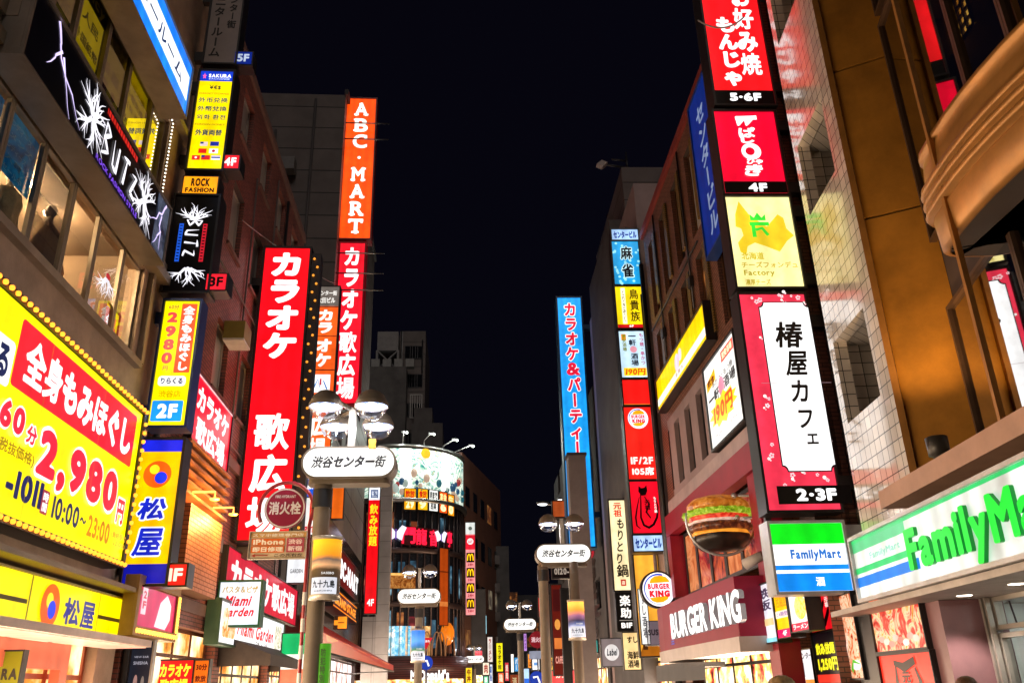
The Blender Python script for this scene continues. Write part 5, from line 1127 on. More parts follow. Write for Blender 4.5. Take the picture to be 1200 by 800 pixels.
# brick building: flat red karaoke panels
fr = L(.14)
def fq(fr, pts): return corners(fr, pts)
q = corners(fr, [(232, 433), (272, 488), (265, 558), (222, 527)])
sign('karaoke_wall_sign', 'small red karaoke panel flat on the brick beside the yellow massage sign', 'shop sign', fr, q, [('t', 'カラオケ', .06, .12, .92, .45, '#ffffff*1.25', {'b': .05}), ('t', '歌広場', .1, .52, .88, .88, '#ffffff*1.25', {'b': .05}), ('r', 0, 0, 1, .025, '#ffc0c0'), ('r', 0, .975, 1, 1, '#ffc0c0')], '#e4102c', .14, rim=.03, k=1.1)
fr = L(.14); q = corners(fr, [(267, 641), (349, 691), (346, 731), (262, 700)])
sign('karaoke_band', 'long faded red karaoke panel above the garden restaurant signs', 'shop sign', fr, q, [('t', 'カラオケ歌広場', .05, .14, .95, .86, '#fff0f0*1.2', {'b': .055})], '#d8203c', .14, rim=.03, k=.8)
fr = L(.5); q = corners(fr, [(163, 690), (205, 694), (204, 742), (160, 731)])
t = sign('bulb_framed_panel', 'magenta karaoke panel edged with glowing amber bulbs low on the brick wall', 'shop sign', fr, q, [('r', .08, .0, .2, .7, '#f8d8e0'), ('t', '2', .1, .1, .18, .3, '#d02040', {'b': .05}), ('t', 'F', .1, .36, .18, .56, '#d02040', {'b': .05}), ('p', [(.45, .95), (.55, .3), (.72, .04), (.86, .3), (.86, .7), (.75, .98)], '#f4f0f4')], '#d0205a', .2, rim=.16, k=.95, case=paint((.35, .2, .06), .5))
x0, z0, x1, z1 = t.rect; first = None
for i in range(17):
    x = x0 + (x1 - x0 + .16) * i / 16
    if first is None: first = t.part('bulb', MB().ball((x, -.03, z0 - .08), .04, 0, 8), em('#ffb040', 2.4, 0)); fx0 = x
    else: t.rep(first, x - fx0, 0, 0)
for i in range(12): t.rep(first, x1 + .1 - fx0, 0, .08 + (z1 - z0) * (i + .5) / 12)
fr = face(AZL, 18.5)
sign('karaoke_board', 'red karaoke board with yellow lettering above the pavement', 'shop sign', fr, [(186, 774), (227, 773), (223, 812), (182, 812)], [('t', 'カラオケ', .06, .1, .94, .5, '#ffe030', {'b': .05}), ('t', '歌広場', .1, .55, .9, .95, '#ffe030', {'b': .05})], '#e01414', .2, rim=.03, k=1.0)
sign('price_board', 'orange price board next to the red karaoke board', 'shop sign', fr, [(229, 773), (245, 774), (241, 812), (225, 812)], [('t', '30分', .1, .1, .9, .3, '#5a1008', {'b': .05}), ('t', '飲放', .1, .45, .9, .65, '#5a1008', {'b': .05})], '#e86a14', .2, rim=.03, k=.9)
fr = face(AZL, 15.8)
sign('menu_stand', 'slim dark grey standing panel beside the diner front', 'shop sign', fr, [(154, 750), (178, 752), (172, 830), (148, 830)], [('t', 'VIEW BAR', .15, .22, .85, .25, '#c8c8d8', {'b': .02}), ('t', 'SHISHA', .15, .3, .85, .35, '#c8c8d8', {'b': .03}), ('e', .35, .62, .1, .12, '#c89a90*.6'), ('e', .7, .62, .08, .1, '#9a8a80*.6')], '#2a2c38', .12, rim=.03, k=.5, case=STEEL)
fr = face(AZL, 11.5)
sign('olive_board', 'olive yellow hanging board at the left picture edge', 'shop sign', fr, [(-10, 763), (24, 763), (20, 830), (-14, 830)], [('t', 'RA', .36, .3, .9, .5, '!241c08', {'b': .06}), ('t', '%', .5, .62, .9, .8, '!241c08', {'b': .04})], '#a89a20', .1, rim=.02, k=.55)

# garden restaurant signs
fr = face(AZL, 21.2)
GREEN = paint((.01, .10, .05), .4, .1, .2)
def script(mb, x0, x1, z0, z1, y, m):
    text_rect(mb, 'Miami', x0 + (x1 - x0) * .04, z0 + (z1 - z0) * .55, x0 + (x1 - x0) * .86, z1, y, m, .04, 44, .35); text_rect(mb, 'garden', x0 + (x1 - x0) * .02, z0, x0 + (x1 - x0) * .94, z0 + (z1 - z0) * .5, y, m, .04, 44, .35)
t = sign('garden_box_sign', 'square white lightbox with red script and green casing', 'shop sign', fr, [(259, 682), (306, 681), (301.5, 731), (253.5, 732)], [('t', 'パスタ＆ピザ', .06, .1, .94, .26, '#b89a38', {'b': .03})], '#dfeeff', .4, case=GREEN, arms=(-1, .4), k=1.05)
x0, z0, x1, z1 = t.rect; A = MB(); script(A, x0 + .08, x1 - .06, z0 + .12, z0 + (z1 - z0) * .68, -.004, 0); t.part('script', A, em('#d81c28', .9), raw=True)
fr = L(.35); q = corners(fr, [(258, 705), (333, 730), (330, 768), (256, 750)])
t = sign('garden_wide_sign', 'wide white lightbox with red script and food pictures under the square one', 'shop sign', fr, q, [('R', .04, .12, .2, .86, photo('pasta', ['#c83020', '#e8a050', '#f0e0c0', '#5a8030'], .9, 4), .02), ('R', .82, .1, .97, .88, photo('salad', ['#2c5a2c', '#c8d8b0', '#ffffff', '#2f8f3a'], .8, 4), .02), ('t', 'Miami Garden', .22, .3, .8, .72, '#d81c28', {'b': .04, 'sh': .3}), ('t', '2F・3F', .5, .78, .7, .9, '#4a2a20', {'b': .02})], '#f4f6fa', .3, rim=.06, k=1.15, case=paint((.05, .12, .08), .4))
fr = face(AZL, 29.0)
sign('flag_sign', 'small tricolour restaurant sign half hidden by the hydrant ring', 'shop sign', fr, [(347, 583), (376, 583), (372, 626), (343, 626)], [('r', 0, 0, .28, .62, '#18a85a'), ('r', .28, 0, .6, .62, '#f4f4f0'), ('r', .6, 0, 1, .62, '#e83020'), ('t', 'Miami', .1, .7, .9, .95, '#d81c28', {'b': .04, 'sh': .3})], '#f4f4f4', .3, rim=.04, k=1.0)
sign('shade_sign', 'plain white sign with grey lettering next to the pole banner', 'shop sign', face(AZL, 29.6), [(338, 655), (359, 655), (357, 682), (335, 682)], [('t', 'GARDEN', .15, .42, .85, .6, '!6a6a70', {'b': .02})], '#f0f2f6', .3, rim=.03, k=.95)
sign('green_white_sign', 'green over white lit panel low beside the red striped post', 'shop sign', face(AZL, 26), [(331, 742), (360, 742), (357, 800), (328, 800)], [('r', 0, 0, 1, .42, '#10b060*1.1'), ('r', 0, .72, 1, 1, '#e87050')], '#fbf6e8', .3, rim=.03, k=1.1)

# big red karaoke tower sign
fr = face(AZL, 21.9)
t = sign('karaoke_tower_sign', 'towering red karaoke sign standing out from the brick building', 'shop sign', fr, [(313, 291), (363, 291), (337.5, 632), (276, 632)], [('v', 'カラオケ', .14, .012, .88, .415, '#ffffff*1.4', {'b': .06, 'res': 56}), ('t', '歌', .13, .60, .87, .72, '#ffffff*1.4', {'b': .045, 'res': 64}), ('t', '広', .13, .735, .87, .855, '#ffffff*1.4', {'b': .05, 'res': 64}), ('t', '場', .13, .87, .87, .985, '#ffffff*1.4', {'b': .045, 'res': 64}), ('r', 0, .345, 1, .3462, '#8a0410')], '#f60a18', .55, arms=(-1, .6), k=1.2, rim=.06)
x0, z0, x1, z1 = t.rect
b = MB().box(x1 + .065, x1 + .32, .1, .5, z0, z1 - .1); t.part('bulb_strip', b, paint((.03, .025, .03), .5))
first = None; n = 30
for i in range(n):
    z = z1 - .3 - i * (z1 - z0 - .6) / (n - 1); x = x1 + .14 + .1 * (i % 2)
    if first is None: first = t.part('bulb', MB().ball((x, .06, z), .038, 0, 8), em('#e89030', 1.2, 0)); f0 = (x, z)
    else: t.rep(first, x - f0[0], 0, z - f0[1])
# orange stack
fr = face(AZL, 30.4)
t = sign('orange_karaoke_stack', 'orange karaoke sign stack with grey nameplate on top', 'shop sign', fr, [(367, 336), (395, 336), (386, 584), (354, 584)], [('r', 0, 0, 1, .1, '#8a7f76*.55'), ('t', 'センター街', .08, .02, .92, .045, '#f0ece4', {'b': .04}), ('t', '太田ビル', .14, .055, .86, .085, '#f0ece4', {'b': .04}),
    ('r', 0, .102, 1, .106, '#401008'), ('v', 'カラ', .2, .115, .85, .24, '#fff4ea*1.2', {'b': .06}), ('r', 0, .25, 1, .254, '#401008'), ('v', 'オケ', .2, .262, .85, .405, '#fff4ea*1.2', {'b': .06}), ('r', 0, .415, 1, .42, '#401008'), ('r', .14, .44, .86, .525, '#f6f6f6*1.2'), ('s', [(.25, .5), (.38, .46), (.45, .5), (.6, .47), (.75, .51)], .06, '#2a6ab0'), ('r', .45, .46, .52, .49, '#c03040'), ('v', '歌広場', .2, .53, .85, .83, '#fff4ea*1.2', {'b': .06}), ('r', .02, .855, .62, 1, '#1a5ad8'), ('t', '1.2F', .06, .9, .56, .96, '#ffffff*1.2', {'b': .05})], '#f25c1a', .4, rim=.05, k=1.05, arms=(-1, .3))
# shoe shop tower signs
fr = face(AZL, 37.2)
REDCASE = paint((.30, .01, .02), .35, 0, .2)
t = sign('shoe_shop_tower_sign', 'tall orange sign with white slab serif capitals on the clad tower', 'shop sign', fr, [(407, 116), (441, 116), (433, 279), (398, 279)], [('v', 'ABC·MART', .26, .02, .76, .98, '#fffaf2*1.4', {'b': .035, 'slab': True, 'res': 56})], '#ff4a08', .7, case=REDCASE, k=1.2, rim=.08, arms=(-1, .5))
t = sign('lower_karaoke_sign', 'slim red karaoke sign hanging under the orange shoe shop sign', 'shop sign', fr, [(400, 285), (431, 285), (415, 472), (387, 472)], [('v', 'カラオケ歌広場', .16, .02, .86, .98, '#fff6f6*1.3', {'b': .05})], '#ec1228', .7, case=em('#a00818', .18), k=1.1, rim=.08, arms=(-1, .5))
fr = face(AZL, 46)
sign('drinks_sign', 'thin red sign with yellow all you can drink lettering', 'shop sign', fr, [(432.5, 560), (445, 560), (441, 718), (428, 718)], [('r', 0, 0, 1, .17, '#e8eef8'), ('t', '全', .15, .01, .85, .075, '#20242c', {'b': .05}), ('t', '国', .15, .09, .85, .155, '#4a5a80', {'b': .04}), ('v', '飲み放題', .12, .2, .88, .52, '#ffd820*1.1', {'b': .05}), ('t', '4F', .2, .9, .8, .95, '#ffffff', {'b': .04})], '#e00a14', .3, k=1.05)
fr = L(.75); q = corners(fr, [(398, 645), (421, 668), (419, 697), (394, 691)]); zt = q[3]; zb = q[1]
sign('shoe_shop_fascia', 'black fascia with big white capitals beside the pole banner', 'shop sign', fr, (36.5, zb, q[2] + .2, zt), [('t', 'ABC-MART', .06, .22, .96, .8, '#ffffff*1.4', {'b': .06, 'slab': True})], '#0a0a0c', .7, rim=.05, k=.3, dk=1.3)
q2 = corners(fr, [(394, 694), (417, 707), (416, 726), (392, 713)])
sign('stage_fascia', 'orange neon lettered band beneath the black shoe fascia', 'shop sign', fr, (36.5, q2[1], q[2] - .2, q2[3]), [('t', 'GRAND STAGE', .06, .25, .95, .78, '#ff9420*1.3', {'b': .05}), ('r', 0, .02, 1, .07, '#ff8a10*1.3'), ('r', 0, .92, 1, .97, '#ff8a10*1.3')], '#1c0e06', .6, rim=.03, k=.4)
fr = face(AZL, 36)
sign('orange_arrow_sign', 'small glowing orange sign shaped like stacked bars', 'shop sign', face(AZL, 34.5), [(392, 722), (407, 722), (406, 736), (391, 736)], [('r', 0, 0, .3, .3, '#2a1206'), ('r', 0, .7, .3, 1, '#2a1206'), ('r', .3, .46, .8, .54, '#6a2a08')], '#ff9020', .3, rim=.02, k=1.1)
sign('orange_side_sign', 'plain orange lit panel behind the lamp pole', 'shop sign', face(AZL, 33), [(391, 560), (404, 560), (401, 604), (388, 610)], [], '#f26a18', .3, rim=.03, k=.8)

# round restaurant signs
for i, (px, p2, bg, a, c_, col) in enumerate([(474, 487, '#f0a010', '飲放', '29', '#c01010'), (490, 501, '#f8b010', '食放', '9', '#c01010'), (503, 513, '#f2f2ec', '朝まで', '営業', '#2a2a28'), (515, 524, '#e85010', '宴会', '6', '#fff0a0'), (525, 532, '#f0900c', '生', '0', '#fff0a0')]):
    mx = (px + p2) / 2; f_ = cframe(mx, 585, MR + .2); dy = (i * i) * .45
    q = corners(f_, [(px, 572 + dy), (p2, 573 + dy), (p2, 597 + dy), (px, 596 + dy)])
    sign('menu_lightbox', ['amber menu lightbox with 29, first in the row on the round restaurant', 'amber menu lightbox with a single 9', 'white menu lightbox in the middle of the row', 'orange menu lightbox with a 6', 'narrow orange menu lightbox with a 0 at the row end'][i], 'menu sign', f_, q, [('t', a, .08, .06, .92, .42, col, {'b': .06}), ('t', c_, .15, .5, .85, .94, '#fff2b0*1.3' if bg != '#f2f2ec' else col, {'b': .07})], bg, .2, 'menu lightboxes on the round restaurant', rim=.05, k=1.1)
for i, (mx, ch) in enumerate([(479, '門'), (494, '龍'), (508, '音'), (527, '亭')]):
    f_ = cframe(mx, 628, MR + .25); x, z = f_.pix(mx, 627 + i * 1.5); w_ = .95 - .14 * i
    t = Thing('neon_letter', ['red neon gate character, first of the glowing row', 'red neon dragon character', 'red neon character third in the glowing row', 'red neon character at the right end of the glowing row'][i], 'neon sign', f_, (x, 0, z - .6), 'red neon characters')
    t.part('backing', MB().box(x - w_ / 2 - .05, x + w_ / 2 + .05, .03, .12, z - .62, z + .62), paint((.1, .01, .015), .3)); A = MB(); text_rect(A, ch, x - w_ / 2, z - .55, x + w_ / 2, z + .55, 0, 0, .05); t.part('tube', A, em('#ff1c3c', 1.5), raw=True)
for i, mx in enumerate((464, 516.5)):
    f_ = cframe(mx, 628, MR + .3); x, z = f_.pix(mx, 625 + 4 * i); s_ = .75 if i == 0 else .55
    b = MB()
    for sg in (-1, 1): b.prism([(x, z + .1 * s_), (x + sg * .55 * s_, z + .75 * s_), (x + sg * .95 * s_, z + .55 * s_), (x + sg * .7 * s_, z), (x + sg * .55 * s_, z - .6 * s_), (x, z - .3 * s_)], -.06, .02, 0)
    b.tube([(x, -.08, z - .5 * s_), (x, -.08, z + .4 * s_)], .07 * s_, 1, 6)
    solo('butterfly_sign', ['white neon butterfly at the left of the red characters', 'white neon butterfly between the red characters'][i], 'neon sign', b, [em('#f0e8ff', 1.1), em('#6a3ab0', .8)], f_, (x, 0, z - .4), 'white butterflies')
f_ = cframe(520, 685, MR + .3); q = corners(f_, [(516, 642), (526, 643), (524, 732), (514, 732)])
sign('orange_banner', 'long rust orange banner hanging down the round restaurant', 'banner', f_, q, [('r', 0, .3, 1, .32, '#7a2a08'), ('r', 0, .7, 1, .76, '#f08a40')], '#c04a10', .1, rim=.03, k=.55)
f_ = cframe(470, 683, MR + .2); q = corners(f_, [(455, 670), (487, 672), (487, 690), (455, 688)])
sign('snack_window_sign', 'amber snack picture strip behind the second lamp', 'shop sign', f_, q, [('r', 0, 0, 1, .15, '#e8b060')], photo('snack', ['#2a1408', '#a05a20', '#d89a50', '#301808'], .4, 2.5), .1, rim=.03)
f_ = cframe(498, 792, MR + .75); q = corners(f_, [(481, 783), (526, 785), (526, 797), (481, 796)])
A = MB(); text_rect(A, "McDonald's", q[0], q[1], q[2], q[3], -.02, 0, .06, 44); solo('burger_chain_lettering', 'white lettering on the maroon slats of the round restaurant', 'shop sign', A, [em('#ffffff', 1.3)], f_, (q[0], 0, q[1]), raw=True)
fr = face(-3.5, 60.0)
q = corners(fr, [(545.5, 612), (556.5, 612), (557, 720), (546, 720)])
def arches(mb, cx, cz, w, h, y, m):
    for sg in (-1, 1):
        pts = [(cx + sg * w * (.25 - .25 * math.cos(a)) if False else cx + sg * (w * .25 - w * .25 * math.cos(a)), cz - h / 2 + h * math.sin(a) ** .75) for a in [k * math.pi / 12 for k in range(13)]]; stroke(mb, pts, w * .17, y - .002 * (sg + 1), m)
t = sign('burger_chain_pole_sign', 'slim blade sign of repeated golden arches on black squares', 'shop sign', fr, q, [('r', 0, 0, 1, .13, '#d8dcd8'), ('c', .5, .065, .2, '#606860'), ('r', 0, .14, 1, .3, '#d81c30'), ('c', .5, .21, .34, '#fff0f0'), ('t', 'EAT', .26, .2, .74, .23, '#d81c30', {'b': .04})] + [('r', .08, .335 + i * .165, .92, .44 + i * .165, '#140c06*.2') for i in range(4)] + [('t', '24H', .2, .452 + i * .165, .8, .478 + i * .165, '#a02838', {'b': .04}) for i in range(4)], '#e89090', .4, rim=.05, k=.95)
x0, z0, x1, z1 = t.rect; b = MB()
for i in range(4): arches(b, (x0 + x1) / 2, z1 - (z1 - z0) * (.388 + .165 * i), (x1 - x0) * .6, (z1 - z0) * .07, -.09, 0)
t.part('arches', b, em('#ffc010', 1.3), raw=True)
# ================================================================== right: the big sign stack
fr = face(AZR, 14.05)
kw = dict(rim=.05, arms=(1, .35))
AD = paint((.05, .05, .05), .35, .3)
GB = 'stacked floor signs on the tiled building'
sign('okonomiyaki_sign', 'red sign of floors 5 and 6 at the top of the stack', 'shop sign', fr, [(817, -70), (879, -70), (903.5, 122), (834.5, 122)], [('v', 'お好み焼', .52, .3, .88, .84, '#fff4f4*1.35', {'b': .06, 'res': 56}), ('v', 'もんじゃ', .18, .49, .54, .90, '#fff4f4*1.35', {'b': .06, 'res': 56}), ('r', 0, .925, 1, 1, '#060506*.1'), ('t', '5·6F', .24, .94, .78, .985, '#ffffff*1.3', {'b': .06})], '#f2151c', .42, GB, k=1.15, **kw)
sign('wappoi_sign', 'crimson fourth floor sign with slanted white brush lettering', 'shop sign', fr, [(838, 131), (909.5, 131), (919.5, 227), (848, 227)], [('p', [(.34, .1), (.36, .06), (.7, .05), (.7, .1)], '#ffffff*1.3'), ('t', 'W', .34, .06, .68, .18, '#ffffff*1.3', {'b': .07, 'sh': .3}), ('t', 'ぱ', .36, .2, .64, .33, '#ffffff*1.3', {'b': .06}), ('t', 'し', .38, .3, .6, .4, '#ffffff*1.3', {'b': .06}), ('c', .52, .5, .16, '#ffffff*1.3'), ('c', .5, .5, .075, '#e8062c'), ('t', 'ひゃ', .42, .59, .68, .66, '#ffffff*1.3', {'b': .06, 'sh': .2}), ('t', 'き', .36, .66, .66, .8, '#ffffff*1.3', {'b': .07, 'sh': .2}), ('r', 0, .865, 1, 1, '#060506*.1'), ('t', '4F', .38, .885, .68, .985, '#ffffff*1.3', {'b': .06})], '#e8062c', .42, GB, k=1.15, **kw)
isl = [(.12, .2), (.2, .05), (.26, .12), (.33, .2), (.5, .3), (.58, .34), (.78, .2), (.86, .24), (.88, .36), (.98, .44), (.86, .5), (.72, .62), (.52, .56), (.36, .52), (.24, .56), (.2, .66), (.12, .62), (.1, .52), (.2, .44), (.18, .36), (.1, .34)]
sign('fondue_sign', 'pale yellow cheese fondue sign with island map and green crown', 'shop sign', fr, [(850, 231), (926.5, 231), (940, 336), (864, 336)], [('p', isl, '#e8c628'), ('p', [(.34, .27), (.34, .2), (.4, .24), (.46, .18), (.52, .24), (.58, .2), (.58, .27)], '#38d838'), ('r', .32, .29, .62, .33, '#38d838'), ('r', .34, .33, .4, .46, '#38d838'), ('s', [(.4, .38), (.5, .36), (.58, .44)], .05, '#38d838'), ('t', '北海道', .12, .63, .46, .71, '#c8b428', {'b': .025}), ('t', 'チーズフォンデュ', .1, .735, .95, .80, '#b8a020', {'b': .02}), ('t', 'Factory', .12, .825, .58, .90, '#a8981c', {'b': .03}), ('t', '濃厚チーズ', .12, .925, .5, .985, '#b8a020', {'b': .02}), ('r', .12, .99, .5, .994, '#b8a020')], '#fff0a0', .42, GB, k=1.1, **kw)
els = []
q_ = random.Random(3)
for i in range(34):
    while True:
        fx_, fy_ = q_.uniform(.06, .94), q_.uniform(.02, .9)
        if fx_ < .14 or fx_ > .86 or fy_ < .1 or fy_ > .85: break
    r_ = q_.uniform(.012, .024)
    if i % 3: els += [('c', fx_ + r_ * 1.0 * math.cos(a), fy_ + r_ * .33 * math.sin(a), r_ * .62, '#f6c8ce') for a in [k * 1.2566 + i for k in range(5)]]
    else: els += [('c', fx_, fy_, r_ * 1.2, '#fff6f0'), ('c', fx_ + .02, fy_ + .008, r_ * .7, '#f6c8ce')]
def plq(x0, y0, x1, y1, r, ry):
    o = []
    for cx, cy_, a0_, a1_ in ((x0, y0, 0, 90), (x0, y1, 270, 360), (x1, y1, 180, 270), (x1, y0, 90, 180)):
        arc = [(cx + r * math.cos(R(a0_ + (a1_ - a0_) * k / 6)), cy_ + ry * math.sin(R(a0_ + (a1_ - a0_) * k / 6))) for k in range(7)]
        o += arc
    return o
els += [('p', plq(.125, .092, .875, .866, .07, .024), '#1a0c10*.1'), ('p', plq(.14, .097, .86, .861, .07, .024), '#ffffff*1.25'),
        ('t', '椿', .3, .19, .72, .315, '!15110f', {'b': .04, 'sh': .14, 'res': 64}), ('t', '屋', .38, .33, .72, .445, '!15110f', {'b': .04, 'sh': .2, 'res': 64}), ('t', 'カ', .4, .465, .66, .565, '!15110f', {'b': .024, 'sh': .12}), ('t', 'フ', .46, .60, .66, .68, '!15110f', {'b': .024, 'sh': .15}), ('t', 'ェ', .52, .705, .68, .75, '!15110f', {'b': .02, 'sh': .08}),
        ('r', 0, .478, 1, .4795, '#c8a0a8*.6'), ('r', 0, .925, 1, 1, '#060506*.1'), ('t', '2·3F', .25, .937, .8, .988, '#ffffff*1.3', {'b': .06})]
sign('camellia_cafe_sign', 'tall pink blossom cafe sign with white plaque and brush lettering', 'shop sign', fr, [(868, 345), (945, 345), (982, 597), (899, 597)], els, '#e2344c', .42, GB, k=1.1, **kw)
t = sign('store_blade_sign', 'green white and blue convenience store lightbox under the cafe sign', 'shop sign', fr, [(902, 613), (988, 613), (997, 692), (912, 692)], [('r', 0, 0, 1, .31, '#08d818*1.15'), ('r', 0, .62, 1, .69, '#1284e8*1.1'), ('r', 0, .74, 1, 1, '#1284e8*1.1'), ('t', 'FamilyMart', .23, .39, .92, .57, '#1464b8', {'b': .05}), ('t', '酒', .52, .8, .64, .93, '#ffffff*1.3', {'b': .06})], '#fcfefe', .4, GB, k=1.25, case=paint((.55, .6, .65), .35, .3), **kw)
x0, z0, x1, z1 = t.rect
# steel carrier behind the stack
zb, zt = corners(fr, [(902, 613), (988, 613), (997, 692), (912, 692)])[1], corners(fr, [(817, -70), (879, -70), (903, 122), (834, 122)])[3]
th = Thing('sign_carrier', 'dark steel carrier rails behind the stacked floor signs', 'bracket', fr, ((x0 + x1) / 2, .5, zb)); b = MB()
for xx in (x0 + .15, x1 - .1): b.box(xx - .05, xx + .05, .44, .54, zb, zt)
th.part('rail', b, DARKSTEEL)
# blue flat sign of the tenement
fr2 = RR(.25); q = corners(fr2, [(806, 130), (826, 81), (852, 268), (829, 295)])
sign('tenement_name_sign', 'dim deep blue name board high on the brown brick wall', 'shop sign', fr2, q, [('v', 'センタービル', .3, .1, .72, .94, '#9ab0d8*.5', {'b': .03})], '#0c3cb0', .25, rim=.05, k=.30, case=paint((.02, .06, .25), .4))  # faint glow in the colour stands for light falling on the board
q = corners(fr2, [(769, 449), (823, 355), (829, 393), (772.6, 483.5)])
sign('yellow_band_sign', 'long yellow band sign with white stripe across the brick front', 'shop sign', fr2, q, [('r', 0, .63, 1, .86, '#fffbe8*1.2'), ('c', .47, .42, .045, '#f0c8d8'), ('c', .54, .32, .03, '#f0c8d8'), ('t', '鳥貴族', .42, .68, .58, .82, '#b09890', {'b': .02})], '#ffc800', .22, rim=.06, k=1.15)
q = corners(fr2, [(825, 435), (858.5, 388), (872, 489), (835, 528)])
burst = [(.5 + (.46 if i % 2 else .34) * math.cos(i * math.pi / 11), .67 + (.19 if i % 2 else .14) * math.sin(i * math.pi / 11)) for i in range(22)]
sign('bar_price_sign', 'white bar sign with yellow burst and hand lettered 190 yen', 'shop sign', fr2, q, [('r', .58, .04, .96, .17, '#e03820'), ('t', '激安酒場', .61, .06, .93, .15, '#ffe8c0', {'b': .05}), ('p', [(.05, .2), (.36, .12), (.36, .26), (.05, .32)], '#f0b010'), ('t', '飲食', .09, .18, .33, .27, '#602008', {'b': .04}), ('t', '串かつ・もつ焼', .24, .26, .9, .34, '#3a2a2a', {'b': .02}), ('t', '一軒', .08, .37, .44, .52, '#1c1416', {'b': .06}), ('c', .52, .42, .09, '#f090a8'), ('t', '酒場', .6, .36, .96, .5, '#1c1416', {'b': .06}), ('p', burst, '#ffd820'), ('t', '190円', .2, .56, .82, .78, '#e04010', {'b': .05, 'sh': .12}), ('t', 'チューハイ・ハイボール', .2, .88, .95, .94, '#2a2020', {'b': .02})], '#fdfdf8', .3, rim=.06, k=1.15)

# ================================================================== right: slim stack at the far end of the tenement
fr = face(AZR, 26.0)
G2 = 'slim sign stack at the end of the brown brick building'
kk = dict(depth=.45, group=G2, rim=.045, arms=(1, .25))
qq = random.Random(8)
blue_spk = [('c', qq.random(), qq.random(), .05, '#9ae8f8') for _ in range(26)]
sign('building_name_sign', 'pale blue building name tag topping the slim stack', 'shop sign', fr, [(716.5, 269), (747, 269), (748, 281), (717.5, 281)], [('t', 'センタービル', .06, .15, .94, .85, '#1c3c8c', {'b': .06})], '#a8d0ff', k=1.0, **kk)
sign('mahjong_sign', 'cyan blue mahjong parlour sign with black characters', 'shop sign', fr, [(717.5, 283), (748.5, 283), (750.5, 333), (720, 333)], blue_spk + [('t', '麻', .25, .13, .75, .47, '#c8f4ff', {'b': .11}), ('t', '麻', .28, .15, .72, .45, '#080c14', {'b': .05}), ('t', '雀', .25, .54, .75, .89, '#c8f4ff', {'b': .11}), ('t', '雀', .28, .56, .72, .87, '#080c14', {'b': .05})], '#1e9ad8', k=1.0, **kk)
sign('yakitori_sign', 'yellow skewer restaurant sign with black brush characters in the slim stack', 'shop sign', fr, [(721, 336), (752.5, 336), (755, 384), (724, 384)], [('r', .2, .03, .36, .9, '#fff8d8'), ('v', 'とりきぞく', .22, .06, .34, .86, '#5a4a40', {'b': .02}), ('v', '鳥貴族', .5, .05, .86, .86, '#3a2c08', {'b': .02}), ('r', 0, .92, 1, 1, '#c01018'), ('t', '6F', .42, .935, .58, .985, '#ffffff', {'b': .05})], '#ffdc10', k=1.1, **kk)
sign('bar_stack_sign', 'white bar sign with dark characters and 190 yen in the slim stack', 'shop sign', fr, [(725.5, 388), (757, 388), (760, 442), (728.5, 442)], [('r', .08, .06, .26, .2, '#f09010'), ('v', '激安酒場', .1, .06, .26, .44, '#7a8020', {'b': .04}), ('v', '一軒', .34, .04, .62, .32, '#1c2430', {'b': .06}), ('c', .5, .4, .13, '#f0a0b0'), ('v', '酒場', .38, .48, .66, .76, '#1c2430', {'b': .06}), ('v', 'もつ焼・串かつ', .74, .04, .9, .74, '#b04870', {'b': .03}), ('r', .08, .8, .92, .97, '#ffd820'), ('t', '190円', .14, .81, .88, .96, '#d05010', {'b': .05, 'sh': .1})], '#c8e8ff', k=1.05, **kk)
sign('red_blank_sign', 'plain red lit panel between bar sign and burger logo', 'shop sign', fr, [(729, 445), (760.5, 445), (763, 474), (731.5, 474)], [('r', 0, .97, 1, 1, '#f07820')], '#f41a16', k=1.1, **kk)
def bklogo(cx, cy_, r, asp):   # r in widths, asp = width / height of the panel
    Y = lambda v: cy_ + v * r * asp
    o = [('e', cx, cy_, r, r * asp, '#f4f2ff*1.2')]
    arc = [(cx + r * .88 * math.cos(R(a)), Y(.88 * math.sin(R(a)))) for a in range(60, 291, 10)]; o += [('s', arc[::-1], r * .11, '#1848c8', {'taper': True})]
    up = [(cx - r * .55, Y(-.36)), (cx - r * .45, Y(-.62)), (cx - r * .2, Y(-.78)), (cx + r * .2, Y(-.82)), (cx + r * .5, Y(-.72)), (cx + r * .68, Y(-.5)), (cx + r * .7, Y(-.42))]
    dn = [(cx - r * .6, Y(.5)), (cx + r * .62, Y(.36)), (cx + r * .5, Y(.6)), (cx + r * .2, Y(.76)), (cx - r * .2, Y(.78)), (cx - r * .46, Y(.68))]
    return o + [('p', up, '#f8a810*1.1'), ('p', dn, '#f8a810*1.1'), ('t', 'BURGER', cx - r * .66, Y(-.34), cx + r * .68, Y(.0), '#d81c28', {'b': .07}), ('t', 'KING', cx - r * .6, Y(.06), cx + r * .66, Y(.46), '#d81c28', {'b': .09})]
sign('burger_stack_sign', 'red burger restaurant panel with round bun logo and seat count', 'shop sign', fr, [(732, 477), (764, 477), (771, 561), (736, 561)], bklogo(.48, .16, .36, .40) + [('t', '1F/2F', .1, .70, .88, .80, '#fff0e8*1.2', {'b': .045}), ('t', '105席', .12, .84, .88, .95, '#fff0e8*1.2', {'b': .04})], '#f02018', k=1.1, **kk)
tail = [(.35, .15), (.3, .35), (.42, .5), (.5, .66), (.4, .82), (.22, .9), (.1, .82), (.14, .7)]
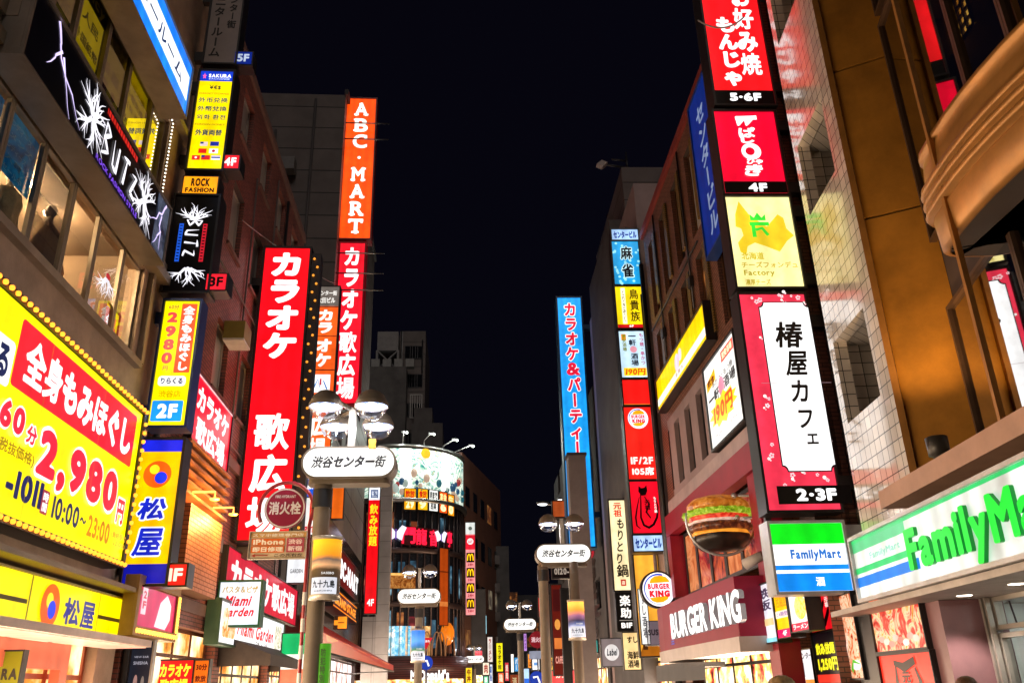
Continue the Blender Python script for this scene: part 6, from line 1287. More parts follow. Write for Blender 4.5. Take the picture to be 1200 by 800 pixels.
catm = [('s', [(.36, .1), (.34, .4), (.3, .7), (.38, .85), (.55, .9), (.72, .84), (.86, .7), (.92, .5), (.86, .32)], .09, '#180608*.1', {'taper': 2}), ('s', [(.3, .3), (.2, .5), (.12, .7), (.14, .86), (.26, .92)], .06, '#180608*.1', {'taper': 2}), ('p', [(.28, .2), (.3, .08), (.38, .13), (.5, .12), (.58, .07), (.6, .18), (.52, .27), (.38, .28)], '#180608*.1'), ('s', [(.48, .3), (.62, .45), (.5, .6), (.64, .72)], .07, '#180608*.1', {'taper': 2}), ('v', '元祖', .46, .36, .66, .56, '#180608*.1', {'b': .04}), ('v', 'もりとり鍋', .78, .3, .88, .62, '#fff0e8', {'b': .04})]
sign('cat_emblem_sign', 'red sign with black curling brush emblem in the slim stack', 'shop sign', fr, [(738, 564), (771.5, 564), (776, 624), (742, 624)], catm, '#e80c24', k=1.1, **kk)
sign('building_name_plate', 'pale blue building name tag at the foot of the slim stack', 'shop sign', fr, [(742, 627), (776.5, 627), (778, 645), (743, 645)], [('t', 'センタービル', .06, .16, .94, .84, '#1c3c8c', {'b': .06})], '#b4d4ff', k=1.0, **kk)
# sushi corner under it
fr = face(AZR, 27.4)
sign('amber_wall_sign', 'tall plain amber lit panel above the sushi signs', 'shop sign', fr, [(744, 650), (772, 650), (778, 768), (750, 768)], [('p', [(0, .96), (.3, .8), (.6, .9), (1, .78), (1, 1), (0, 1)], '#a86010'), ('r', .1, .88, .3, .94, '#40200a')], '#ffb43a', .2, k=.85)
fr = face(AZR, 26.2)
sign('white_banner_sign', 'narrow white banner sign with grey brush strokes', 'shop sign', fr, [(748, 690), (757, 690), (762, 754), (753, 754)], [('v', 'すし酒場', .2, .08, .8, .9, '#5a5a60', {'b': .03})], '#fbfaf4', .1, rim=.02, k=1.1)
sign('sushi_box_sign', 'mauve grey box sign lettered SUSHI', 'shop sign', fr, [(758, 728), (779, 727), (779, 753), (759, 757)], [('t', 'SUSHI', .06, .34, .96, .6, '#2a2028', {'b': .05})], '#8a7a84', .35, rim=.02, k=.5)
sign('cream_sushi_sign', 'cream lit sushi board with black brush lettering', 'shop sign', face(AZR, 28.6), [(729, 741), (748, 741), (752, 784), (733, 784)], [('t', 'すし', .25, .1, .9, .28, '#20180c', {'b': .04}), ('t', '海鮮', .2, .5, .9, .72, '#20180c', {'b': .05}), ('t', '酒場', .2, .74, .9, .95, '#20180c', {'b': .05})], '#f4d090', .2, rim=.03, k=.95)
sign('small_label_sign', 'grey box sign with glowing white script at the mauve wall', 'shop sign', face(AZR, 30.5), [(704, 751), (727, 745), (730, 777), (707, 783)], [('e', .5, .5, .36, .3, '#f4f4f8'), ('t', 'Label', .25, .36, .78, .62, '#20202a', {'b': .04, 'sh': .2})], '#8a7e80', .3, rim=.03, k=.6)
# round burger sign
fr = face(AZR, 24.6); x, z = fr.pix(772, 690); r_ = fr.pix(791, 690)[0] - x
t = Thing('round_burger_sign', 'round lit burger logo sign standing out from the red column', 'shop sign', fr, (x, .1, z - r_)); b = MB(); b.prism(circ(x, z, r_ + .05, n=40), .012, .24); t.part('casing', b, CASE); t.part('arm', MB().box(x + r_, x + r_ + .35, .08, .16, z - .05, z + .05), CASE)
art(t, bklogo(.5, .5, .5, 1), x - r_, z - r_, x + r_, z + r_, .008)
# hotpot sign
fr = face(AZR, 31.0)
t = sign('hotpot_sign', 'tall cream hotpot sign with red and black brush characters', 'shop sign', fr, [(713.5, 586), (734, 586), (741, 691), (720.5, 691)], [('v', '元祖', .22, .02, .7, .19, '#d83018', {'b': .035}), ('v', 'もりとり', .26, .2, .72, .72, '#241a10', {'b': .03, 'sh': .1}), ('t', '鍋', .18, .72, .84, .86, '#241a10', {'b': .03}), ('r', .36, .885, .66, .955, '#c04030'), ('t', '店', .42, .9, .6, .94, '#fff0d0', {'b': .03})], '#ffe9b4', .4, rim=.05, k=1.0, arms=(1, .3))
sign('basement_sign', 'black basement sign with white brush characters below the hotpot sign', 'shop sign', fr, [(721.5, 694), (742, 694), (745, 738), (724.5, 738)], [('t', '楽', .2, .06, .8, .36, '#fff8f0*1.2', {'b': .06}), ('t', '助', .2, .4, .8, .68, '#fff8f0*1.2', {'b': .06}), ('r', .1, .73, .9, .745, '#e8e0d8'), ('t', 'B1F', .2, .8, .82, .94, '#fff8f0*1.2', {'b': .05})], '#1a1512', .4, rim=.04, k=.35, arms=(1, .3))
# blue party karaoke tower
fr = face(AZR, 39.0)
t = sign('party_karaoke_sign', 'very tall sky blue karaoke sign with red white edged characters', 'shop sign', fr, [(655.5, 349), (684, 349), (693, 640), (665, 640)], [('v', 'カラオケ&パーティー', .24, .02, .8, .665, '#e8f4ff*1.1', {'b': .10}), ('v', 'カラオケ&パーティー', .24, .02, .8, .665, '#e01838', {'b': .045})], '#1c9cf0', .8, k=1.05, rim=.08, case=paint((.02, .12, .3), .4), arms=(1, .8))

# ================================================================== right: posters near the corner
fr = RR(.3)
Q = lambda *p: corners(fr, p)
sign('purple_poster_sign', 'narrow white lightbox with purple brush lettering beside the burger fascia', 'poster', fr, Q((883, 690), (903, 680), (912, 748), (892, 756)), [('v', '鉄板', .2, .06, .85, .46, '#3a2848', {'b': .05}), ('r', .0, 0, .14, .6, '#e8b840'), ('r', .2, .6, .9, .72, '#e8c890'), ('t', '1F', .12, .85, .4, .92, '#3a3a48', {'b': .03}), ('r', 0, .93, 1, 1, '#80d0e8')], '#e8e4f0', .25, rim=.03, k=1.0)
sign('yellow_poster_sign', 'yellow lightbox poster with magenta foot strip', 'poster', fr, Q((904.5, 680), (921, 693), (928, 742), (912.5, 750)), [('t', '居酒屋', .1, .12, .9, .42, '#e09010', {'b': .04}), ('r', 0, .48, 1, .62, '#fff0d0'), ('t', '24時間', .1, .5, .9, .6, '#9a70a8', {'b': .03}), ('r', 0, .84, 1, 1, '#e80858'), ('t', '4F', .4, .87, .7, .97, '#ffffff', {'b': .04})], '#ffc400', .25, rim=.02, k=1.1)
sign('noodle_poster_sign', 'white lightbox poster with golden noodle dish and magenta strip', 'poster', fr, Q((923, 699), (943, 694), (950, 735), (929.5, 741)), [('e', .62, .36, .34, .34, photo('noodle', ['#c88a10', '#f0c830', '#ffe890', '#e0a018'], 1.0, 8)), ('r', 0, .78, 1, 1, '#e02848'), ('t', 'ラーメン', .08, .82, .92, .96, '#ffe8e8', {'b': .04})], '#fff8ee', .25, rim=.02, k=1.1)
fr = FM(.06)
sign('red_emblem_lightbox', 'small red lit panel with black looping emblem over the drinks poster', 'poster', fr, Q((946, 697), (972, 697), (978, 735), (951, 741)), [('s', [(.1, .3), (.3, .6), (.4, .85), (.65, .8), (.85, .5), (.9, .2)], .1, '#200406*.1', {'taper': 2}), ('s', [(.35, .15), (.45, .45), (.5, .65), (.6, .4), (.72, .2)], .1, '#200406*.1', {'taper': 2}), ('v', '元祖', .76, .1, .9, .4, '#ffe8e0', {'b': .03})], '#e0101c', .12, rim=.03, k=1.0)
sign('drinks_poster', 'black drinks poster with big yellow all you can drink price', 'poster', fr, Q((953, 744), (978, 737), (986, 796), (959, 802)), [('t', '飲み放題', .08, .2, .9, .44, '#f8f020*1.1', {'b': .06}), ('t', '1,250円', .1, .5, .96, .78, '#f8f020*1.1', {'b': .06}), ('r', .0, .84, 1, 1, '#d83020')], '#0e0c14', .12, rim=.03, k=.4, dk=1.1)
sign('shrimp_poster', 'tall food poster of pale prawns and greens', 'poster', fr, Q((974, 698), (999, 697), (1013, 793), (989, 795)), [('e', .7, .85, .2, .06, '#f4f4ec'), ('s', [(.3, .9), (.35, .7), (.55, .4)], .14, '#f0c8b8', {'taper': True}), ('s', [(.75, .75), (.8, .5), (.6, .2)], .12, '#f0b090', {'taper': True}), ('s', [(.5, .92), (.6, .8), (.9, .84)], .1, '#58b030', {'taper': True})], photo('shrimp', ['#1a0a08', '#a83a18', '#d88a60', '#f0d0b8', '#a85a28', '#4a6a20'], .8, 3.4, 2.5), .12, rim=.03)
fd2 = FM(-.1)
sign('floor_directory', 'small white directory of the building with black floor numbers', 'directory', fd2, corners(fd2, [(929, 763), (951, 760), (958, 812), (935, 815)]), [('t', 'センター', .3, .05, .98, .2, '#20304a', {'b': .04}), ('r', .12, .28, .52, .6, '#120a0a*.1'), ('t', '5', .16, .32, .3, .48, '#f4f0e8', {'b': .05}), ('t', 'F', .36, .42, .48, .56, '#f4f0e8', {'b': .05}), ('r', .12, .66, .52, 1, '#120a0a*.1'), ('t', '4', .16, .7, .32, .88, '#f4f0e8', {'b': .05}), ('r', .56, .66, 1, 1, '#e87a10')], '#dfe6f4', .1, rim=.02, k=.95)
sign('brass_plate', 'small dull brass plate hanging beside the floor directory', 'plate', fd2, corners(fd2, [(913, 775), (929, 774), (931, 790), (915, 790)]), [], '!6a5a34', .04, rim=.01)
fr = FM(.05); xa = fr.pix(1001, 740)[0]; xb = fr.pix(1079, 740)[0]
t = Thing('poster_wall', 'black board wall carrying the food screen beside the store pillar', 'wall', fr, (xa, .1, 0)); t.part('board', MB().box(xa - .1, xb, .01, .3, 0, 2.9), paint((.02, .02, .022), .3)); t.part('head_strip', MB().box(fr.pix(1018, 697)[0], xb - .05, -.02, .008, fr.pix(1050, 698)[1] - .02, fr.pix(1050, 690)[1]), em('#f07a50', .8))
sign('food_screen', 'bright food screen of marbled meat and herbs on the black wall', 'screen', fr, corners(fr, [(1020, 705), (1077, 703), (1089, 760), (1026, 761)]), [('t', '★肉', .05, .04, .2, .16, '#e01818', {'b': .05})] + [('e', .15 + .1 * i, .75 + .06 * (i % 3), .06, .07, c_) for i, c_ in enumerate(['#f0a898', '#f8d8c8', '#e89080', '#f4b8a8', '#d87868', '#f8e0d0', '#e8a898', '#f0c0b0'])], photo('meat', ['#2a0804', '#a81c18', '#c84838', '#f0c8a8', '#c89028', '#781810'], .9, 2.6, 2.5), .06, rim=.03)
sign('red_emblem_poster', 'large glowing red poster with dark winged emblem below the screen', 'poster', fr, corners(fr, [(1030, 767), (1091, 765), (1104, 830), (1040, 832)]), [('s', [(.32, .2), (.3, .5), (.34, .8), (.5, .95)], .07, '#300808*.1', {'taper': 2}), ('s', [(.68, .25), (.74, .5), (.68, .8), (.5, .95)], .07, '#300808*.1', {'taper': 2}), ('s', [(.3, .14), (.48, .24), (.7, .12)], .07, '#300808*.1', {'taper': 2}), ('v', '元祖', .42, .3, .58, .75, '#300808*.1', {'b': .05})], '#ff3420', .06, rim=.03, k=1.0)

# ================================================================== burger model on brackets
fr = face(AZR, 17.6); cx, cz = fr.pix(851, 606); rw = fr.pix(891, 606)[0] - cx
t = Thing('burger_model', 'giant hamburger model held out over the street on white rods', 'display model', fr, (cx, .5, cz - rw))
yc = .55; S = rw / 1.0
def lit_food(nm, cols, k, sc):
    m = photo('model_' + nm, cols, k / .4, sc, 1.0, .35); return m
wob = lambda k, a_: (lambda a, z: a_ * math.sin(k * a) + a_ * .6 * math.sin(k * 2.3 * a + 1))
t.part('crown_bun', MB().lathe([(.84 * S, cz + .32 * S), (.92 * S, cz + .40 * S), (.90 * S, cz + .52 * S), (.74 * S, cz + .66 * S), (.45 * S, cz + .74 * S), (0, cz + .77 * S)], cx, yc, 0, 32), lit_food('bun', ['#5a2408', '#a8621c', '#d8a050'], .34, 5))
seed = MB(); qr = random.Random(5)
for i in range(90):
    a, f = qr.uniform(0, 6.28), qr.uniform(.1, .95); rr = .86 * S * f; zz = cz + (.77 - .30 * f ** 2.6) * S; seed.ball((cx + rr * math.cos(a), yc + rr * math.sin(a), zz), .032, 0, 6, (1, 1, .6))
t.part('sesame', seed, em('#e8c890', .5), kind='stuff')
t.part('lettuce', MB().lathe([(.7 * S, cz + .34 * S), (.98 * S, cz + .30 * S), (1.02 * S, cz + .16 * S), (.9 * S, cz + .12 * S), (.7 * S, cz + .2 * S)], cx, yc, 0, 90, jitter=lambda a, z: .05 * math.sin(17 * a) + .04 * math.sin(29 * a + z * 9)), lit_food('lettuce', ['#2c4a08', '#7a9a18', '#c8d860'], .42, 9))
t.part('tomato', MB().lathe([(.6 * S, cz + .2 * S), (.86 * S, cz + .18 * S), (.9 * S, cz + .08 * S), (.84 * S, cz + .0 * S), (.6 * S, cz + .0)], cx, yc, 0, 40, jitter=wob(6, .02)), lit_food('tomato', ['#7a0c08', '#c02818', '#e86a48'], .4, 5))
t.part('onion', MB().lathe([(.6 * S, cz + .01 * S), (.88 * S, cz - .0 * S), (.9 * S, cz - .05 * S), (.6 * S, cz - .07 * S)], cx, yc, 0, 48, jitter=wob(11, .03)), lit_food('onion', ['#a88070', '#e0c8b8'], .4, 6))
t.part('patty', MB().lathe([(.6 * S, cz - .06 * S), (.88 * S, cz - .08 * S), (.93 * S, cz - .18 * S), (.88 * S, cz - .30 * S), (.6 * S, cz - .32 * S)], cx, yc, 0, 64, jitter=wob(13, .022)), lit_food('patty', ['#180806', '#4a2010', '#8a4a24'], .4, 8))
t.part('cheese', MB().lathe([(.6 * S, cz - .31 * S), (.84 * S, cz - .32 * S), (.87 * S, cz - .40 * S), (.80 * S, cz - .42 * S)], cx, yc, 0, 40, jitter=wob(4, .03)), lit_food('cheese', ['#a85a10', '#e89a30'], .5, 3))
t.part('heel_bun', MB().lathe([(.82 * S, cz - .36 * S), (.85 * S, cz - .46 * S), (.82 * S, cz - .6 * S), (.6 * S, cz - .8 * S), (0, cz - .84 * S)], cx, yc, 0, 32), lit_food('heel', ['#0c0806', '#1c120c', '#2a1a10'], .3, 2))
b = MB()
for zz in (.62, -.02): b.tube([(cx + .3 * S, yc - .75 * S, cz + zz * S), (cx + 1.5 * S, yc - .5, cz + (zz + .03) * S)], .03, 0, 6); b.ball((cx + .3 * S, yc - .78 * S, cz + zz * S), .07)
b.tube([(cx + 1.02 * S * math.cos(R(a)), yc - .1, cz + .98 * S * math.sin(R(a))) for a in range(165, 376, 10)], .03, 0, 6); t.part('rod', b, paint((.7, .72, .75), .35, .4))
fr = RR(.4); x, z = fr.pix(886, 655)
t = Thing('camera_spot', 'small pale wall floodlight under the burger model', 'floodlight', fr, (x, .2, z)); t.part('head', MB().tube([(x - .12, -.2, z - .08), (x + .14, .1, z + .06)], [.11, .09]), paint((.5, .45, .42), .4)); t.part('bracket', MB().tube([(x + .1, .1, z), (x + .1, .6, z - .1)], .03), DARKSTEEL)

# ================================================================== street lamps
def lamp_head(t, cx, y, zc, r, k, parent_bulb=True):
    """zc = rim height between metal dome and glass bowl"""
    o = t.part('lamp_head', MB().lathe([(r * 1.03, zc - .01), (r * 1.05, zc + .03), (r * .98, zc + r * .28), (r * .8, zc + r * .66), (r * .5, zc + r * .93), (r * .18, zc + r * 1.06), (0, zc + r * 1.08)], cx, y, 0, 28), LAMPMETAL)
    t.part('glass_bowl', MB().lathe([(r, zc), (r * .93, zc - r * .3), (r * .72, zc - r * .62), (r * .36, zc - r * .82), (0, zc - r * .86)], cx, y, 0, 28), glassmat('bowl_glass', (.80, .86, 1), .03, .35), o)
    t.part('reflector', MB().lathe([(r * .98, zc + .01), (r * .55, zc + r * .3), (r * .2, zc + r * .36), (0, zc + r * .36)], cx, y, 0, 24), em('#a8c0f0', .3, 0), o)
    t.part('bulb', MB().ball((cx, y, zc + r * .02), r * .34, 0, 12, (1.25, 1.25, .62)), em('#eef4ff', 5, 0), o)
    ld = bpy.data.lights.new('lamp_glow', 'POINT'); ld.energy = 20; ld.color = (1, .92, .84); ld.shadow_soft_size = r * .4
    lo = bpy.data.objects.new('lamp_glow', ld); COL.objects.link(lo); lo.parent = t.o; lo.location = Vector((cx, y, zc - r * .32)) - Vector(t.base)
def street_lamp(fr, cx, zs, px0, lab, zpole=None, double=True, banner=None, poledx=-.37):
    """cx, zs: middle of the name plate"""
    cx0 = cx; pole = cx + poledx
    t = Thing('street_lamp', lab, 'street lamp', fr, (pole, .2, 0), 'street lamps with the street name')
    t.part('pole', MB().lathe([(.16, 0), (.16, .25), (.125, .3), (.115, zs - .55), (.13, zs - .5), (.13, zs - .25), (.1, zs - .24), (.1, zs - .2)], pole, .2, 0, 20), LAMPMETAL)
    t.part('pole_collar', MB().lathe([(.14, zs - .62), (.14, zs - .36)], pole, .2, 0, 20), CASE)
    hw, hh = .645, .205
    b = MB(); b.prism(rrect(cx - hw - .03, zs - hh - .03, cx + hw + .03, zs + hh + .03, hh + .02, 8), .012, .40); b.slab(rrect(cx - hw * .9, .05, cx + hw * .9, .36, .1), zs - hh - .09, zs - hh - .025)
    o = t.part('name_plate', b, LAMPMETAL)
    b = MB(); b.poly(rrect(cx - hw, zs - hh, cx + hw, zs + hh, hh - .005, 8), .004); t.part('plate_face', b, em('#fbfbf6', 1.25, .08), o)
    A = MB(); text_rect(A, '渋谷センター街', cx - hw * .82, zs - hh * .42, cx + hw * .84, zs + hh * .46, -.004, 0, .055, 50, .28); t.part('lettering', A, paint((.03, .03, .035), .4), o, raw=True)
    zc = zs + .74; r = .232
    t.part('post', MB().box(cx - .045, cx + .045, .12, .28, zs + hh + .02, zc + .12), paint((.55, .52, .46), .35, .4))
    ys = (-.28, .72) if double else (.2,)
    b = MB()
    for y in ys:
        for sg in (-1, 1): b.tube([(cx, .2, zc + .1), (cx + sg * .16, y * .6 + .08, zc + .13), (cx + sg * .31, y, zc + .1)], .03, 0, 8)
    t.part('arm', b, LAMPMETAL)
    for y in ys:
        for sg in (-1, 1): lamp_head(t, cx + sg * .325, y, zc, r, 9)
    return t
LF = face(-3.5, 11.9)
cx, zs = LF.pix(408.5, 541)
lamp1 = street_lamp(LF, cx, zs, None, 'nearest four headed street lamp with white name plate, left of the street')
t = lamp1
x, z = LF.pix(437, 521); lamp1_box = t.part('sensor', MB().box(x - .05, x + .05, -.1, -.02, z - .07, z + .06), paint((.8, .5, .05), .5))
# banner round its pole
def banner(t_lamp, fr, q, lab, pic, txt, pole, grp='pole banners'):
    x0, z0, x1, z1 = corners(fr, q); r = (x1 - x0) / 2; cxx = (x0 + x1) / 2; H = z1 - z0
    th = Thing('pole_banner', lab, 'banner', fr, (cxx, .2, z0), grp)
    th.part('sheet', MB().lathe([(r, z0), (r, z1)], cxx, .2, 0, 28), pic)
    th.part('rim_ring', MB().lathe([(r + .01, z1 - .02), (r + .015, z1 + .03), (.11, z1 + .04)], cxx, .2, 0, 28).lathe([(r + .01, z0 + .02), (r + .015, z0 - .04), (.11, z0 - .05)], cxx, .2, 0, 28), paint((.5, .45, .38), .4, .3))
    def wrap(mb, x, z, off): a = (x - cxx) / r; return (cxx + (r + off) * math.sin(a), .2 - (r + off) * math.cos(a), z)
    A = MB(); M_ = MB()
    B_ = MB()
    for i in range(16): 
        xa_, xb_ = x0 + (x1 - x0) * (i / 16), x0 + (x1 - x0) * ((i + 1) / 16); B_.rect(xa_, xb_, z0 + H * .02, z0 + H * .31, 0, 0)
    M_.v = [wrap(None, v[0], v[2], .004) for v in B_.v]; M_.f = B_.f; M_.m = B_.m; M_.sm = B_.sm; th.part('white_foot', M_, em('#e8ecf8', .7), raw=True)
    T_ = MB(); text_rect(T_, txt, x0 + .04, z0 + H * .13, x1 - .04, z0 + H * .26, 0, 0, .03); text_rect(T_, 'SASEBO', x0 + (x1 - x0) * .42, z0 + H * .36, x1 - .06, z0 + H * .4, 0, 1, .03); text_rect(T_, 'KUJUKUSHIMA', x0 + .07, z0 + H * .06, x1 - .07, z0 + H * .09, 0, 0, .02, 30)
    A.v = [wrap(None, v[0], v[2], .008) for v in T_.v]; A.f = T_.f; A.m = T_.m; A.sm = T_.sm; th.part('lettering', A, [paint((.02, .03, .06), .5), em('#f0f0f0', .8)], raw=True)
    return th
def sunset(name, cols, k, ramp):
    m, nt, p = newmat('photo_' + name); tc = nt.nodes.new('ShaderNodeTexCoord'); sp = nt.nodes.new('ShaderNodeSeparateXYZ'); nt.links.new(tc.outputs['Generated'], sp.inputs[0])
    n = tex_noise(nt, 4, 4); ad = nt.nodes.new('ShaderNodeMath'); ad.operation = 'MULTIPLY_ADD'; ad.inputs[1].default_value = .12; nt.links.new(n.outputs['Fac'], ad.inputs[0]); nt.links.new(sp.outputs['Z'], ad.inputs[2])
    r = nt.nodes.new('ShaderNodeValToRGB')
    while len(r.color_ramp.elements) < len(cols): r.color_ramp.elements.new(.5)
    for i, (c, pz) in enumerate(zip(cols, ramp)): r.color_ramp.elements[i].position = pz; r.color_ramp.elements[i].color = (*lin(c), 1)
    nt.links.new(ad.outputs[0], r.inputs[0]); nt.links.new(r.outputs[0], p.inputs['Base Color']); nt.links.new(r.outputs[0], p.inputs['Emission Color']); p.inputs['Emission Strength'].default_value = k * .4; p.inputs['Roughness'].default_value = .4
    return m
banner(t, face(-3.5, 11.7), [(364, 629), (398, 629), (396, 697), (361, 697)], 'sunset island banner wrapped round the nearest lamp pole', sunset('dusk', ['#2a2018', '#4a3826', '#c89a70', '#6a5a50', '#e89020', '#f8b020'], .75, (.3, .5, .58, .68, .76, .95)), '九十九島', None)
fr = face(-3.5, 11.72); x0, z0, x1, z1 = corners(fr, [(367, 752), (383, 752), (381, 800), (365, 800)])
t = Thing('pole_notice', 'bright green notice with dark vertical lettering low on the lamp pole', 'notice', fr, ((x0 + x1) / 2, .1, z0 - .3)); b = MB(); 
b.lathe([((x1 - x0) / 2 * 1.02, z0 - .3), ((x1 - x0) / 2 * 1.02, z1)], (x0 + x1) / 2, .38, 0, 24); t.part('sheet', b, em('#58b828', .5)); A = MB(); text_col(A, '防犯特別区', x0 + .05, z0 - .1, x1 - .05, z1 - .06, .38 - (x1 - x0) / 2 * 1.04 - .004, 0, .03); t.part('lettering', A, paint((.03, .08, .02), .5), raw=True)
for (px, py, s_, lab, dbl) in ((491, 698, 27.2, 'second street lamp along the left, in front of the round restaurant', False), (660.5, 648, 20.6, 'two headed street lamp right of the street before the blue sign', False), (609.5, 731, 36.2, 'distant small street lamp at the middle of the street', False), (556, 772, 62, 'tiny far street lamp by the blade sign with arches', False)):
    fr = face(-3.5, s_); cx, zs = fr.pix(px, py); street_lamp(fr, cx, zs, None, lab, double=dbl, poledx=0.0 if px < 500 else (-.5 if px > 640 else 0))
fr = face(-3.5, 27.0); banner(None, fr, [(482, 737), (498, 737), (497, 774), (481, 774)], 'blue sky island banner on the second lamp pole', sunset('sea', ['#e8ecf8', '#2a6a40', '#2a6ab8', '#4a90e0', '#2a70d0'], .7, (.28, .4, .55, .7, .95)), '九十九島', None)
fr = face(-3.5, 20.3); banner(None, fr, [(667, 703), (687, 703), (686, 747), (667, 747)], 'orange and violet sunset banner on the concrete coloured pole', sunset('dusk2', ['#c8d4f8', '#4a5a90', '#2a2a48', '#8a5a80', '#f09030', '#f8c050'], .75, (.28, .42, .52, .66, .8, .97)), '九十九島', None)
x0, z0, x1, z1 = corners(fr, [(667, 703), (687, 703), (686, 747), (667, 747)])
t = Thing('banner_pole', 'plain round grey pole carrying the sunset banner', 'pole', fr, ((x0 + x1) / 2, .2, 0)); t.part('shaft', MB().lathe([(.12, 0), (.105, z1 + .9), (0, z1 + .92)], (x0 + x1) / 2, .2, 0, 18), LAMPMETAL)
# cobra head street lights behind
for i, (px, py, s_) in enumerate(((636, 590, 52), (659, 585, 56))):
    fr = face(-3.5, s_); x, z = fr.pix(px, py); xp, _ = fr.pix(668, 700)
    t = Thing('road_light', ['small white road light on a long arm near the blue sign, lower one', 'small white road light on a long arm near the blue sign, upper one'][i], 'road light', fr, (xp, 0, 0), 'road lights behind the lamps'); t.part('mast', MB().tube([(xp, 0, 0), (xp, 0, z - .5), (xp - .4, 0, z - .1), (x, 0, z)], .06, 0, 8), STEEL); t.part('head', MB().ball((x, 0, z + .05), .4, 0, 10, (1, .4, .3)), STEEL); t.part('lens', MB().ball((x, 0, z - .02), .33, 0, 10, (1, .4, .3)), em('#f4f8ff', 3, 0))

# ================================================================== hydrant sign on its striped post
fr = face(-3.5, 12.6); cx, cz = fr.pix(334, 595); r_ = .3
px_, _ = fr.pix(359, 650)
t = Thing('hydrant_sign', 'round maroon fire hydrant sign with hoop on a red and white post', 'street sign', fr, (px_, 0, 0))
b = MB(); zt = fr.pix(360, 600)[1]; arc = [(px_ + (cx - px_ - .0) + .40 * math.cos(R(a)), .08, cz + .40 * math.sin(R(a))) for a in range(-20, 215, 12)]
b.tube([(px_, .08, 0), (px_, .08, cz - .25)] + arc, .028, 0, 8); t.part('post', b, paint((.32, .02, .03), .4))
b = MB()
for i in range(8): b.lathe([(.031, .3 + i * .36), (.031, .48 + i * .36)], px_, .08, 0, 12)
t.part('white_band', b, paint((.7, .68, .66), .5))
b = MB(); b.prism(circ(cx, cz, r_, n=40), .0, .05); t.part('disc', b, paint((.26, .015, .05), .35, 0, .1)); b = MB(); pts = circ(cx, cz, r_ * .97, n=40); pin = circ(cx, cz, r_ * .9, n=40); b.add([(p[0], -.004, p[1]) for p in pts] + [(p[0], -.004, p[1]) for p in pin], [(i, (i + 1) % 40, 40 + (i + 1) % 40, 40 + i) for i in range(40)]); t.part('white_rim', b, paint((.65, .6, .6), .4), raw=True)
A = MB(); text_rect(A, '消火栓', cx - r_ * .78, cz - r_ * .32, cx + r_ * .78, cz + r_ * .32, -.006, 0, .03); text_rect(A, 'FIRE HYDRANT', cx - r_ * .5, cz + r_ * .5, cx + r_ * .5, cz + r_ * .64, -.006, 0, .03, 30); t.part('lettering', A, paint((.75, .7, .72), .4), raw=True)
q = corners(fr, [(293, 624), (359, 622), (358, 653), (292, 655)])
t = sign('repair_board', 'orange and white phone repair board hung below the hydrant disc', 'street sign', fr, q, [('r', 0, .02, 1, .2, '!c89858'), ('t', 'スマホ修理専門店', .04, .05, .95, .18, '!e8e0d0', {'b': .03}), ('r', .03, .24, .62, .5, '!d86a20'), ('t', 'iPhone', .06, .27, .6, .48, '!f8ecd8', {'b': .05}), ('r', .03, .53, .62, .78, '!d86a20'), ('t', '即日修理', .06, .56, .6, .75, '!f8ecd8', {'b': .05}), ('r', .66, .24, .97, .78, '!b04858'), ('t', '渋谷', .69, .28, .94, .48, '!f4d8d8', {'b': .04}), ('t', '新宿', .69, .54, .94, .74, '!f4d8d8', {'b': .04}), ('p', [(.04, .89), (.12, .83), (.12, .87), (.34, .87), (.34, .91), (.12, .91), (.12, .95)], '!a03020'), ('t', 'この先右左', .46, .83, .96, .95, '!3a2a28', {'b': .03})], '!dcc8a8', .03, rim=.01, case=paint((.5, .42, .32), .5))

# ================================================================== far small signs and road signs
def far(name, lab, cat, s_, qpx, els, col, k=1.0): return sign(name, lab, cat, face(-3.5, s_), qpx, els, col, .3, 'small lit signs far down the street', rim=.06, k=k)
far('pale_blue_sign', 'small pale blue vertical sign past the round restaurant', 'shop sign', 70, [(562, 721), (570, 721), (570, 742), (562, 742)], [('v', '居酒屋', .25, .1, .75, .9, '#4a6a8a', {'b': .04})], '#a8e0f0')
far('yellow_far_sign', 'narrow yellow vertical sign far down the street', 'shop sign', 70, [(582, 753), (589, 753), (589, 786), (582, 786)], [('v', 'カラオケ館', .2, .06, .8, .94, '#302808', {'b': .05})], '#f0e010')
far('white_red_sign', 'narrow white sign with red characters far down the street', 'shop sign', 66, [(571.5, 746), (577, 746), (577, 775), (571.5, 775)], [('v', 'ラーメン', .2, .05, .8, .95, '#a03028', {'b': .05})], '#f0e4dc', .8)
far('red_white_box', 'small red and white lit box below the far arches sign', 'shop sign', 64, [(556, 762), (565, 762), (565, 771), (556, 771)], [('r', 0, 0, 1, .6, '#e03038')], '#fff0ec')
far('tube_sign', 'thin upright white tube light far down the street', 'light', 72, [(599, 766), (602, 766), (602, 787), (599, 787)], [], '#fff4e8', 1.5)
far('brown_box_sign', 'small brown lit shopfront box at the end of the street', 'shop sign', 72, [(598, 790), (608, 790), (608, 806), (598, 806)], [('t', '酒', .25, .2, .75, .8, '#f8d8a0', {'b': .04})], '#a03c14', .6)
far('white_name_sign', 'small flat white sign under the far restaurant lamp', 'shop sign', 75, [(577, 787), (591, 786), (591, 789), (577, 790)], [], '#fff6e8', 1.2)
far('red_eat_sign', 'red sign with white circle above dark lettering, right of the far lamp', 'shop sign', 50, [(631, 700), (642, 700), (643, 722), (632, 722)], [('r', .0, .7, 1, 1, '#a01020'), ('c', .5, .4, .28, '#ffd0d0')], '#f01828')
